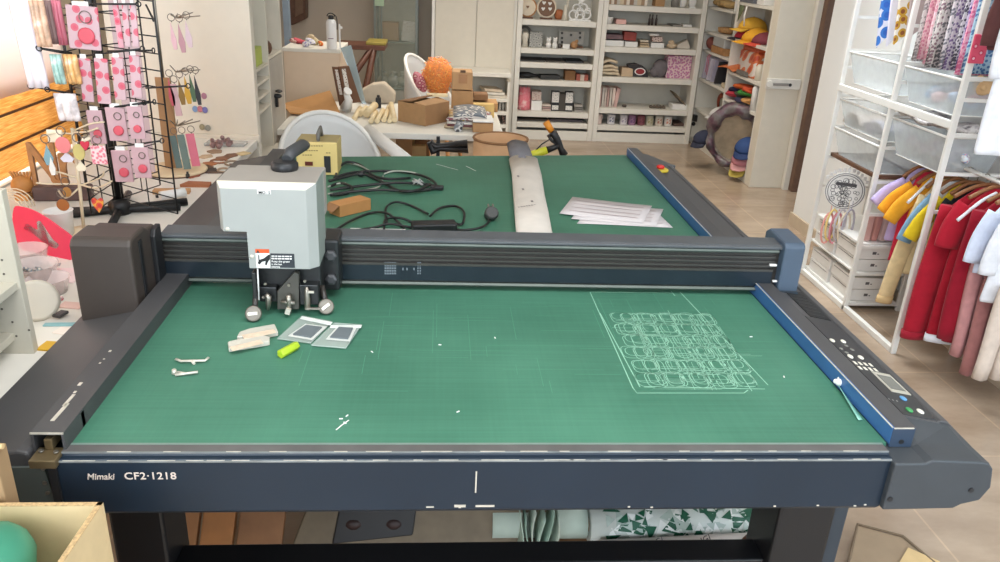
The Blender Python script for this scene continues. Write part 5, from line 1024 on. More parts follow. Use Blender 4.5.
for k, (px, py, rx, ry, rz_, colr, lab, c2) in enumerate(FAB):
    c = ontop(px, py, zt); q = MB()
    for j in range(4): q.ball(c+Vector((random.uniform(-.4, .4)*rx, random.uniform(-.3, .3)*ry, rz_*(.5+.25*j))), (rx*random.uniform(.5, .8), ry*.7, rz_*.5), 9, 6, rot=Euler((random.uniform(-.4, .4), random.uniform(-.5, .5), 0)).to_matrix())
    solo('fabric_scrap', q, mat('fab_%d' % k, colr, .9) if not c2 else patt('fab_%d' % k, colr, [c2, colr], 60, .5), lab, 'fabric', 'fabric scraps on the counter')
# trestle bench, glass sheet, framed boards
tb = thing('wooden_bench', 'reddish brown wooden bench frame behind the glass sheet', 'bench', (ony(370, 60, 6.2).x, 6.2, 0))
RW = mat('mahogany', (96, 58, 42), .5, var=.15)
yq = 6.2; q = MB(); p0 = ony(352, 45.5, yq); p1 = ony(385, 44.5, yq); q.box(p0.x-.12, p1.x, yq, yq+.30, p0.z-.03, p0.z+.005); obj('bench_top', q, RW, tb, bevel=.004)
for u, v in (((372, 48), (357, 70)), ((374, 49), (365, 92))):
    q = MB(); a = ony(*u, yq+.02); b2 = ony(*v, yq+.02); d = b2-a; b2 = a+d*min(4, (a.z)/max(.05, a.z-b2.z)); q.tube([a, b2], .024, 4); obj('leg', q, RW, tb)
q = MB(); p1 = ony(383, 44.5, yq); q.box(p1.x-.13, p1.x+.02, yq+.02, yq+.28, p0.z+.005, p0.z+.03); solo('yellow_tool', q, mat('olive_yellow', (150, 134, 60), .5), 'olive yellow flat case on the end of the wooden bench', 'case', bevel=.006)
BT = .75
bt = thing('back_table', 'white table heaped with cartons and rolls behind the machine', 'table', (-.05, 4.5, 0))
obj('tabletop', MB().box(-.80, .335, 3.95, 4.78, BT-.03, BT), WHITE, bt, bevel=.003)
for x, y in ((-.76, 4.0), (.28, 4.0), (-.76, 4.72), (.28, 4.72)): obj('leg', MB().box(x, x+.04, y, y+.04, 0, BT-.03), METALW, bt)
q = MB(); A_ = [onz(361, 104, BT+.002), onz(366.5, 104.5, BT+.002)]; yg = 4.62
g0, g1, g2, g3 = ony(340.5, 48, yg), ony(351, 45, yg), ony(366, 104, yg-.05), ony(362, 104, yg-.05)
q.add([g0, g1, g2, g3]+[p+Vector((.0, .006, 0)) for p in (g0, g1, g2, g3)], [(0, 1, 2, 3), (7, 6, 5, 4), (0, 4, 5, 1), (1, 5, 6, 2), (2, 6, 7, 3), (3, 7, 4, 0)])
solo('glass_sheet', q, clear_mat('bluish_glass', (176, 194, 196), .62, .1), 'bluish glass sheet leaning behind the brown boards', 'glass sheet')
for k, (pp_, lab) in enumerate(((((332.5, 67), (340.5, 67.5), (351, 104), (340, 106)), 'brown board with a white label strip leaning against the counter'), (((339, 67), (349, 66), (361, 102), (346, 104)), 'second brown board with a white label strip, leaning in front of the glass sheet'))):
    yy = 4.50-.04*k; P4 = [ony(*p, yy) for p in pp_]; n_ = Vector((.35, -1, 0)).normalized()*.02
    t = thing('brown_board', lab, 'board', (P4[3].x, yy, min(p.z for p in P4)), 'brown boards on the back table')
    q = MB(); q.add(P4+[p-n_ for p in P4], [(0, 1, 2, 3), (7, 6, 5, 4), (0, 4, 5, 1), (1, 5, 6, 2), (2, 6, 7, 3), (3, 7, 4, 0)]); obj('panel', q, mat('board_brown', (112, 76, 52), .7), t)
    q = MB(); u_ = lerp(P4[0], P4[1], .22)+n_*.1; v_ = lerp(P4[0], P4[1], .6)+n_*.1; dn = (P4[3]-P4[0]); q.add([u_+dn*.06, v_+dn*.06, v_+dn*.7, u_+dn*.7], [(0, 1, 2, 3)]); obj('label_strip', q, patt('strip_label', (222, 214, 204), [(150, 120, 100), (226, 220, 210)], 70, .4), t, solid=.002)
# flattened brown cardboard
P4 = [onz(283, 112, BT+.002), ony(297, 103, 4.62), ony(331, 92, 4.66), onz(341, 113, BT+.002)]
yf = 4.55; P4 = [ony(282, 106, yf), ony(330, 91, yf+.04), ony(342, 117, yf-.3), ony(290, 113, yf-.25)]
for p in P4: p.z = max(p.z, BT+.012)
q = MB(); q.add(P4, [(0, 1, 2, 3)]); solo('flattened_carton', q, mat('kraft', (190, 140, 86), .8), 'flattened kraft carton lying before the cream counter', 'carton', solid=.008)
q = MB(); a = onz(349, 113, BT)
q.tube([a+Vector((-.02, .03, .02)), a+Vector((0, .0, .07)), a+Vector((-.012, -.01, .11))], [.034, .022, .016], 9); q.tube([a+Vector((-.012, -.01, .11)), a+Vector((.0, -.02, .125))], [.016, .026], 9); solo('white_wrap', q, PAPER, 'crumpled white wrapping standing by the cream rolls', 'wrapping')
ROLLS = [((354, 121), (360, 108), .016), ((366, 116), (375, 105), .024), ((371, 123), (376, 112), .016), ((377, 123), (383, 110), .016), ((384, 122), (389, 107), .016), ((389.5, 123), (392, 113), .014), ((394.5, 122), (391, 104), .017), ((360, 116), (366, 108), .018)]
IVR = mat('ivory_wax', (228, 206, 164), .5, var=.04)
for k, (u, v, r_) in enumerate(ROLLS):
    a = onz(u[0], u[1]-2, BT+r_); b2 = onz(v[0], v[1], BT+r_+ (.03 if k in (1, 6) else .004)); q = MB(); q.tube([a, b2], r_*.85, 12)
    t = solo('ivory_roll', q, IVR, ['ivory roll nearest the white wrapping', 'thickest ivory roll, resting on its neighbours', 'ivory roll just in front of the thickest one', 'ivory roll in the middle of the cluster', 'ivory roll second from the carton', 'thin short ivory roll in the front of the cluster', 'ivory roll leaning against the open carton', 'ivory roll behind the one nearest the wrapping'][k], 'roll', 'ivory rolls on the back table')
q = MB(); c = onz(378.5, 108, BT); q.obox(c+Vector((0, 0, .03)), (.03, .03, .06)); q.lathe([(.009, .06), (.009, .075)], c, 10); solo('small_black_pot', q, DARK, 'small black pot behind the ivory rolls', 'pot', bevel=.004)
q = MB(); c = onz(376, 103, BT)+Vector((0, -.02, 0)); q.prism([(-.10, 0), (.11, 0), (.115, .06), (.05, .12), (-.02, .11), (-.09, .07)], 0, .10, lambda u, v, w_: c+Vector((u, w_, v))); solo('paper_bag', q, mat('bag_greige', (190, 176, 156), .8), 'crumpled greige paper bag behind the ivory rolls', 'bag', bevel=.012)
# open carton on the table
pA, pB, pC = onz(398, 121, BT), onz(425, 126.5, BT), onz(449, 121.5, BT); hB = ony(425, 106, pB.y).z-BT
u_ = (pA-pB); v_ = (pC-pB); ob = thing('open_carton', 'open brown carton in the middle of the back table', 'carton', tuple(pB))
def bxp(s_, t_, h_): return pB+u_*s_+v_*t_+Vector((0, 0, h_))
def pan(a, b2, h0, h1, th=.006):
    d = (b2-a).normalized(); n_ = Vector((-d.y, d.x, 0))*th; q = MB(); P = [a, b2, b2+n_, a+n_]; q.add([p+Vector((0, 0, h0)) for p in P]+[p+Vector((0, 0, h1)) for p in P], [(0, 1, 2, 3), (7, 6, 5, 4), (0, 4, 5, 1), (1, 5, 6, 2), (2, 6, 7, 3), (3, 7, 4, 0)]); return q
c4 = [pA, pB, pC, pB+u_+v_]
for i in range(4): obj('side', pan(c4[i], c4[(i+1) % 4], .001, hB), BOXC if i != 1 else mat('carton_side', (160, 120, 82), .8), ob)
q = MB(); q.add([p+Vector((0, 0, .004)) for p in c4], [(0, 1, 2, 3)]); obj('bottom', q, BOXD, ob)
q = MB(); q.add([c4[0]+Vector((0, 0, hB)), c4[3]+Vector((0, 0, hB)), c4[3]-u_*.55+Vector((0, 0, hB+.03)), c4[0]-u_*.5+Vector((0, 0, hB+.012))], [(0, 1, 2, 3)]); obj('flap', q, BOXD, ob, solid=.005)
q = MB(); q.add([c4[1]+Vector((0, 0, hB)), c4[2]+Vector((0, 0, hB)), c4[2]+u_*.45+Vector((0, 0, hB+.012)), c4[1]+u_*.4+Vector((0, 0, hB+.005))], [(0, 1, 2, 3)]); obj('flap', q, BOXC, ob, solid=.005)
q = MB(); p = lerp(c4[2], c4[3], .45)+Vector((0, 0, hB+.024)); q.obox(p, (.11, .05, .012), (0, 0, .1)); solo('cream_block', q, mat('cream_block', (226, 206, 164), .5), 'cream block lying across the back edge of the open carton', 'block')
# magazines
MG = [((196, 176, 146), 'bottom', .22), ((120, 70, 72), 'dark red', .20), ((222, 216, 206), 'white', .19), ((150, 92, 100), 'maroon', .2), ((216, 206, 200), 'pale', .18), ((110, 116, 124), 'grey', .17)]
c0 = onz(472, 131, BT)
for k, (colr, nm, w_) in enumerate(MG):
    q = MB(); c = c0+Vector((-.01+random.uniform(-.01, .01), .16, .008+k*.012)); Rz = random.uniform(-.25, .1); R = Matrix.Rotation(Rz, 3, 'Z')
    q.sheet(lambda u, v: c+R@Vector((-w_/2+u*w_, -.14+v*.28, .012*math.sin(u*PI)*(k > 2)+(-.006*k if False else 0))), 6, 3)
    solo('magazine', q, patt('mag_%d' % k, colr, [(max(0, colr[0]-60), max(0, colr[1]-60), max(0, colr[2]-50)), (226, 220, 212)], 22, .35) if k > 1 else mat('mag_%d' % k, colr, .5), ['lowest tan magazine of the pile on the back table', 'dark red magazine low in the pile', 'white magazine in the middle of the pile', 'maroon magazine above the white one', 'pale magazine near the top of the pile', 'grey magazine on top of the pile'][k], 'magazine', 'magazines on the back table', solid=.009)
q = MB(); a = onz(449, 128, BT)
q.sheet(lambda u, v: a+Vector((u*.11, v*.26, .05-.045*u*0+.035*math.sin(PI*(.25+.75*u))-.03)) , 8, 4); solo('curled_magazine', q, patt('mag_curl', (206, 200, 194), [(96, 96, 104), (210, 180, 90)], 18, .4, .3), 'curled glossy magazine falling off the pile toward the carton', 'magazine', solid=.008)
q = MB(); a = onz(458, 131.5, BT); q.tube([a+Vector((0, -.01, .02)), a+Vector((.02, .2, .024))], .022, 14); solo('rolled_magazine', q, patt('mag_roll', (120, 124, 130), [(60, 62, 66), (200, 200, 200)], 24, .4, .3), 'rolled grey magazine at the front of the pile', 'magazine')
slab('price_box', 473, 119.5, 493, 129.5, BT, BOXC, 'flat brown box with a white printed top at the front of the table', 'box', yy=4.02, d=.16); slab('printed_sheet', 473, 116.8, 494, 119.2, BT+.053, PAPER, 'white printed sheet covering the flat brown box', 'sheet', yy=4.01, d=.17)
# cartons behind
slab('taped_carton', 452, 84, 473, 105, BT+.0, BOXC, 'lower of the two stacked taped cartons', 'carton', 'stacked cartons on the back table', yy=4.60, d=.15)
hh = ony(452, 84, 4.60).z-ony(452, 105, 4.60).z
t = slab('taped_carton', 452.5, 65.5, 472.5, 84, BT+hh+.002, mat('carton_lighter', (186, 146, 104), .8), 'upper of the two stacked taped cartons', 'carton', 'stacked cartons on the back table', yy=4.60, d=.15)
BASE[t.name] = Vector(t.location); q = MB(); q.obox(ony(463, 71.5, 4.597), (.03, .002, .014)); obj('stamp', q, mat('stamp_brown', (96, 70, 50), .7), t); q = MB(); q.obox(ony(463, 79, 4.597), (.05, .002, .05)); obj('tape', q, mat('tape_brown', (170, 122, 80), .4), t)
slab('small_brown_box', 474, 92, 488, 98.5, BT+.062, BOXD, 'small dark brown box on the flat carton beside the stacked pair', 'box', yy=4.62, d=.10); slab('flat_carton', 473.5, 95, 498, 104.5, BT, mat('kraft_flat', (182, 138, 90), .8), 'flat kraft carton beside the stacked pair', 'carton', yy=4.60, d=.16)
slab('manila_envelope', 473.5, 103, 494, 117, BT+.0, mat('manila', (222, 186, 116), .7), 'stack of manila envelopes standing behind the flat brown box', 'envelope', yy=4.42, d=.06)
# chairs
def shell_chair(t, c, w_, back_h, facing, m, legs=True, tiltx=0, th=.014):
    R = Matrix.Rotation(facing, 3, 'Z')
    def P(u, v):
        a = (u-.5)*PI*1.15; k = v; top = back_h*(math.cos(a*.82)**.9 if abs(a*.82) < PI/2 else 0)
        r_ = w_/2*(.55+.45*min(1, k*1.6)); x = r_*math.sin(a); y = r_*math.cos(a)*.95
        z_ = .0+(.06+top)*max(0, (k-.25)/.75)**1.15
        return c+R@Vector((x, y+tiltx*z_, z_))
    q = MB(); q.sheet(P, 24, 12); o = obj('shell', q, m, t, solid=th)
    q = MB(); q.tube([P(u/24, 1) for u in range(25)], th*.85, 8); obj('rim', q, mat('chair_white', (238, 236, 230), .35, var=.01), t)
    q = MB(); q.lathe([(w_*.27, -.012), (w_*.30, 0), (w_*.28, .012)], c+Vector((0, 0, .012)), 20); obj('seat', q, m, t)
    if legs:
        for sx, sy in ((1, 1), (-1, 1), (1, -1), (-1, -1)):
            q = MB(); q.tube([c+R@Vector((sx*w_*.2, sy*w_*.2, 0)), Vector((0, 0, 0))+c*1+R@Vector((sx*w_*.36, sy*w_*.36, 0))-Vector((0, 0, c.z))], [.014, .010], 8); obj('leg', q, WOOD, t)
CHW = mat('chair_shell_white', (222, 222, 220), .4, var=.01)
c = Vector((-.49, 3.62, .48)); c1 = thing('tub_chair', 'white moulded tub chair directly behind the machine by the yellow box', 'chair', (c.x, c.y, 0)); shell_chair(c1, c, .47, .325, .35, CHW)
c = Vector((-.0, 5.25, .48)); c2 = thing('tub_chair', 'white moulded shell chair holding the bag of orange paper shreds', 'chair', (c.x, c.y, 0)); shell_chair(c2, c, .46, .43, 1.2, CHW)
# bag of orange shreds
c = ony(438, 77, 5.05); ob_ = thing('shred_bag', 'clear bag stuffed with orange paper shreds on the white shell chair', 'bag', (c.x, 5.05, ony(438, 97, 5.05).z))
def bagP(u, v, s_=1): 
    a = 2*PI*u; b_ = PI*(v-.5); rx, rz_ = .102*s_, .122*s_; k = 1+.05*math.sin(7*a)+.04*math.sin(5*b_+a)
    return c+Vector((rx*k*math.cos(b_)*math.cos(a)*(1+.12*math.sin(b_)), .09*s_*math.cos(b_)*math.sin(a), rz_*k*math.sin(b_)))
q = MB(); q.sheet(lambda u, v: bagP(u, v), 28, 14); obj('film', q, clear_mat('bag_clear', (255, 235, 210), .10, .06), ob_)
q = MB(); q.sheet(lambda u, v: bagP(u, v, .9), 20, 10); obj('filling', q, mat('orange_fill', (240, 130, 16), .7, var=.3, scale=90), ob_)
q = MB(); OR = [mat('shred_orange', (252, 156, 36), .6), mat('shred_amber', (240, 120, 10), .6), mat('shred_pale', (254, 190, 84), .6)]
for k in range(300):
    u, v = random.random(), random.uniform(.08, .92); p = bagP(u, v, .93); d = Vector((random.uniform(-1, 1), random.uniform(-1, 1), random.uniform(-1, 1))).normalized()*.014
    q.tube([p-d, p+Vector((0, 0, random.uniform(-.006, .006))), p+d], .0022, 4, m=k % 3)
o = obj('shreds', q, OR, ob_); o['kind'] = 'stuff'
q = MB(); c_ = ony(420, 82, 5.02); q.ball(c_, (.035, .03, .07), 10, 7, rot=Euler((0, -.5, 0)).to_matrix()); solo('pink_bag', q, patt('pink_cloth_mix', (200, 130, 140), [(226, 190, 180), (170, 70, 90)], 40, .5), 'small pink bag tucked between the orange bag and the chair shell', 'bag')
# under the table : white tube, cartons, black frame, round tub
q = MB(); a = ony(376, 134, 3.85); b2 = ony(402, 156, 3.62); q.tube([ony(368, 130, 3.86), b2+(b2-a)*.5], .030, 16); solo('white_roll', q, PAPER, 'white paper roll slanting down from the back table', 'roll')
for k, (x0, y0, x1, y1, mm, lab) in enumerate(((396, 138, 412, 157, BOXC, 'brown carton under the back table beside the white roll'), (411, 146, 426, 157, BOXL, 'pale carton under the back table'), (415, 138, 429, 146, BOXD, 'dark brown carton under the back table near the black frame'))):
    a = ony(x0, y0, 4.3+.05*k); b2 = ony(x1, y1, 4.3+.05*k); q = MB(); q.box(a.x, b2.x, a.y, a.y+.16, b2.z-.35 if k != 2 else b2.z-.3, a.z); solo('floor_carton', q, mm, lab, 'carton', 'cartons under the back table')
bf = thing('folding_stool', 'black folded metal frame under the back table', 'stool', (ony(450, 150, 3.9).x, 3.9, 0))
def t3(pts, r_, y): q = MB(); q.tube([ony(px, py, y) for px, py in pts], r_, 8, flat=.8); return q
obj('frame', t3([(430, 142), (436, 147), (467, 143), (468, 150), (440, 148), (433, 152), (430, 142)], .022, 3.9), DARK, bf); q = MB(); p = ony(438, 137, 3.9); q.box(p.x-.012, p.x+.014, 3.89, 3.93, p.z-.05, BT-.035); q.box(p.x-.008, p.x+.01, 3.9, 3.92, 0, p.z); obj('post', q, DARK, bf)
c = onz(500, 142, .62); yt = 3.62; a = ony(474, 142, yt); b2 = ony(529, 142, yt); cx1 = (a.x+b2.x)/2; rr = (b2.x-a.x)/2; zt1 = ony(500, 141, yt).z
tub = thing('round_tub', 'round cardboard tub open at the top behind the green bed', 'tub', (cx1, yt, 0)); q = MB(); q.lathe([(rr*.98, 0), (rr, .01), (rr, zt1), (rr-.008, zt1), (rr-.010, zt1-.25), (.02, zt1-.26)], (cx1, yt+.06, 0), 36); obj('wall', q, mat('tub_tan', (200, 158, 118), .7), tub)
q = MB(); q.tube([(cx1+rr*math.cos(k*PI/18), yt+.06+rr*math.sin(k*PI/18), zt1) for k in range(36)], .006, 6, closed=True); obj('rim', q, BOXD, tub)
# small bicycle handlebar
bk = thing('kick_scooter', 'black and yellow kick scooter handlebar with an orange grip behind the bed', 'scooter', (ony(558, 150, 3.45).x, 3.45, 0))
yk_ = 3.45
def T(pts, r_): q = MB(); q.tube([ony(px, py, yk_) for px, py in pts], r_, 10); return q
obj('grip', T([(546, 122), (551.5, 131)], [.016, .015]), mat('orange_grip', (222, 140, 40), .5), bk, label='orange handlebar grip')
obj('handlebar', T([(550, 133), (554, 134), (558, 141), (561, 149), (564, 155)], [.012, .018, .016, .014, .02]), DARK, bk); obj('handlebar', T([(559, 145), (553, 148), (547, 150)], [.014, .013, .015]), DARK, bk)
obj('brake_lever', T([(548, 135), (552, 141), (557, 144)], .007), DARK, bk); obj('tube', T([(547, 150), (541, 152), (533, 155), (526, 158)], [.017, .019, .020, .018]), mat('scooter_yellow', (206, 206, 50), .4), bk, label='lemon yellow tube')
obj('cable', T([(550, 139), (542, 144), (536, 150), (533, 154)], .003), DARK, bk)
a = ony(563, 154, yk_); q = MB(); q.tube([a, (a.x+.02, yk_+.03, .06)], .016, 10); obj('stem', q, DARK, bk); q = MB(); q.lathe([(.03, -.015), (.06, -.012), (.06, .012), (.03, .015)], (a.x+.02, yk_+.03, .06), 20, 'x'); obj('wheel', q, DARK, bk)
# ---------------------------------------------------------------- shelving along the passage side
XS = 2.45
ss = thing('side_bookcase', 'white bookcase of caps and hats beside the brown door frame', 'bookcase', (2.6, 6.75, 0))
yD = [5.90, 6.74, 7.33]
for k, y in enumerate((5.985, 6.74, 7.50)): obj('side_panel', MB().box(XS, XS+.24, y-.025, y, 0, 2.2), WHITE, ss, bevel=.002)
obj('bottom_board', MB().box(XS+.003, XS+.24, 5.985, 7.474, .0, .05), WHITE, ss)
obj('back_panel', MB().box(XS+.24, XS+.25, 5.97, 7.50, 0, 2.2), SHELFBACK, ss)
obj('end_panel', MB().box(XS-.002, XS+.255, 5.85, 5.958, 0, 2.2), CREAM, ss, bevel=.003)
zA = [1.255, 1.04, .875, .615, .335]; zBs = [1.335, 1.045, .78, .553]
for z in zA: obj('shelf', MB().box(XS+.003, XS+.24, 6.74, 7.474, z-.022, z), WHITE, ss)
for z in zBs: obj('shelf', MB().box(XS+.003, XS+.24, 5.985, 6.714, z-.022, z), WHITE, ss)
lb = thing('lock_box', 'white lock box with a lever handle on the end panel of the cap bookcase', 'lock', (2.58, 5.84, .76))
a = ony(767, 78, 5.835); b2 = ony(799, 90, 5.835); q = MB(); q.box(a.x, b2.x, 5.82, 5.849, b2.z, a.z); obj('case', q, mat('lock_white', (220, 216, 208), .35), lb, bevel=.006)
q = MB(); p = ony(781, 84.5, 5.815); q.obox(p, (.12, .012, .018)); obj('lever', q, mat('lever_grey', (150, 144, 138), .35, metal=.4), lb, bevel=.003); q = MB(); q.lathe([(.012, 0), (.012, .006)], ony(790, 85, 5.821), 12, 'y'); obj('keyhole', q, DARK, lb)
q = MB(); p = ony(769, 84, 5.82); q.lathe([(.028, 0), (.028, .012), (.022, .016)], p, 16, 'y'); obj('round_knob', q, mat('lock_white', (220, 216, 208), .35), lb)
# caps
def cap(c, r_, colr, lab, face=-2.2, brim=None, cat='cap', tilt=0, grp='caps on the side bookcase'):
    t = thing('baseball_cap', lab, cat, tuple(c), grp); R = (Matrix.Rotation(face, 3, 'Z')@Matrix.Rotation(tilt, 3, 'X'))
    q = MB(); q.rings([[c+R@Vector((r_*math.cos(e_)*math.cos(a), r_*1.1*math.cos(e_)*math.sin(a), r_*.85*math.sin(e_)+.004)) for a in [k*2*PI/18 for k in range(18)]] for e_ in (0, .35, .7, 1.05, 1.35, 1.5)]); mm = mat('cap_%02x%02x%02x' % colr, colr, .8); obj('crown', q, mm, t)
    q = MB(); q.sheet(lambda u, v: c+R@Vector((r_*(.95-.25*v)*math.sin((u-.5)*2.0)*(1+.2*v), r_*1.0*math.cos((u-.5)*2.0)+r_*.75*v*math.cos((u-.5)*1.6), .008-.018*v*abs(u-.5)*2-.008*v)), 12, 4); obj('brim', q, mat('brim_%02x%02x%02x' % (brim or colr), brim or colr, .8), t, solid=.004)
    q = MB(); q.ball(c+R@Vector((0, 0, r_*.86)), .008, 8, 4); obj('button', q, mm, t)
def s_at(px, py): return onx(px, py, XS+.04)
z = zBs[1]+.002
for px, colr, br_, r_, lab, tl in ((737, (196, 50, 70), (60, 60, 70), .085, 'red cap with a dark brim at the passage side of the yellow one', .2), (750, (222, 160, 36), None, .12, 'large mustard yellow cap spilling off the middle shelf', .35), (758, (120, 50, 60), (200, 70, 50), .10, 'maroon cap with an orange brim beside the yellow one', 0)):
    p = s_at(px, 40); cap(Vector((XS+.10, p.y, z)), r_, colr, lab, 1.6, br_, tilt=0)
p = s_at(744, 22); cap(Vector((XS+.12, p.y, z+.08)), .11, (226, 176, 60), 'mustard cap lying on top of the other caps', 1.6)
q = MB(); p = s_at(740, 28); q.ball((XS+.12, p.y, z+.11), (.05, .06, .05), 10, 6); solo('lilac_cloth', q, mat('lilac', (196, 160, 190), .9), 'lilac cloth beside the mustard caps', 'cloth')
q = MB(); p = onx(747, 6, XS-.01); p2 = onx(744, 26, XS-.01); q.tube([p, lerp(p, p2, .5)+Vector((-.01, 0, 0)), p2], [.012, .014, .012], 8, flat=.4); solo('white_strap', q, PAPER, 'white strap hanging over the mustard caps', 'strap')
q = MB(); a = onx(741, 4, XS+.01); q.sheet(lambda u, v: a+Vector((.0, -.08+.10*u, -.10*v*(.4+u))), 4, 4); solo('green_pennant', q, mat('sage_green', (120, 130, 96), .8), 'sage green pennant hanging from the top shelf of the cap bookcase', 'pennant', solid=.004)
q = MB(); p = s_at(750, 2); q.obox((XS+.1, p.y, zBs[0]+.03), (.18, .3, .055)); solo('grey_tray', q, mat('tray_slate', (110, 112, 120), .6), 'slate tray on the top shelf of the cap bookcase', 'tray'); q = MB(); p = s_at(764, 3); q.obox((XS+.1, p.y, zBs[0]+.03), (.18, .14, .055)); solo('white_tray', q, PAPER, 'white tray on the top shelf of the cap bookcase', 'tray')
z = zBs[2]+.002
p = s_at(748, 62); bg = thing('gift_bag', 'white plastic bag with a red and orange print on the third cap shelf', 'bag', (XS+.1, p.y, z)); q = MB(); q.box(XS+.02, XS+.16, p.y-.20, p.y+.16, z, z+.20); obj('pack', q, patt('bag_print', (226, 214, 206), [(200, 80, 50), (220, 120, 70), (226, 214, 206)], 11, .6, .4), bg, bevel=.02); q = MB(); q.box(XS+.03, XS+.15, p.y-.18, p.y+.14, z+.19, z+.235); obj('top_fold', q, mat('bag_orange', (200, 90, 50), .5), bg, bevel=.015)
p = s_at(734, 71); q = MB(); q.sheet(lambda u, v: Vector((XS-.03+.12*u, p.y-.16+.38*v, z+.045+.012*math.sin(v*4)-.05*(1-u)*.6)), 4, 8); solo('orange_visor', q, mat('visor_orange', (214, 120, 70), .7), 'flat orange visor poking out of the third cap shelf', 'visor', solid=.006)
q = MB(); p = s_at(757, 75); q.lathe([(.035, 0), (.035, .10), (.02, .12)], (XS+.06, p.y, z), 14); solo('white_jar', q, CREAM, 'cream jar at the passage end of the third cap shelf', 'jar')
q = MB(); p = s_at(745, 74); q.obox((XS+.04, p.y-.02, z+.02), (.10, .2, .036)); solo('grey_pouch', q, mat('pouch_grey', (110, 106, 100), .5), 'small grey pouch in front of the printed bag', 'pouch', bevel=.008)
z = zBs[3]+.002
for px, dz, colr, lab in ((738, .10, (216, 100, 46), 'orange cloth on top of the fourth shelf heap'), (747, .11, (206, 84, 50), 'red-orange cloth at the top of the fourth shelf heap'), (732, .06, (46, 52, 84), 'navy cloth at the far end of the fourth shelf'), (745, .07, (66, 140, 60), 'green cloth in the middle of the fourth shelf'), (738, .035, (70, 76, 60), 'olive cloth under the green one'), (731, .02, (190, 60, 76), 'crimson cloth at the edge of the fourth shelf'), (748, .025, (206, 150, 90), 'tan cloth at the bottom of the fourth shelf heap'), (742, .012, (60, 56, 84), 'dark violet cloth at the front of the fourth shelf')):
    p = s_at(px, 90); q = MB()
    for j in range(3): q.ball((XS+.07+random.uniform(-.02, .03), p.y+random.uniform(-.05, .05), z+dz+.022+random.uniform(-.004, .004)), (.07, .085, .022), 10, 6, rot=Euler((random.uniform(-.3, .3), random.uniform(-.2, .2), 0)).to_matrix())
    solo('folded_cloth', q, mat('cloth_%02x%02x%02x' % colr, colr, .9), lab, 'cloth', 'cloths heaped on the fourth cap shelf')
q = MB(); p = s_at(755, 103); q.lathe([(.025, 0), (.026, .17), (.015, .19)], (XS+.03, p.y, z), 14); solo('white_tube_bottle', q, PAPER, 'white cylinder at the passage end of the fourth cap shelf', 'tube')
# far bay
z = zA[0]+.002
q = MB(); p = s_at(720, 4); 
for k in range(4): q.ball((XS+.09, p.y-.13+.09*k, z+.03+.006*(k % 2)), (.07, .06, .032), 9, 6)
solo('straw_hats', q, mat('straw', (190, 156, 104), .8, var=.2), 'heap of straw coloured knit on the top shelf of the far bay', 'cloth')
q = MB(); q.obox((XS+.08, 6.78, z+.05), (.16, .03, .10)); solo('white_book', q, PAPER, 'white book standing at the end of the far bay top shelf', 'book')
z = zA[1]+.002
q = MB(); p = s_at(720, 32); q.lathe([(.03, 0), (.09, .012), (.10, .05), (.06, .055)], (XS+.12, p.y, z), 18); solo('straw_basket', q, mat('wicker_tan', (184, 140, 92), .8, var=.25, scale=60), 'shallow tan basket on the second shelf of the far bay', 'basket')
q = MB(); p = s_at(730, 30); q.lathe([(.022, 0), (.022, .08), (.010, .10), (.010, .15)], (XS+.10, p.y, z), 12); solo('dark_bottle', q, mat('bottle_brown', (70, 50, 44), .3), 'dark slim bottle at the end of the second shelf of the far bay', 'bottle')
z = zA[2]+.002
q = MB(); p = s_at(709, 47); q.ball((XS+.06, p.y, z+.06), (.05, .07, .055), 10, 7); solo('red_pouch', q, mat('brick_pouch', (150, 86, 76), .8), 'brick red pouch on the third shelf of the far bay', 'pouch')
q = MB(); p = s_at(722, 45); q.obox((XS+.09, p.y, z+.105), (.17, .30, .09)); solo('clear_case', q, clear_mat('case_clear', (206, 206, 204), .7, .15), 'clear lidded case on top of the tan tray in the far bay', 'case', bevel=.006)
q = MB(); p = s_at(721, 54); q.obox((XS+.09, p.y, z+.03), (.17, .36, .058)); solo('tan_tray', q, mat('tray_tan', (176, 130, 84), .8, var=.2), 'tan tray of trinkets on the third shelf of the far bay', 'tray')
q = MB(); a = onx(708, 56, XS-.006); b2 = onx(705.5, 72, XS-.006); q.tube([a+Vector((.02, 0, .02)), a, b2], .006, 6, flat=.4); q.tube([a+Vector((.02, -.04, .02)), a+Vector((0, -.04, 0)), b2+Vector((0, -.04, -.02))], .006, 6, flat=.4); solo('pink_ribbon', q, mat('ribbon_pink', (200, 90, 120), .6), 'pink ribbon dangling from the brick red pouch', 'ribbon')
z = zA[3]+.002
for k, (px, colr, lab) in enumerate(((707, (190, 184, 200), 'lavender sleeve leaning in the far bay'), (712, (206, 200, 214), 'pale lavender sleeve leaning in the far bay'), (716, (176, 170, 190), 'grey lavender sleeve leaning in the far bay'), (720.5, (44, 44, 50), 'black sleeve leaning in the far bay'))):
    p = s_at(px, 72); q = MB(); q.obox((XS+.09, p.y, z+.105), (.17, .02, .205), (.32, 0, 0)); solo('leaning_sleeve', q, mat('sleeve_%d' % k, colr, .5), lab, 'sleeve', 'sleeves in the far bay', bevel=.003)
q = MB(); p = s_at(721, 82); q.obox((XS+.10, 6.82, z+.02), (.15, .15, .038)); solo('beige_pack', q, mat('pack_beige', (206, 190, 160), .7), 'beige pack at the near end of the sleeve shelf', 'pack')
z = zA[4]+.002
p = s_at(716, 104); cap(Vector((XS+.10, p.y, z)), .10, (228, 226, 224), 'white cap on the lowest shelf of the far bay', 2.0); 
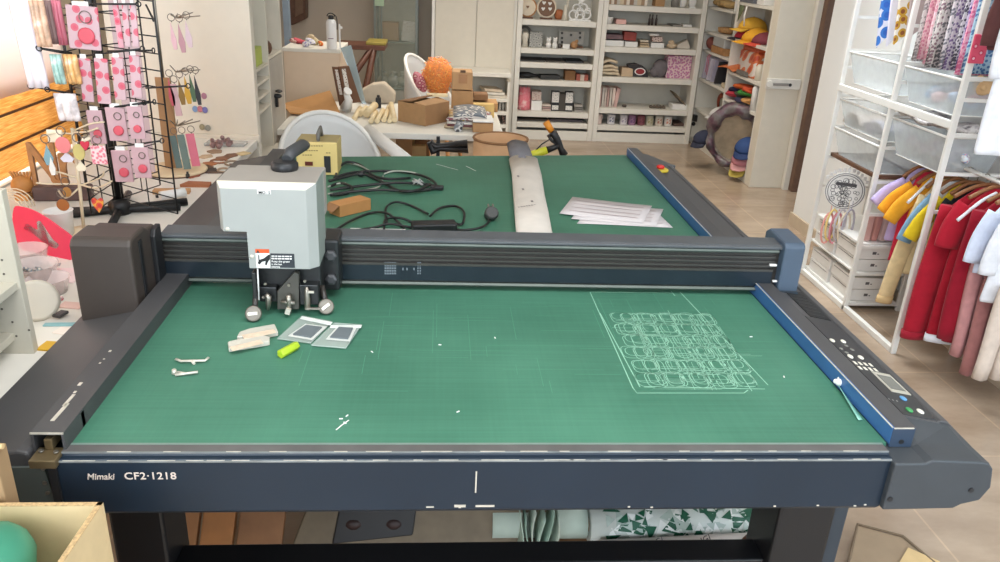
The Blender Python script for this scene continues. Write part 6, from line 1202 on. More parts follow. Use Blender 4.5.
q = MB(); c = Vector((XS+.14, p.y+.05, z+.05)); q.tube([c+Vector((-.03*math.sin(t_), .16*math.cos(t_), .13*math.sin(t_))) for t_ in [i*PI/10 for i in range(11)]], .022, 8, flat=.5); solo('maroon_hat_band', q, mat('rust_band', (150, 70, 46), .8), 'rust coloured hat arching over the white cap', 'hat')
# big bag of caps on the floor, its mouth turned to the room
yv = 6.2; ctr = ony(733, 137, yv); cbag = thing('cap_bag', 'big clear bag overflowing with caps on the floor by the cap bookcase', 'bag', (ctr.x, yv, 0))
toC = Vector((-ctr.x*.75-.45, -yv*.6, .35)).normalized(); bu = Vector((-toC.y, toC.x, 0)).normalized(); bu = -bu if bu.x < 0 else bu; bw = Vector((0, 0, 1))
def bp(a, ru, rw, d=0): return ctr+bu*(ru*math.cos(a))+bw*(rw*math.sin(a))+toC*d
q = MB(); q.tube([bp(k*2*PI/28, .185, .225, .02*math.sin(k*1.3)) for k in range(28)], [.030+.008*math.sin(k*1.7)+(.024 if 4 < k < 14 else 0) for k in range(28)], 10, closed=True); obj('rolled_rim', q, patt('rim_grey_purple', (96, 90, 90), [(56, 52, 56), (92, 62, 76), (110, 104, 104)], 14, .5, .35, 'noise'), cbag)
q = MB(); q.sheet(lambda u, v: bp(2*PI*u, .2*(1-.25*v), .225*(1-.2*v), -.22*v), 28, 4); obj('bag_wall', q, clear_mat('bag_grey', (176, 168, 160), .75, .25), cbag)
q = MB(); q.rings([[bp(k*2*PI/24, .172, .20, d) for k in range(24)] for d in (-.12, -.11)]); obj('bottom_disc', q, mat('bag_beige', (190, 170, 142), .7, var=.15), cbag)
for (px, py, r_, colr, br_, lab) in ((748, 145, .10, (44, 72, 124), (36, 56, 100), 'navy blue cap at the mouth of the clear bag'), (744, 157, .095, (196, 130, 140), (206, 150, 150), 'dusty pink cap low in the mouth of the clear bag'), (741, 164, .085, (206, 186, 90), None, 'yellow cap at the bottom of the clear bag'), (704, 136, .085, (38, 44, 66), (34, 38, 56), 'dark navy cap outside the far side of the clear bag')):
    p = ony(px, py, yv-.10) if px != 704 else ony(px, py, 6.45); p.z = max(p.z-.03, .03); cap(p, r_, colr, lab, 2.4 if px != 704 else 2.2, br_, tilt=-.35, grp='caps around the clear bag')
for k, (px, py, lab) in enumerate(((727, 160, 'black plastic buckle strap at the foot of the clear bag'), (733, 166, 'dark glove lying on the floor by the clear bag'))):
    p = onz(px, py+2, 0); q = MB(); q.ball(p+Vector((0, 0, .03)), (.05, .07, .03), 9, 6, rot=Euler((0, 0, .5+k)).to_matrix()); q.tube([p+Vector((0, .05, .03)), p+Vector((.03, .12, .05)), p+Vector((.06, .14, .10))], .012, 6); solo('dark_glove' if k else 'black_strap', q, DARK, lab, 'glove' if k else 'strap')
q = MB(); p = onx(695, 118, 2.46); q.obox(p, (.03, .06, .06)); q.ball(p+Vector((0, .02, -.06)), .02, 8, 5); solo('hook_tool', q, DARK, 'black hook hanging at the end of the far bay', 'hook')
# ------------------------------------------------------------------ white steel rack on the right wall
X0, X1 = 2.09, 2.375
YR = (4.045, 3.53, 3.06)
rack = thing('steel_rack', 'white steel frame rack of baskets along the white wall', 'rack', (2.23, 3.55, 0))
for y in YR:
    for x in (X0, X1): obj('post', MB().box(x-.012, x+.012, y-.010, y+.010, .0, 1.95), METALW, rack, bevel=.003)
    for z in (1.394, 1.232, 1.147, 1.005, .842, .676, .513, .345)+((.20, .035) if y > 3.1 else ()): obj('rung', MB().box(X0, X1, y-.006, y+.006, z-.007, z+.007), METALW, rack)
obj('base_rail', MB().box(X0-.012, X0+.012, YR[2], YR[0], 0, .028), METALW, rack, bevel=.003)
obj('cross_rail', MB().box(X0-.014, X0+.004, YR[2], YR[0], 1.028, 1.062), METALW, rack, bevel=.003)
obj('cross_rail', MB().box(X1-.01, X1+.01, YR[2], YR[0], 1.60, 1.63), METALW, rack, bevel=.003)
MESH = wire_mesh('white_wire_mesh', (222, 230, 232), .40)
def basket(y0, y1, zr, h_, lab, loc=None):
    t = thing('wire_basket', lab, 'basket', (2.23, (y0+y1)/2, zr-h_), 'wire baskets in the steel rack')
    y0 += .022; y1 -= .022; xa, xb = X0+.004, X1-.014; i = .045; zb_ = zr-h_
    top = [Vector(p) for p in ((xa, y0, zr), (xb, y0, zr), (xb, y1, zr), (xa, y1, zr))]; bot = [Vector(p) for p in ((xa+.03, y0+i, zb_), (xb-.02, y0+i, zb_), (xb-.02, y1-i, zb_), (xa+.03, y1-i, zb_))]
    q = MB(); q.tube(top, .0055, 6, closed=True); obj('rim', q, METALW, t)
    q = MB(); q.add(top+bot, [(0, 1, 5, 4), (1, 2, 6, 5), (2, 3, 7, 6), (3, 0, 4, 7), (4, 5, 6, 7)]); obj('mesh', q, MESH, t)
    q = MB(); q.tube(bot, .003, 5, closed=True); obj('bottom_wire', q, METALW, t); return t
def shelf_sheet(y0, y1, z): pass
basket(YR[1], YR[0], 1.225, .15, 'empty wire basket highest in the far bay of the steel rack')
basket(YR[1], YR[0], .988, .13, 'wire basket below the cross rail in the far bay')
basket(YR[1], YR[0], .840, .14, 'wire basket just above the brown tray in the far bay')
basket(YR[2], YR[1], 1.222, .15, 'wire basket of blue and pink bows, highest in the near bay')
basket(YR[2], YR[1], .990, .16, 'wire basket of pale floral bows below the cross rail in the near bay')
# bows
def bow(c, r_, colr, lab, grp, mm=None):
    t = thing('fabric_bow', lab, 'bow', tuple(c), grp); R = Euler((random.uniform(-.6, .6), random.uniform(-.5, .5), random.random()*3)).to_matrix(); mm = mm or mat('bow_%02x%02x%02x' % colr, colr, .85, var=.15, scale=60)
    for s_ in (-1, 1):
        q = MB(); q.ball(c+R@Vector((s_*r_*.55, 0, 0)), (r_*.55, r_*.3, r_*.42), 10, 6, rot=R); obj('loop', q, mm, t)
    q = MB(); q.ball(c, r_*.22, 8, 5); obj('knot', q, mm, t)
BC = [((150, 186, 224), 'sky blue'), ((206, 216, 232), 'pale blue'), ((236, 206, 206), 'pale pink'), ((240, 226, 210), 'cream'), ((186, 206, 230), 'powder blue'), ((226, 190, 190), 'dusty pink')]
wh = ['at the far end', 'second from the far end', 'toward the middle', 'just past the middle', 'second from the near end', 'at the near end']
for k in range(6):
    y = 3.43-.058*k; bow(Vector((2.20+.02*(k % 2), y, 1.125+.018*(k % 2))), .06, BC[k][0], '%s bow %s of the highest near basket' % (BC[k][1], wh[k]), 'bows in the highest near basket')
FB = patt('floral_bow', (224, 230, 234), [(236, 140, 130), (150, 180, 220), (224, 200, 190)], 60, .42)
for k in range(6):
    y = 3.43-.058*k; bow(Vector((2.20+.03*(k % 2), y, .885+.02*(k % 2))), .06, (220, 224, 230), 'pale floral bow %s of the lower near basket' % wh[k], 'bows in the lower near basket', FB)
q = MB(); c = Vector((2.20, 3.10, 1.20)); q.ball(c, .038, 12, 8); q.ball(c+Vector((-.03, -.01, .03)), .014, 8, 5); q.ball(c+Vector((.02, -.01, .035)), .014, 8, 5); q.ball(c+Vector((-.02, -.03, -.004)), .012, 8, 5); solo('teddy_bear', q, mat('teddy_tan', (214, 176, 130), .9), 'tan teddy head peeking from the highest near basket', 'toy')
for k, (y, x) in enumerate(((3.95, 2.20), (3.72, 2.22))):
    q = MB(); q.sheet(lambda u, v: Vector((2.14+.16*u, y-.09+.18*v, .875+.02*math.sin(5*u+3*v)+.035*math.sin(PI*v))), 8, 8); solo('folded_muslin', q, mat('muslin_%d' % k, ((216, 206, 198), (206, 204, 214))[k], .9), ['folded beige muslin in the far basket below the cross rail, away from the shirts', 'folded pale lilac muslin in the far basket, nearer the shirts'][k], 'cloth', 'muslins in the far basket', solid=.02)
q = MB(); q.sheet(lambda u, v: Vector((2.11+.2*u, 3.10+.40*v, 1.012+.012*math.sin(9*v)+.008*math.sin(11*u))), 10, 12); solo('printed_cloth', q, patt('script_print', (206, 200, 196), [(84, 80, 82), (170, 160, 160), (216, 210, 206)], 34, .5, .6, 'noise'), 'grey script printed cloth lying over the lower near basket', 'cloth', solid=.012)
q = MB()
for k in range(3): q.ball((2.16+.05*k, 3.56-.02*k, 1.01), (.05, .05, .02), 9, 5)
solo('greige_knit', q, mat('greige', (198, 186, 174), .9), 'greige knit lump hanging over the middle upright of the rack', 'cloth')
# brown framed tray and round lace sign
tr_ = thing('wooden_tray', 'dark brown framed tray under the lowest wire basket of the far bay', 'tray', (2.23, 3.8, .682))
for (a, b2, c_, d_) in ((X0+.015, X0+.035, 3.55, 4.03), (X1-.04, X1-.02, 3.55, 4.03), (X0+.015, X1-.02, 3.55, 3.57), (X0+.015, X1-.02, 4.01, 4.03)): obj('frame_bar', MB().box(a, b2, c_, d_, .684, .704), WOODD, tr_, bevel=.003)
q = MB()
for k in range(7): q.box(X0+.035, X1-.04, 3.61+.058*k, 3.635+.058*k, .685, .691)
obj('slats', q, mat('slat_brown', (110, 84, 66), .6), tr_)
c = ony(845, 191, 3.80); sg = thing('lace_sign', 'round black and white lace sign hanging in the far bay of the rack', 'sign', tuple(c-Vector((0, 0, .10))))
cam_dir = Vector((-c.x, -c.y, 0)).normalized(); rx = Vector((-cam_dir.y, cam_dir.x, 0)); 
def sgp(u, v, w=0): return c+rx*u+Vector((0, 0, v))+cam_dir*w
rs = .098
def sdisc(r0, w0, w1, n=28): q = MB(); q.rings([[sgp(r0*math.cos(k*2*PI/n), r0*math.sin(k*2*PI/n), w) for k in range(n)] for w in (w0, w1)]); return q
obj('plate', sdisc(rs, -.004, .004), mat('sign_white', (232, 230, 226), .5), sg)
q = MB()
for r0 in (.093, .083): q.tube([sgp(r0*math.cos(k*PI/16), r0*math.sin(k*PI/16), .005) for k in range(32)], .0016, 5, closed=True)
for k in range(46):
    a = random.random()*2*PI; r0 = .07*math.sqrt(random.random()); rr = random.uniform(.007, .014); u, v = r0*math.cos(a), r0*math.sin(a)-.008; q.tube([sgp(u+rr*math.cos(i*PI/5), v+rr*math.sin(i*PI/5), .005) for i in range(10)], .0013, 4, closed=True)
q.obox(sgp(0, .035, .005), (.10, .003, .016), Matrix.Rotation(math.atan2(rx.y, rx.x), 3, 'Z'))
obj('lace_pattern', q, mat('lace_black', (70, 68, 70), .5), sg)
q = MB()
for k in range(11):
    a = PI*.18+PI*.64*k/10; q.obox(sgp((rs+.014)*math.cos(a), (rs+.014)*math.sin(a), 0), (.014, .005, .018), Matrix.Rotation(math.atan2(rx.y, rx.x), 3, 'Z'))
obj('crown_edge', q, mat('crown_grey', (206, 204, 202), .5), sg)
q = MB(); q.tube([sgp(0, rs, 0), sgp(0, .70-c.z-.02, 0)], .0015, 5); obj('cord', q, DARK, sg)
# hanging headbands
HB = [((226, 160, 150), 'salmon'), ((232, 206, 130), 'soft yellow'), ((216, 140, 150), 'rose'), ((196, 190, 196), 'silver grey'), ((230, 214, 190), 'ivory'), ((176, 170, 180), 'lilac grey')]
for k, (colr, nm) in enumerate(HB):
    cc = ony(827+k*4.2, 228-(k % 2)*3, 3.86-.02*k); q = MB(); q.tube([cc+Vector((.028*math.sin(t_), .004*k*0, .085*math.cos(t_))) for t_ in [i*PI/9 for i in range(18)]], .0055, 6, closed=True); q.tube([cc+Vector((0, 0, .085)), Vector((cc.x, cc.y, .513))], .002, 5) if cc.z+.085 < .51 else None
    solo('hair_band', q, mat('band_%d' % k, colr, .6), '%s hair band hanging below the lace sign, %s of six' % (nm, ['first', 'second', 'third', 'fourth', 'fifth', 'last'][k]), 'hair band', 'hair bands below the lace sign')
# pale pink packs and white boxes at the bottom of the far bay
obj('shelf', MB().box(X0+.012, X1-.01, 3.545, 4.03, .345, .357), METALW, rack); obj('shelf', MB().box(X0+.012, X1-.01, 3.545, 4.03, .198, .206), METALW, rack); obj('shelf', MB().box(X0+.012, X1-.01, 3.545, 4.03, .028, .042), METALW, rack)
for k in range(5):
    q = MB(); q.obox((2.15+.042*k, 3.60, .425), (.032, .05, .13), (0, .06*(k % 2), 0)); solo('pink_pack', q, clear_mat('packfilm_%d' % k, ((216, 170, 160), (200, 140, 130), (222, 190, 184), (196, 150, 150), (216, 176, 160))[k], .85, .3), '%s pinkish clear pack on the shelf above the white boxes, counted from the wire side' % ['first', 'second', 'third', 'fourth', 'fifth'][k], 'pack', 'pinkish packs in the rack', bevel=.006)
BXW = mat('white_carton', (226, 222, 216), .6, var=.03)
lv = [(.043, 'bottom shelf, lower layer'), (.107, 'bottom shelf, upper layer'), (.207, 'raised shelf, lower layer'), (.271, 'raised shelf, upper layer')]
for z, nm in lv:
    for j, (ya, yb2) in enumerate(((3.555, 3.785), (3.80, 4.02))):
        dx = random.uniform(0, .012); t = thing('shoe_box', 'flat white box on the %s, %s end of the far bay' % (nm, 'near' if j == 0 else 'far'), 'box', (2.23, (ya+yb2)/2, z), 'flat white boxes in the rack')
        obj('carton', MB().box(X0+.02+dx, X1-.03, ya, yb2, z, z+.061), BXW, t, bevel=.002)
        q = MB(); q.box(X0+.019+dx, X0+.0205+dx, ya+.02, yb2-.02, z+.048, z+.050); 
        xx = X0+.10+dx; q.obox((xx, ya-.0005, z+.032), (.020, .001, .014)); q.obox((xx+.02, ya-.0005, z+.028), (.008, .001, .005))
        obj('print_mark', q, mat('mark_grey', (96, 92, 92), .6), t)
# ------------------------------------------------------------------ hanging baby things and patterned cloths (top of the rack)
ra = thing('rack_rod', 'thin white steel rod across the top of the rack carrying patterned cloths', 'rod', (2.23, 3.55, 1.68)); q = MB(); q.tube([(2.235, 3.06, 1.695), (2.235, 4.045, 1.695)], .008, 8); obj('rod', q, METALW, ra)
def pointed(pxl, y, colr, lab, printc=None, sc=90):
    P_ = [ony(px, py, y) for px, py in pxl]; q = MB(); q.prism([(p.x, p.z) for p in P_], y-.008, y+.008, lambda x, z, yy: (x, yy, z))
    return solo('bandana_bib', q, mat('bib_%02x%02x%02x' % colr, colr, .9) if not printc else patt('bib_%02x%02x%02x' % colr, colr, printc, sc, .45, .9), lab, 'bib', 'bibs hanging in the far bay', bevel=.004)
pointed(((888, -40), (900, -40), (893, 30), (876, 48), (880, 10)), 3.93, (226, 226, 238), 'white bib with a blue print hanging first in the far bay', [(50, 100, 190), (60, 120, 200)], 16)
pointed(((896, -40), (912, -40), (905, 25), (886, 47), (890, 10)), 3.80, (224, 222, 236), 'plain lilac white bib hanging behind the brown printed one')
pointed(((903, -40), (920, -40), (912, 30), (893, 45), (898, 10)), 3.70, (236, 230, 220), 'white bib with a brown and gold print in the far bay', [(150, 90, 50), (206, 160, 60)], 22)
pointed(((912, -40), (935, -40), (926, 25), (905, 40), (910, 5)), 3.62, (186, 168, 164), 'mauve bib hanging at the middle upright')
CC = [((210, 200, 198), [(150, 140, 140)]), ((226, 180, 186), [(206, 130, 150)]), ((240, 206, 212), [(230, 160, 176)]), ((196, 190, 188), [(96, 92, 94)]), ((222, 214, 210), [(150, 120, 130)]), ((170, 160, 160), [(80, 76, 80)]), ((216, 208, 212), [(120, 120, 130)]), ((190, 180, 190), [(110, 90, 130)]), ((206, 200, 206), [(80, 76, 90)]), ((196, 186, 210), [(90, 70, 140)]), ((236, 170, 190), [(220, 110, 150)]), ((170, 200, 222), [(80, 120, 170)])]
nm = ['grey white', 'dusty pink', 'light pink', 'grey spotted', 'pearl', 'charcoal spotted', 'stone', 'mauve', 'black dotted white', 'violet', 'bright pink', 'sky blue']
for k, (cb_, sp_) in enumerate(CC):
    y = 3.50-.034*k; q = MB(); q.sheet(lambda u, v: Vector((2.115+.01*math.sin(k)+.23*u, y+.005*math.sin(u*9+k)+.010*(1-v)*math.sin(k*2), 1.245+.012*math.sin(k*1.7)+.44*v)), 8, 4); solo('patterned_cloth', q, patt('cloth_pat_%d' % k, cb_, sp_, 70, .38, .9), '%s patterned cloth, %s from the middle upright in the hanging row' % (nm[k], ['first', 'second', 'third', 'fourth', 'fifth', 'sixth', 'seventh', 'eighth', 'ninth', 'tenth', 'eleventh', 'twelfth'][k]), 'cloth', 'patterned cloths hanging in the near bay', solid=.014)
q = MB(); c = ony(979, 49, 3.03); q.obox(c, (.062, .012, .11)); solo('pink_card_pack', q, patt('pink_card', (224, 80, 110), [(240, 190, 200), (210, 50, 90)], 30, .3, .3), 'bright pink card pack hanging by the near upright of the rack', 'pack', bevel=.004)
# ------------------------------------------------------------------ clothes on rails
rl = thing('clothes_rail', 'white low clothes rail full of small shirts and hoodies by the rack', 'rail', (2.24, 2.8, .845)); q = MB(); q.tube([(2.24, 3.50, .853), (2.24, 2.25, .853)], .009, 8); obj('rod', q, METALW, rl)
for y in (2.30, 3.0): q = MB(); q.tube([(2.24, y, .853), (2.40, y, .853)], .008, 6); obj('bracket', q, METALW, rl)
rl2 = thing('high_rail', 'white high clothes rail holding a white and a tan garment', 'rail', (2.14, 2.6, 1.70)); q = MB(); q.tube([(2.14, 3.06, 1.72), (2.14, 2.25, 1.72)], .009, 8); obj('rod', q, METALW, rl2)
for y in (2.30, 3.02): q = MB(); q.tube([(2.14, y, 1.72), (2.40, y, 1.72)], .008, 6); obj('bracket', q, METALW, rl2)
HANG = mat('hanger_wood', (150, 100, 62), .5, var=.15)
def hanger(xc, y, z, w_, lab, zr, xr):
    t = thing('coat_hanger', lab, 'hanger', (xc, y, z), 'wooden hangers on the rails'); q = MB(); q.tube(smoothpts([(xc-w_, y, z-.055), (xc-w_*.5, y, z-.015), (xc, y, z), (xc+w_*.5, y, z-.015), (xc+w_, y, z-.055)], 5), .0085, 8, flat=1.0); obj('bar', q, HANG, t)
    q = MB(); q.tube([Vector((xc, y, z)), Vector((xc, y, zr-.012))]+[Vector((xr+.014*math.sin(a), y, zr-.0+.013*-math.cos(a))) for a in [.3+i*.5 for i in range(8)]], .0022, 6); obj('hook', q, STEEL, t)
def loftring(c, hx, hy, n=20, rip=0, ph=0): return [c+Vector((hx*math.cos(a), hy*math.sin(a)*(1+rip*math.sin(4*a+ph)), 0)) for a in [2*PI*k/n for k in range(n)]]
def garment(name, lab, cat, xc, y, zt, hw, L_, sl, sr, mm, sleeve_m=None, cuff_m=None, th=.022, nk=.045, grp='clothes on the low rail', hang=True, hem=None, sw=.046, piping=None, zr=.853, xr=2.24, hanger_lab=None):
    """sl / sr : sleeve end offsets (dx, dz) from the shoulder"""
    t = thing(name, lab, cat, (xc, y, zt-L_), grp); q = MB(); R = []
    prof = [(0, nk, .6), (.02, nk+.02, .8), (.055, hw*.72, .9), (.098, hw, 1), (.16, hw*.95, 1), (.3, hw*.97, 1.05), (.5, hw*1.0, 1.1), (.75, hw*1.03, 1.15), (.97, hw*1.05, 1.1), (1, hw*1.04, 1.0)]
    for k, (f_, w_, d_) in enumerate(prof):
        dz = f_ if k < 4 else f_*L_ if f_*L_ > .10 else .10+.001*k
        R.append(loftring(Vector((xc+.004*math.sin(k*1.3+y*40), y+.003*math.sin(k), zt-dz)), w_, th*d_, 22, .22 if k > 3 else .05, y*50+k*.25))
    q.rings(R); obj('body', q, mm, t)
    for s_, e_ in ((-1, sl), (1, sr)):
        if e_ is None: continue
        a = Vector((xc+s_*(hw-.03), y, zt-.085)); b2 = a+Vector((e_[0], e_[2] if len(e_) > 2 else 0, e_[1])); mid = lerp(a, b2, .5)+Vector((s_*.012, 0, .010)); P_ = smoothpts([a, mid, b2], 4); q = MB(); n_ = len(P_); RR = []
        for i, p in enumerate(P_):
            d = (P_[min(i+1, n_-1)]-P_[max(i-1, 0)]).normalized(); side_ = d.cross(Vector((0, 1, 0))).normalized(); w_ = sw*(1-.22*i/n_); RR.append([p+side_*w_*math.cos(b3)+Vector((0, 1, 0))*th*.8*math.sin(b3)*(1+.12*math.sin(3*b3+i)) for b3 in [2*PI*k/14 for k in range(14)]])
        q.rings(RR); so = obj('sleeve', q, sleeve_m or mm, t)
        if cuff_m:
            q = MB(); d = (P_[-1]-P_[-2]).normalized(); side_ = d.cross(Vector((0, 1, 0))).normalized()
            q.rings([[P_[-1]+d*o_+side_*sw*.88*math.cos(b3)+Vector((0, 1, 0))*th*1.0*math.sin(b3) for b3 in [2*PI*k/14 for k in range(14)]] for o_ in (-.03, .006)]); obj('cuff', q, cuff_m, so)
    if hem: q = MB(); q.rings([loftring(Vector((xc, y, zt-L_+o_)), hw*1.065, th*1.2, 22, .2, y*50+9*.25) for o_ in (-.006, .028)]); obj('hem', q, hem, t)
    if piping: q = MB(); q.tube(smoothpts([(xc-nk, y-th*.8, zt-.012), (xc-hw*.7, y-th*.95, zt-.048), (xc-hw-.03, y-th*.9, zt-.13)], 5), .007, 6); obj('piping', q, piping, t)
    if hang: hanger(xc, y, zt+.012, hw*.92, hanger_lab, zr, xr)
    return t
def fab(n_, c_): return mat('fabric_'+n_, c_, .9, var=.08, scale=30, spec=.2, sheen=.1)
LIL, ORG, CRIM, CRM, SKY, YL, WHT, BLK, RD, PNK, LB = [fab(n_, c_) for n_, c_ in (('lilac', (200, 184, 230)), ('orange', (236, 166, 46)), ('crimson', (206, 50, 76)), ('cream', (228, 204, 158)), ('skyblue', (126, 164, 196)), ('yellow', (226, 196, 40)), ('white', (232, 234, 240)), ('black', (34, 34, 38)), ('red', (172, 30, 48)), ('rosepink', (206, 150, 150)), ('paleblue', (214, 222, 240)))]
garment('small_shirt', 'lilac small shirt hanging farthest back on the low rail', 'shirt', 2.285, 3.47, .765, .105, .36, (-.125, -.095), (.06, -.09), LIL, hanger_lab='wooden hanger of the lilac shirt')
garment('small_shirt', 'orange sleeved crimson small shirt just in front of the lilac one', 'shirt', 2.285, 3.405, .765, .105, .44, (-.12, -.115), (.06, -.09), CRIM, ORG, hanger_lab='wooden hanger of the crimson shirt with orange sleeves')
garment('small_shirt', 'orange small shirt with a white shoulder edge, third from the back of the low rail', 'shirt', 2.285, 3.345, .765, .105, .36, (-.115, -.14), (.06, -.09), ORG, piping=WHT, hanger_lab='wooden hanger of the orange shirt')
garment('small_sweater', 'cream long sleeved small sweater with one sleeve hanging to the ankle of the rack', 'sweater', 2.29, 3.285, .765, .105, .46, (-.085, -.52), (.03, -.5), CRM, cuff_m=fab('cream_cuff', (220, 190, 140)), hanger_lab='wooden hanger of the cream sweater')
garment('small_shirt', 'sky blue and white small shirt between the cream sweater and the yellow shirt', 'shirt', 2.29, 3.225, .77, .105, .50, (-.105, -.20), (.06, -.1), WHT, SKY, hanger_lab='wooden hanger of the sky blue and white shirt')
garment('small_shirt', 'bright yellow small shirt nearest the upright of the rack', 'shirt', 2.285, 3.155, .775, .11, .56, (-.115, -.17), (.06, -.1), YL, hanger_lab='wooden hanger of the yellow shirt')
garment('small_shirt', 'black small shirt behind the near upright, darkest on the low rail', 'shirt', 2.285, 3.095, .79, .11, .50, (-.02, -.10), (.02, -.1), BLK, hanger_lab='wooden hanger of the black shirt')
garment('hoodie', 'red hoodie nearest the rack upright with one long sleeve down', 'hoodie', 2.262, 2.985, .81, .15, .66, (-.03, -.60), (.0, -.56), RD, cuff_m=fab('red_cuff', (160, 34, 50)), th=.032, sw=.066, hanger_lab='wooden hanger of the red hoodie nearest the upright')
garment('hoodie', 'red hoodie with white piping along the shoulder', 'hoodie', 2.275, 2.915, .825, .15, .68, (-.055, -.17), (.0, -.5), RD, th=.032, sw=.066, piping=WHT, hem=WHT, hanger_lab='wooden hanger of the red hoodie with white piping')
garment('hoodie', 'darker red hoodie in front of the white piped one', 'hoodie', 2.30, 2.84, .835, .15, .66, (-.01, -.56), (.0, -.5), fab('darkred', (150, 26, 44)), th=.032, sw=.066, hanger_lab='wooden hanger of the darker red hoodie')
garment('small_shirt', 'white blue tinted small shirt in front of the red hoodies', 'shirt', 2.26, 2.76, .85, .13, .33, (-.05, -.20), (.05, -.1), LB, hanger_lab='wooden hanger of the first white shirt')
garment('small_shirt', 'longer white shirt nearest the camera on the low rail', 'shirt', 2.28, 2.68, .85, .14, .42, (-.045, -.22), (.05, -.1), WHT, hanger_lab='wooden hanger of the nearest white shirt')
def trousers(lab, xc, y, zt, w_, L_, mm, lean=0):
    t = thing('small_trousers', lab, 'trousers', (xc, y, zt-L_), 'clothes on the low rail'); q = MB()
    for s_ in (-1, 1):
        q.rings([loftring(Vector((xc+s_*w_*.5+lean*f_*L_, y+.004*math.sin(f_*6), zt-f_*L_)), w_*(.52-.12*f_), .024, 16, .15, s_+f_*4) for f_ in (0, .15, .35, .6, .85, 1)])
    obj('legs', q, mm, t); q = MB(); q.rings([loftring(Vector((xc, y, zt+o_)), w_*1.02, .026, 20) for o_ in (-.02, .015)]); obj('waistband', q, mm, t)
    q = MB(); q.tube([(xc-.04, y, zt+.01), (xc, y, zt+.20), (xc+.04, y, zt+.01)], .002, 5); q.tube([(xc, y, zt+.20), (xc+(2.24-xc)*.8, y, .853)], .002, 5); obj('hang_wire', q, STEEL, t)
trousers('rose pink small trousers hanging below the first white shirt', 2.205, 2.80, .53, .06, .40, PNK, .04)
trousers('dusty rose small trousers in front of the rose pink pair', 2.225, 2.73, .50, .06, .42, fab('dustyrose', (176, 120, 118)), .02)
trousers('cream light small trousers lowest and nearest the camera', 2.225, 2.62, .50, .075, .38, fab('creamjeans', (222, 206, 192)), -.02)
trousers('pale blue small trousers half behind the cream pair', 2.29, 2.66, .52, .07, .36, fab('icejeans', (180, 206, 222)), 0)
garment('long_shirt', 'long white shirt hanging on the high rail with its hem above the low clothes', 'shirt', 2.085, 2.74, 1.66, .105, .66, (-.02, -.3), (.05, -.2), WHT, grp='clothes on the high rail', zr=1.72, xr=2.14, hanger_lab='wooden hanger of the long white shirt')
garment('long_shirt', 'tan top on the high rail in front of the white one', 'shirt', 2.05, 2.62, 1.66, .11, .20, (-.03, -.16), (.05, -.2), fab('tan', (206, 176, 120)), grp='clothes on the high rail', zr=1.72, xr=2.14, hanger_lab='wooden hanger of the tan top')
garment('long_shirt', 'dark brown top behind the long white shirt on the high rail', 'shirt', 2.12, 2.86, 1.66, .11, .30, (-.03, -.2), (.05, -.2), fab('darkbrown', (96, 60, 58)), grp='clothes on the high rail', zr=1.72, xr=2.14, hanger_lab='wooden hanger of the dark brown top')
# ------------------------------------------------------------------ things lying on the bed
ZT_ = ZB+.0005
def bd(px, py, h=0): return onz(px, py, ZB+.0012+h)
# yellow transformer
pR = bd(338, 175.5); yT = pR.y; xL = ony(297, 172, yT).x; zt = ony(318, 142.5, yT).z
tf = thing('transformer_box', 'pale yellow transformer box with a carry handle standing on the bed behind the carriage', 'transformer', ((xL+pR.x)/2, yT+.06, ZB+.001))
YT = mat('transformer_yellow', (214, 190, 122), .5, var=.03)
q = MB(); q.box(xL, pR.x, yT, yT+.12, ZB+.0012, zt); obj('case', q, YT, tf, bevel=.003)
q = MB(); q.box(xL+.001, pR.x-.001, yT+.004, yT+.118, zt, zt+.0015); obj('lid', q, mat('transformer_lid', (166, 150, 104), .5), tf)
q = MB(); c = Vector(((xL+pR.x)/2+.004, yT+.05, zt)); q.tube([c+Vector((-.0, -.03, 0)), c+Vector((0, -.03, .022)), c+Vector((0, .03, .030)), c+Vector((0, .05, 0))], .011, 8, flat=.6); obj('handle', q, mat('handle_grey', (110, 108, 102), .5), tf)
def tfp(px, py): return ony(px, py, yT-.0006)
def rectp(px0, py0, px1, py1, th=.002): a, b2 = tfp(px0, py0), tfp(px1, py1); return MB().box(a.x, b2.x, yT-th, yT+.001, b2.z, a.z)
obj('rocker_switch', rectp(305, 161.5, 313, 165.5, .004), mat('switch_brown', (96, 36, 22), .4), tf); obj('socket_panel', rectp(324, 156, 331, 172.5, .003), DARK, tf)
q = MB()
for px0, py, n_ in ((311, 145.5, 5), (301, 150.2, 7), (302.5, 154.6, 4), (326, 152.5, 2)):
    for k in range(n_): a = tfp(px0+k*2.5, py); q.box(a.x, a.x+.006, yT-.001, yT, a.z-.0028, a.z)
obj('print', q, mat('print_brown', (120, 96, 50), .5), tf)
# cables
CB = mat('cable_black', (28, 28, 29), .45)
def cable(paths, r_, m_, t, nm='cord', hs=None):
    for pth in paths:
        P_ = [bd(px, py, r_+ (.004*((i*7) % 3))) for i, (px, py) in enumerate(pth)]; q = MB(); q.tube(smoothpts(P_, 6), r_, 7); obj(nm, q, m_, t)
pc = thing('power_cable', 'coiled black mains cable with a grey twist tie lying behind the gantry', 'cable', tuple(bd(385, 185)))
cable([[(330, 190), (360, 186), (395, 183), (425, 184), (437, 187)], [(330, 195), (350, 192), (380, 190), (415, 191), (436, 187), (428, 178), (405, 172), (375, 171), (350, 173), (334, 178)], [(336, 177), (338, 168), (348, 162), (362, 166), (372, 175), (388, 179), (410, 178)], [(329, 181), (345, 177), (362, 174), (380, 181), (400, 191), (418, 190), (430, 184)], [(331, 186), (340, 183), (352, 187), (348, 193), (334, 195)]], .0046, CB, pc)
q = MB(); p = bd(437, 187.5, .007); q.obox(p, (.042, .022, .013), (0, 0, -.1)); obj('connector', q, DARK, pc, bevel=.003)
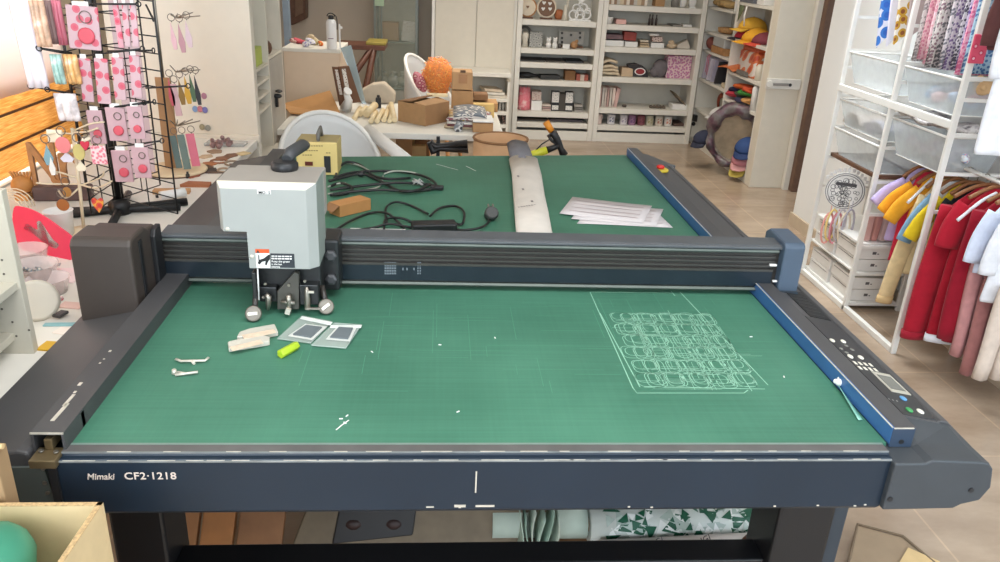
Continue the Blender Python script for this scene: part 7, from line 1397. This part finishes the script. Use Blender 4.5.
q = MB(); q.ball(bd(361, 174, .012), (.014, .010, .010), 10, 6); obj('cable_tie_bundle', q, DARK, pc)
q = MB(); c = bd(418, 184, .006)
for k in range(5): q.tube([c+Vector((random.uniform(-.02, .02), random.uniform(-.02, .02), 0)), c+Vector((random.uniform(-.02, .02), random.uniform(-.02, .02), .012)), c+Vector((random.uniform(-.02, .02), random.uniform(-.02, .02), 0))], .003, 5)
obj('twist_tie', q, mat('tie_grey', (170, 170, 166), .5), pc)
gc_ = thing('signal_cable', 'thin pale grey cable looped through the black mains cable', 'cable', tuple(bd(350, 180)))
cable([[(328, 194), (340, 193), (366, 190), (380, 186), (383, 176)], [(328, 187), (336, 184), (346, 183)], [(384, 174), (395, 171), (415, 173), (430, 180)], [(346, 163), (358, 165), (370, 171)]], .0028, mat('cable_pale', (170, 172, 160), .5), gc_)
ad = thing('power_adapter', 'black power adapter brick with looping cord and round plug behind the gantry', 'adapter', tuple(bd(433, 222)))
q = MB(); q.obox(bd(434, 226, .012), (.125, .045, .024), (0, 0, .16)); obj('brick', q, DARK, ad, bevel=.005)
cable([[(417, 229), (404, 226), (388, 224), (372, 228), (350, 231), (338, 233)], [(404, 228), (395, 219), (386, 213), (370, 213), (350, 221), (336, 230)], [(452, 222), (462, 224), (464, 212), (455, 206), (440, 208), (430, 216)], [(387, 224), (386, 208), (396, 202), (412, 206), (428, 214)], [(452, 229), (466, 230), (482, 227), (490, 220), (491, 215)], [(384, 230), (386, 219), (400, 218), (412, 222)]], .0036, CB, ad)
c = bd(491, 214, .018); q = MB(); q.lathe([(.010, -.014), (.019, -.010), (.021, .010), (.016, .016)], c, 16, rot=Euler((.9, 0, .2)).to_matrix()); obj('plug', q, mat('plug_dark', (58, 60, 58), .5), ad)
q = MB(); q.tube([c+Vector((-.006, .012, .012)), c+Vector((-.008, .024, .022))], .003, 6); q.tube([c+Vector((.006, .012, .012)), c+Vector((.006, .024, .022))], .003, 6); obj('plug_pin', q, STEEL, ad)
# small brown carton
a = bd(340, 217.5); b2 = bd(371, 210); 
q = MB(); d = (b2-a).normalized(); n_ = Vector((-d.y, d.x, 0)); L_ = (b2-a).length; q.add([a, a+d*L_, a+d*L_+n_*.05, a+n_*.05]+[p+Vector((0, 0, .035)) for p in (a, a+d*L_, a+d*L_+n_*.05, a+n_*.05)], [(0, 1, 2, 3), (7, 6, 5, 4), (0, 4, 5, 1), (1, 5, 6, 2), (2, 6, 7, 3), (3, 7, 4, 0)])
sb = solo('small_carton', q, mat('carton_ochre', (184, 132, 78), .7), 'small ochre carton lying on the bed between the cable coils', 'carton', bevel=.001)
q = MB(); q.add([a+Vector((0, 0, .034)), a+n_*.05+Vector((0, 0, .034)), a+n_*.045-d*.022+Vector((0, 0, .018)), a+n_*.005-d*.022+Vector((0, 0, .018))], [(0, 1, 2, 3)]); BASE[sb.name] = Vector(sb.location); obj('flap', q, BOXD, sb, solid=.0015)
q = MB(); q.obox(bd(378, 229.6, .002), (.15, .008, .003), (0, 0, 0)); solo('white_strip', q, PAPER, 'narrow white strip lying behind the gantry', 'strip')
# folded fabric roll
fr_ = thing('fabric_roll', 'long white fabric roll with a grey capped far end lying across the bed', 'fabric roll', tuple(bd(530, 200)))
P_ = [(520, 150, 14), (523, 165, 15.5), (526, 180, 16), (529, 200, 17), (531.5, 220, 18.5), (534, 245, 20)]
q = MB(); q2 = MB()
def rr_(px, py, hwp, k):
    c = bd(px, py); w_ = (bd(px+hwp, py)-bd(px-hwp, py)).length/2*.92; h_ = .036
    return [c+Vector((w_*math.cos(t_)*(1+.04*math.sin(k*2+t_*3)), .004*math.sin(k*3), max(0, h_*.5+h_*.55*math.sin(t_)*(1+.1*math.sin(t_*4+k))))) for t_ in [2*PI*i/18 for i in range(18)]]
q.rings([rr_(px, py, hw_, k) for k, (px, py, hw_) in enumerate(P_[1:])]); obj('body', q, mat('fabric_ivory', (208, 200, 190), .8, var=.05), fr_)
q2.rings([rr_(517, 149, 11, 0), rr_(519, 156, 12, .3), rr_(522.5, 168, 13, 1)]); obj('grey_end', q2, mat('fabric_slate', (112, 110, 114), .8), fr_)
q = MB()
for k in range(9):
    p = bd(519+k*2.6, 207-.4*k, .041-.0006*abs(k-4)**2); q.obox(p, (.006, .003, .001))
for px, py in ((518, 176), (523, 189), (532, 201)): q.obox(bd(px, py, .040), (.007, .010, .001))
obj('stitch_marks', q, mat('stitch_grey', (120, 110, 110), .6), fr_)
# sheets of paper
SHEETS = [([(577, 223.5), (590, 206), (657, 212), (673, 227.5)], .0004, 'lowest white sheet of the three, poking out toward the rail'), ([(571, 219), (584, 203), (663.5, 209), (656, 226)], .0022, 'middle white sheet of the three on the bed'), ([(559.5, 213.6), (572.5, 197), (652, 206), (643, 223)], .004, 'topmost white printed sheet on the bed')]
for k, (pl_, h_, lab) in enumerate(SHEETS):
    P4 = [bd(px, py, h_) for px, py in pl_]; t = thing('paper_sheet', lab, 'paper', tuple(lerp(P4[0], P4[2], .5)), 'paper sheets on the bed'); q = MB(); q.sheet(lambda u, v: lerp(lerp(P4[0], P4[3], u), lerp(P4[1], P4[2], u), v)+Vector((0, 0, .0006*math.sin(u*5+k))), 8, 3); obj('sheet', q, mat('sheet_white', (212, 205, 205), .7, var=.01), t, solid=.0008)
    q = MB()
    for j in range(4): v = .2+.2*j; q.add([lerp(lerp(P4[0], P4[3], u), lerp(P4[1], P4[2], u), v+dv)+Vector((0, 0, .0016)) for u, dv in ((.08, 0), (.92, 0), (.92, .025), (.08, .025))], [(0, 1, 2, 3)])
    obj('print_line', q, mat('print_rose', (182, 164, 166), .7), t)
# blades in sleeves, zip bags, lime piece, metal parts
def plate_on(pts, h, th): 
    P_ = [bd(px, py, h) for px, py in pts]; n_ = len(P_); q = MB(); q.add(P_+[p+Vector((0, 0, th)) for p in P_], [list(range(n_))[::-1], list(range(n_, 2*n_))]+[(i, (i+1) % n_, n_+(i+1) % n_, n_+i) for i in range(n_)]); return q
SLV = clear_mat('sleeve_clear', (220, 214, 200), .7, .15)
for k, (pts, ins, lab) in enumerate((([(229, 352.5), (228, 346), (240, 343), (262, 339), (270, 341), (270, 345.5), (256, 348)], [(231, 349), (262, 341.5)], 'clear blade sleeve nearer the front edge of the bed'), ([(237, 341), (240, 336), (250, 332.5), (275, 328), (278.5, 336), (262, 339.5)], [(243, 337), (275, 331)], 'clear blade sleeve nearer the carriage'))):
    c = bd(*pts[0]); t = thing('blade_sleeve', lab, 'sleeve', tuple(c), 'blade sleeves on the bed'); obj('film', plate_on(pts, 0, .010), SLV, t, bevel=.002)
    a, b2 = bd(*ins[0], .0105), bd(*ins[1], .0105); q = MB(); d = (b2-a); nn = Vector((-d.y, d.x, 0)).normalized()*.009; q.add([a-nn, b2-nn, b2+nn, a+nn], [(0, 1, 2, 3)]); obj('label', q, mat('blade_label', (214, 192, 168), .6, var=.12, scale=90), t, solid=.0008)
for k, (pts, ins, strip, lab) in enumerate((([(277, 339.5), (302, 316.5), (332.5, 322.5), (311, 344)], [(293, 335), (306, 326), (322, 328), (311, 338)], [(302, 316.5), (332.5, 322.5), (330.5, 325.5), (300, 319)], 'zip bag with a grey square, nearer the carriage wheel'), ([(311, 346), (334, 323.5), (362, 325.5), (346, 349)], [(330, 338), (339, 328), (353, 329), (348, 339.5)], [(331, 325.5), (362, 325.5), (361, 328), (330, 328)], 'zip bag with a grey square, nearer the middle of the bed'))):
    t = thing('zip_bag', lab, 'bag', tuple(bd(*pts[0])), 'zip bags on the bed'); obj('film', plate_on(pts, .0005+.001*k, .003), clear_mat('zip_film', (196, 208, 200), .42, .12), t, bevel=.001)
    obj('insert', plate_on(ins, .004+.001*k, .003), mat('insert_grey', (104, 112, 116), .4), t); obj('zip_strip', plate_on(strip, .0038+.001*k, .001), mat('zip_white', (220, 224, 218), .4), t)
    o2 = [lerp(Vector((*p, 0)), Vector((sum(a for a, _ in ins)/4, sum(b for _, b in ins)/4, 0)), -.35) for p in ins]; obj('card', plate_on([(p.x, p.y) for p in o2], .0032+.001*k, .0006), mat('zip_card', (204, 206, 200), .5), t)
a, b2 = bd(280, 354.5, .007), bd(297, 345, .007); q = MB(); q.tube([a, b2], .0095, 5); solo('lime_tool', q, mat('lime_yellow', (164, 192, 40), .4), 'small lime yellow tool lying beside the zip bags', 'tool', bevel=.002)
q = MB(); q.tube([bd(176, 359, .004), bd(181, 361, .004), bd(205, 360.5, .004), bd(208.5, 357.5, .005)], .0032, 6, flat=.6); q.tube([bd(192, 361, .003), bd(194, 363.5, .003)], .003, 6); solo('metal_hook', q, CHIP, 'thin steel hook with a side tab, farther from the bed edge', 'hook')
q = MB(); q.tube([bd(175, 375, .003), bd(198, 372, .003)], .0026, 6); q.tube([bd(177, 372, .004), bd(186, 373.5, .004), bd(198, 372, .004)], .0022, 6); q.lathe([(.005, 0), (.004, .008)], bd(174.5, 373.5), 8); solo('metal_clip', q, CHIP, 'thin steel clip with two legs, nearer the left rail corner', 'clip')
# ------------------------------------------------------------------ boxes in the foreground and things under the machine
yw = .90
zt1 = ony(50, 503, yw).z
xR = ony(103, 500.5, yw).x
KR = mat('kraft_pale', (212, 188, 144), .8, var=.04, scale=40); FLU = mat('flute_edge', (186, 156, 112), .8, var=.3, scale=220)
fb = thing('open_box', 'open pale cardboard box with teal contents in the nearest corner', 'box', (-.66, .74, .30))
xl = -.735; yn = .60
xRn = onz(72, 562, zt1).x
def wall(p0, p1, th, z0, z1): 
    d = (p1-p0).normalized(); n_ = Vector((-d.y, d.x, 0))*th; P_ = [p0, p1, p1+n_, p0+n_]; q = MB(); q.add([Vector((p.x, p.y, z0)) for p in P_]+[Vector((p.x, p.y, z1)) for p in P_], [(0, 1, 2, 3), (7, 6, 5, 4), (0, 4, 5, 1), (1, 5, 6, 2), (2, 6, 7, 3), (3, 7, 4, 0)]); return q
c1 = Vector((xl, yw, 0)); c2 = Vector((xR, yw, 0)); c3 = Vector((xR-.01, yn, 0)); c4 = Vector((xl, yn, 0))
for a, b2 in ((c1, c2), (c2, c3), (c3, c4), (c4, c1)):
    w_ = obj('wall', wall(a, b2, -.007, .30, zt1), KR, fb)
    obj('fluted_edge', wall(a, b2, -.007, zt1, zt1+.0012), FLU, w_)
q = MB(); q.add([(p.x, p.y, .302) for p in (c1, c2, c3, c4)], [(0, 1, 2, 3)]); obj('bottom', q, KR, fb)
q = MB(); c = ony(-18, 576, .80); q.ball(c+Vector((-.01, 0, -.0)), (.066, .085, .05), 18, 12); q.ball(c+Vector((-.02, .0, -.10)), (.085, .09, .10), 18, 10)
solo('teal_pouch', q, mat('teal_plastic', (64, 140, 112), .4), 'rounded teal pouch inside the nearest open box', 'pouch')
st_ = thing('stool', 'low wooden stool carrying the two cardboard boxes', 'stool', (-.72, .78, 0)); obj('seat', MB().box(-.742, -.44, .585, .998, .27, .2995), WOOD, st_, bevel=.004)
for x in (-.735, -.485):
    for y in (.61, .95): obj('leg', MB().box(x, x+.035, y, y+.03, 0, .27), WOOD, st_)
# second box, taller and behind
p = ony(12, 440, .945); q2 = ony(20, 500, .945)
sbx = thing('tall_carton', 'tall kraft carton standing behind the nearest open box', 'carton', (-.75, .95, .30)); xx = p.x
obj('body', MB().box(-.735, xx-.008, .915, .945, .30, p.z-.004), mat('kraft_warm', (162, 132, 96), .8, var=.05), sbx, bevel=.002)
q = MB(); q.tube([(-.735, .930, p.z), (xx-.004, .930, p.z)], .004, 8); obj('folded_rim', q, BOXL, sbx)
# under the machine
PLK = [((165, 515), (186, 515), (176, 551)), ((189, 515), (218, 515), (206, 551)), ((223, 515), (262, 515), (256, 551))]
def fz(px, py, z): return onz(px, py, z)
pw = [('honey', (150, 100, 56)), ('amber', (164, 108, 58)), ('brown', (140, 96, 60))]
xs_ = [(-.665, -.600), (-.59, -.51), (-.498, -.385)]
for k, (xa, xb) in enumerate(xs_):
    q = MB(); q.obox(((xa+xb)/2, 1.66, .185), (xb-xa, .03, .40), (-.45, .10, 0)); solo('wooden_plank', q, mat('plank_'+pw[k][0], pw[k][1], .6, var=.2, scale=12), ['narrow plank leaning nearest the machine leg', 'middle plank of the three leaning under the machine', 'widest plank of the three, beside the grey board'][k], 'plank', 'planks leaning under the machine', bevel=.003)
gb_ = thing('grey_board', 'long rounded grey board with a dark slot under the machine', 'board', (.0, 1.65, .0)); q = MB()
q.prism([(-.34, .10), (-.33, .03), (-.24, .0), (.34, .0), (.34, .26), (-.20, .26), (-.30, .20)], 0, .02, lambda u, v, w_: Vector((u-.02, 1.62+w_+.35*v, .06+v)))
obj('panel', q, mat('board_greige', (112, 98, 78), .6, var=.15), gb_, bevel=.004); q = MB(); q.prism([(-.10, .10), (.11, .12), (.12, .20), (-.08, .20)], -.004, .006, lambda u, v, w_: Vector((u-.16, 1.618+w_+.35*v, .06+v))); obj('slot', q, DARK, gb_, bevel=.004)
for u in (-.045, .06): q = MB(); q.ball((u-.16, 1.675, .205), (.026, .016, .018), 10, 6); obj('roller', q, mat('roller_brown', (54, 36, 34), .5), gb_); q = MB(); q.obox((-.15, 1.685, .235), (.045, .006, .008)); obj('bright_bar', q, STEEL, gb_)
# rolls of printed film
def roll(x0, x1, y, z, r_, mm, lab, slope=0, yy=0):
    t = thing('film_roll', lab, 'roll', ((x0+x1)/2, y, z-r_), 'film rolls under the machine'); a = Vector((x0, y, z)); b2 = Vector((x1, y+yy, z+slope)); q = MB(); q.tube([a, lerp(a, b2, .5), b2], r_, 18); obj('film', q, mm, t)
    d = (b2-a).normalized(); q = MB(); q.tube([a-d*.004, b2+d*.004], r_*.45, 12); obj('core', q, BOXD, t); return t
tr0 = roll(.42, .98, 1.685, .192, .05, mat('film_white', (206, 212, 206), .35), 'film roll printed with green triangles lying under the machine')
roll(.16, .415, 1.70, .190, .048, mat('film_mint', (196, 212, 200), .35), 'plain mint white film roll beside the triangle printed one')
q = MB(); G3 = [mat('print_green', (20, 84, 60), .4), mat('print_grey_green', (168, 182, 174), .4), mat('print_pale', (226, 228, 224), .4)]
for k in range(150):
    x0_, a0 = random.uniform(.46, .95), random.uniform(-.3, 2.9); sz = random.uniform(.012, .030); th_ = random.random()*6.28; P_ = []
    for j in range(3):
        t_ = th_+j*2.1+random.uniform(-.5, .5); P_.append((x0_+sz*math.cos(t_), a0+sz*math.sin(t_)/.05))
    rr = .0506+.0003*(k % 5); n3 = [Vector((x, 1.685-rr*math.sin(a), .192+rr*math.cos(a))) for x, a in P_]
    mids = [Vector(((P_[i][0]+P_[(i+1) % 3][0])/2, 1.685-rr*math.sin((P_[i][1]+P_[(i+1) % 3][1])/2), .192+rr*math.cos((P_[i][1]+P_[(i+1) % 3][1])/2))) for i in range(3)]
    q.add(n3+mids, [(0, 3, 5), (3, 1, 4), (5, 4, 2), (3, 4, 5)], m=(0, 1, 0, 2)[k % 4])
obj('triangle_print', q, G3, tr0)
r3_ = roll(.44, .90, 1.598, .172, .03, mat('film_rosewhite', (206, 196, 190), .4), 'plain off-white roll with code marks in front of the triangle printed roll', .022)
for k in range(3):
    x = .56+.125*k; zc_ = .172+.022*(x-.44)/.46; text('code_lettering', 'DIGI', .022, face_mtx((x, 1.598-.0235, zc_+.0205), (.8, .12, .40), (-.25, .55, .65)), mat('code_grey', (90, 84, 84), .6), r3_, bold=True)
solo('low_carton', MB().box(.12, 1.0, 1.56, 1.95, 0, .14), BOXD, 'long low carton carrying the film rolls under the machine', 'carton')
for k in range(6):
    x = .225+.018*k; q = MB(); q.sheet(lambda u, v: Vector((x+.02*math.sin(v*4+k)*.4, 1.575+.08*u, .142+.17*v*(1-.1*(k % 2)))), 3, 6); solo('folded_film', q, mat('filmfold_%d' % (k % 3), ((176, 196, 180), (150, 176, 160), (190, 200, 186))[k % 3], .4), '%s upright fold of pale green film beside the rolls' % ['first', 'second', 'third', 'fourth', 'fifth', 'last'][k], 'film', 'film folds beside the rolls', solid=.003)
q = MB(); q.box(.80, .985, 1.75, 1.765, .142, .32); solo('beige_sheet', q, mat('panel_beige', (206, 190, 150), .7), 'beige panel standing behind the ends of the film rolls', 'panel')
# cardboard flat on the floor to the right
c0 = [onz(855, 533, .012), onz(900, 545, .012), onz(935, 575, .012), onz(845, 575, .012)]
ff = thing('floor_cardboard', 'flat brown cardboard box lying on the stone floor beside the machine leg', 'cardboard', tuple(lerp(c0[0], c0[2], .5)-Vector((0, 0, .011)))); q = MB(); q.add(c0+[p+Vector((0, 0, .03)) for p in c0], [(0, 1, 2, 3), (7, 6, 5, 4), (0, 4, 5, 1), (1, 5, 6, 2), (2, 6, 7, 3), (3, 7, 4, 0)])
for i in range(4): q.v[i].z = .002
obj('panel', q, mat('cardboard_grey', (150, 130, 106), .8), ff, bevel=.002); c1_ = [onz(908, 548, .046), onz(940, 562, .046), onz(935, 580, .046), onz(895, 570, .046)]; q = MB(); q.add(c1_, [(0, 1, 2, 3)]); obj('inner_flap', q, BOXL, ff, solid=.004)
q = MB(); q.tube([c0[3]+Vector((0, .0, .034)), c0[0]+Vector((0, 0, .034)), c0[1]+Vector((0, 0, .034)), c0[2]+Vector((0, 0, .034))], .004, 5); obj('raised_edge', q, mat('cardboard_edge', (110, 92, 72), .8), ff)
q = MB(); p = onz(838, 545, .2); q.lathe([(.05, 0), (.052, .02), (.05, .34), (.03, .36)], (.78, 1.42, 0), 18); solo('brown_tube', q, mat('tube_rust', (120, 70, 46), .6), 'rust brown cylinder standing behind the machine leg', 'tube')
# ------------------------------------------------------------------ countless wear marks are stuff; each screw, bolt and hole is a part of its own
def islands(me):
    par = list(range(len(me.vertices)))
    def find(a):
        while par[a] != a: par[a] = par[par[a]]; a = par[a]
        return a
    for e_ in me.edges: par[find(e_.vertices[0])] = find(e_.vertices[1])
    g = {}
    for i in range(len(me.vertices)): g.setdefault(find(i), []).append(i)
    return list(g.values())
for o in list(bpy.data.objects):
    st = o.name.split('.')[0]
    if st in ('scratch_pattern', 'worn_edge', 'paint_wear_pattern', 'cut_line_marks', 'scraps', 'panel_scratch', 'stitch_marks'): o['kind'] = 'stuff'
    if st in ('screw', 'screw_hole', 'hex_bolt', 'peg_hole', 'dot', 'heart', 'cable_end') and o.type == 'MESH' and o.parent:
        isl = islands(o.data)
        if len(isl) < 2: continue
        src = o.data
        for k, vs in enumerate(isl):
            idx = {v: i for i, v in enumerate(vs)}; me = bpy.data.meshes.new(st)
            me.from_pydata([tuple(src.vertices[v].co) for v in vs], [], [[idx[v] for v in p.vertices] for p in src.polygons if p.vertices[0] in idx])
            for mm in src.materials: me.materials.append(mm)
            if k == 0: o.data = me
            else:
                c = o.copy(); c.data = me; COL.objects.link(c)
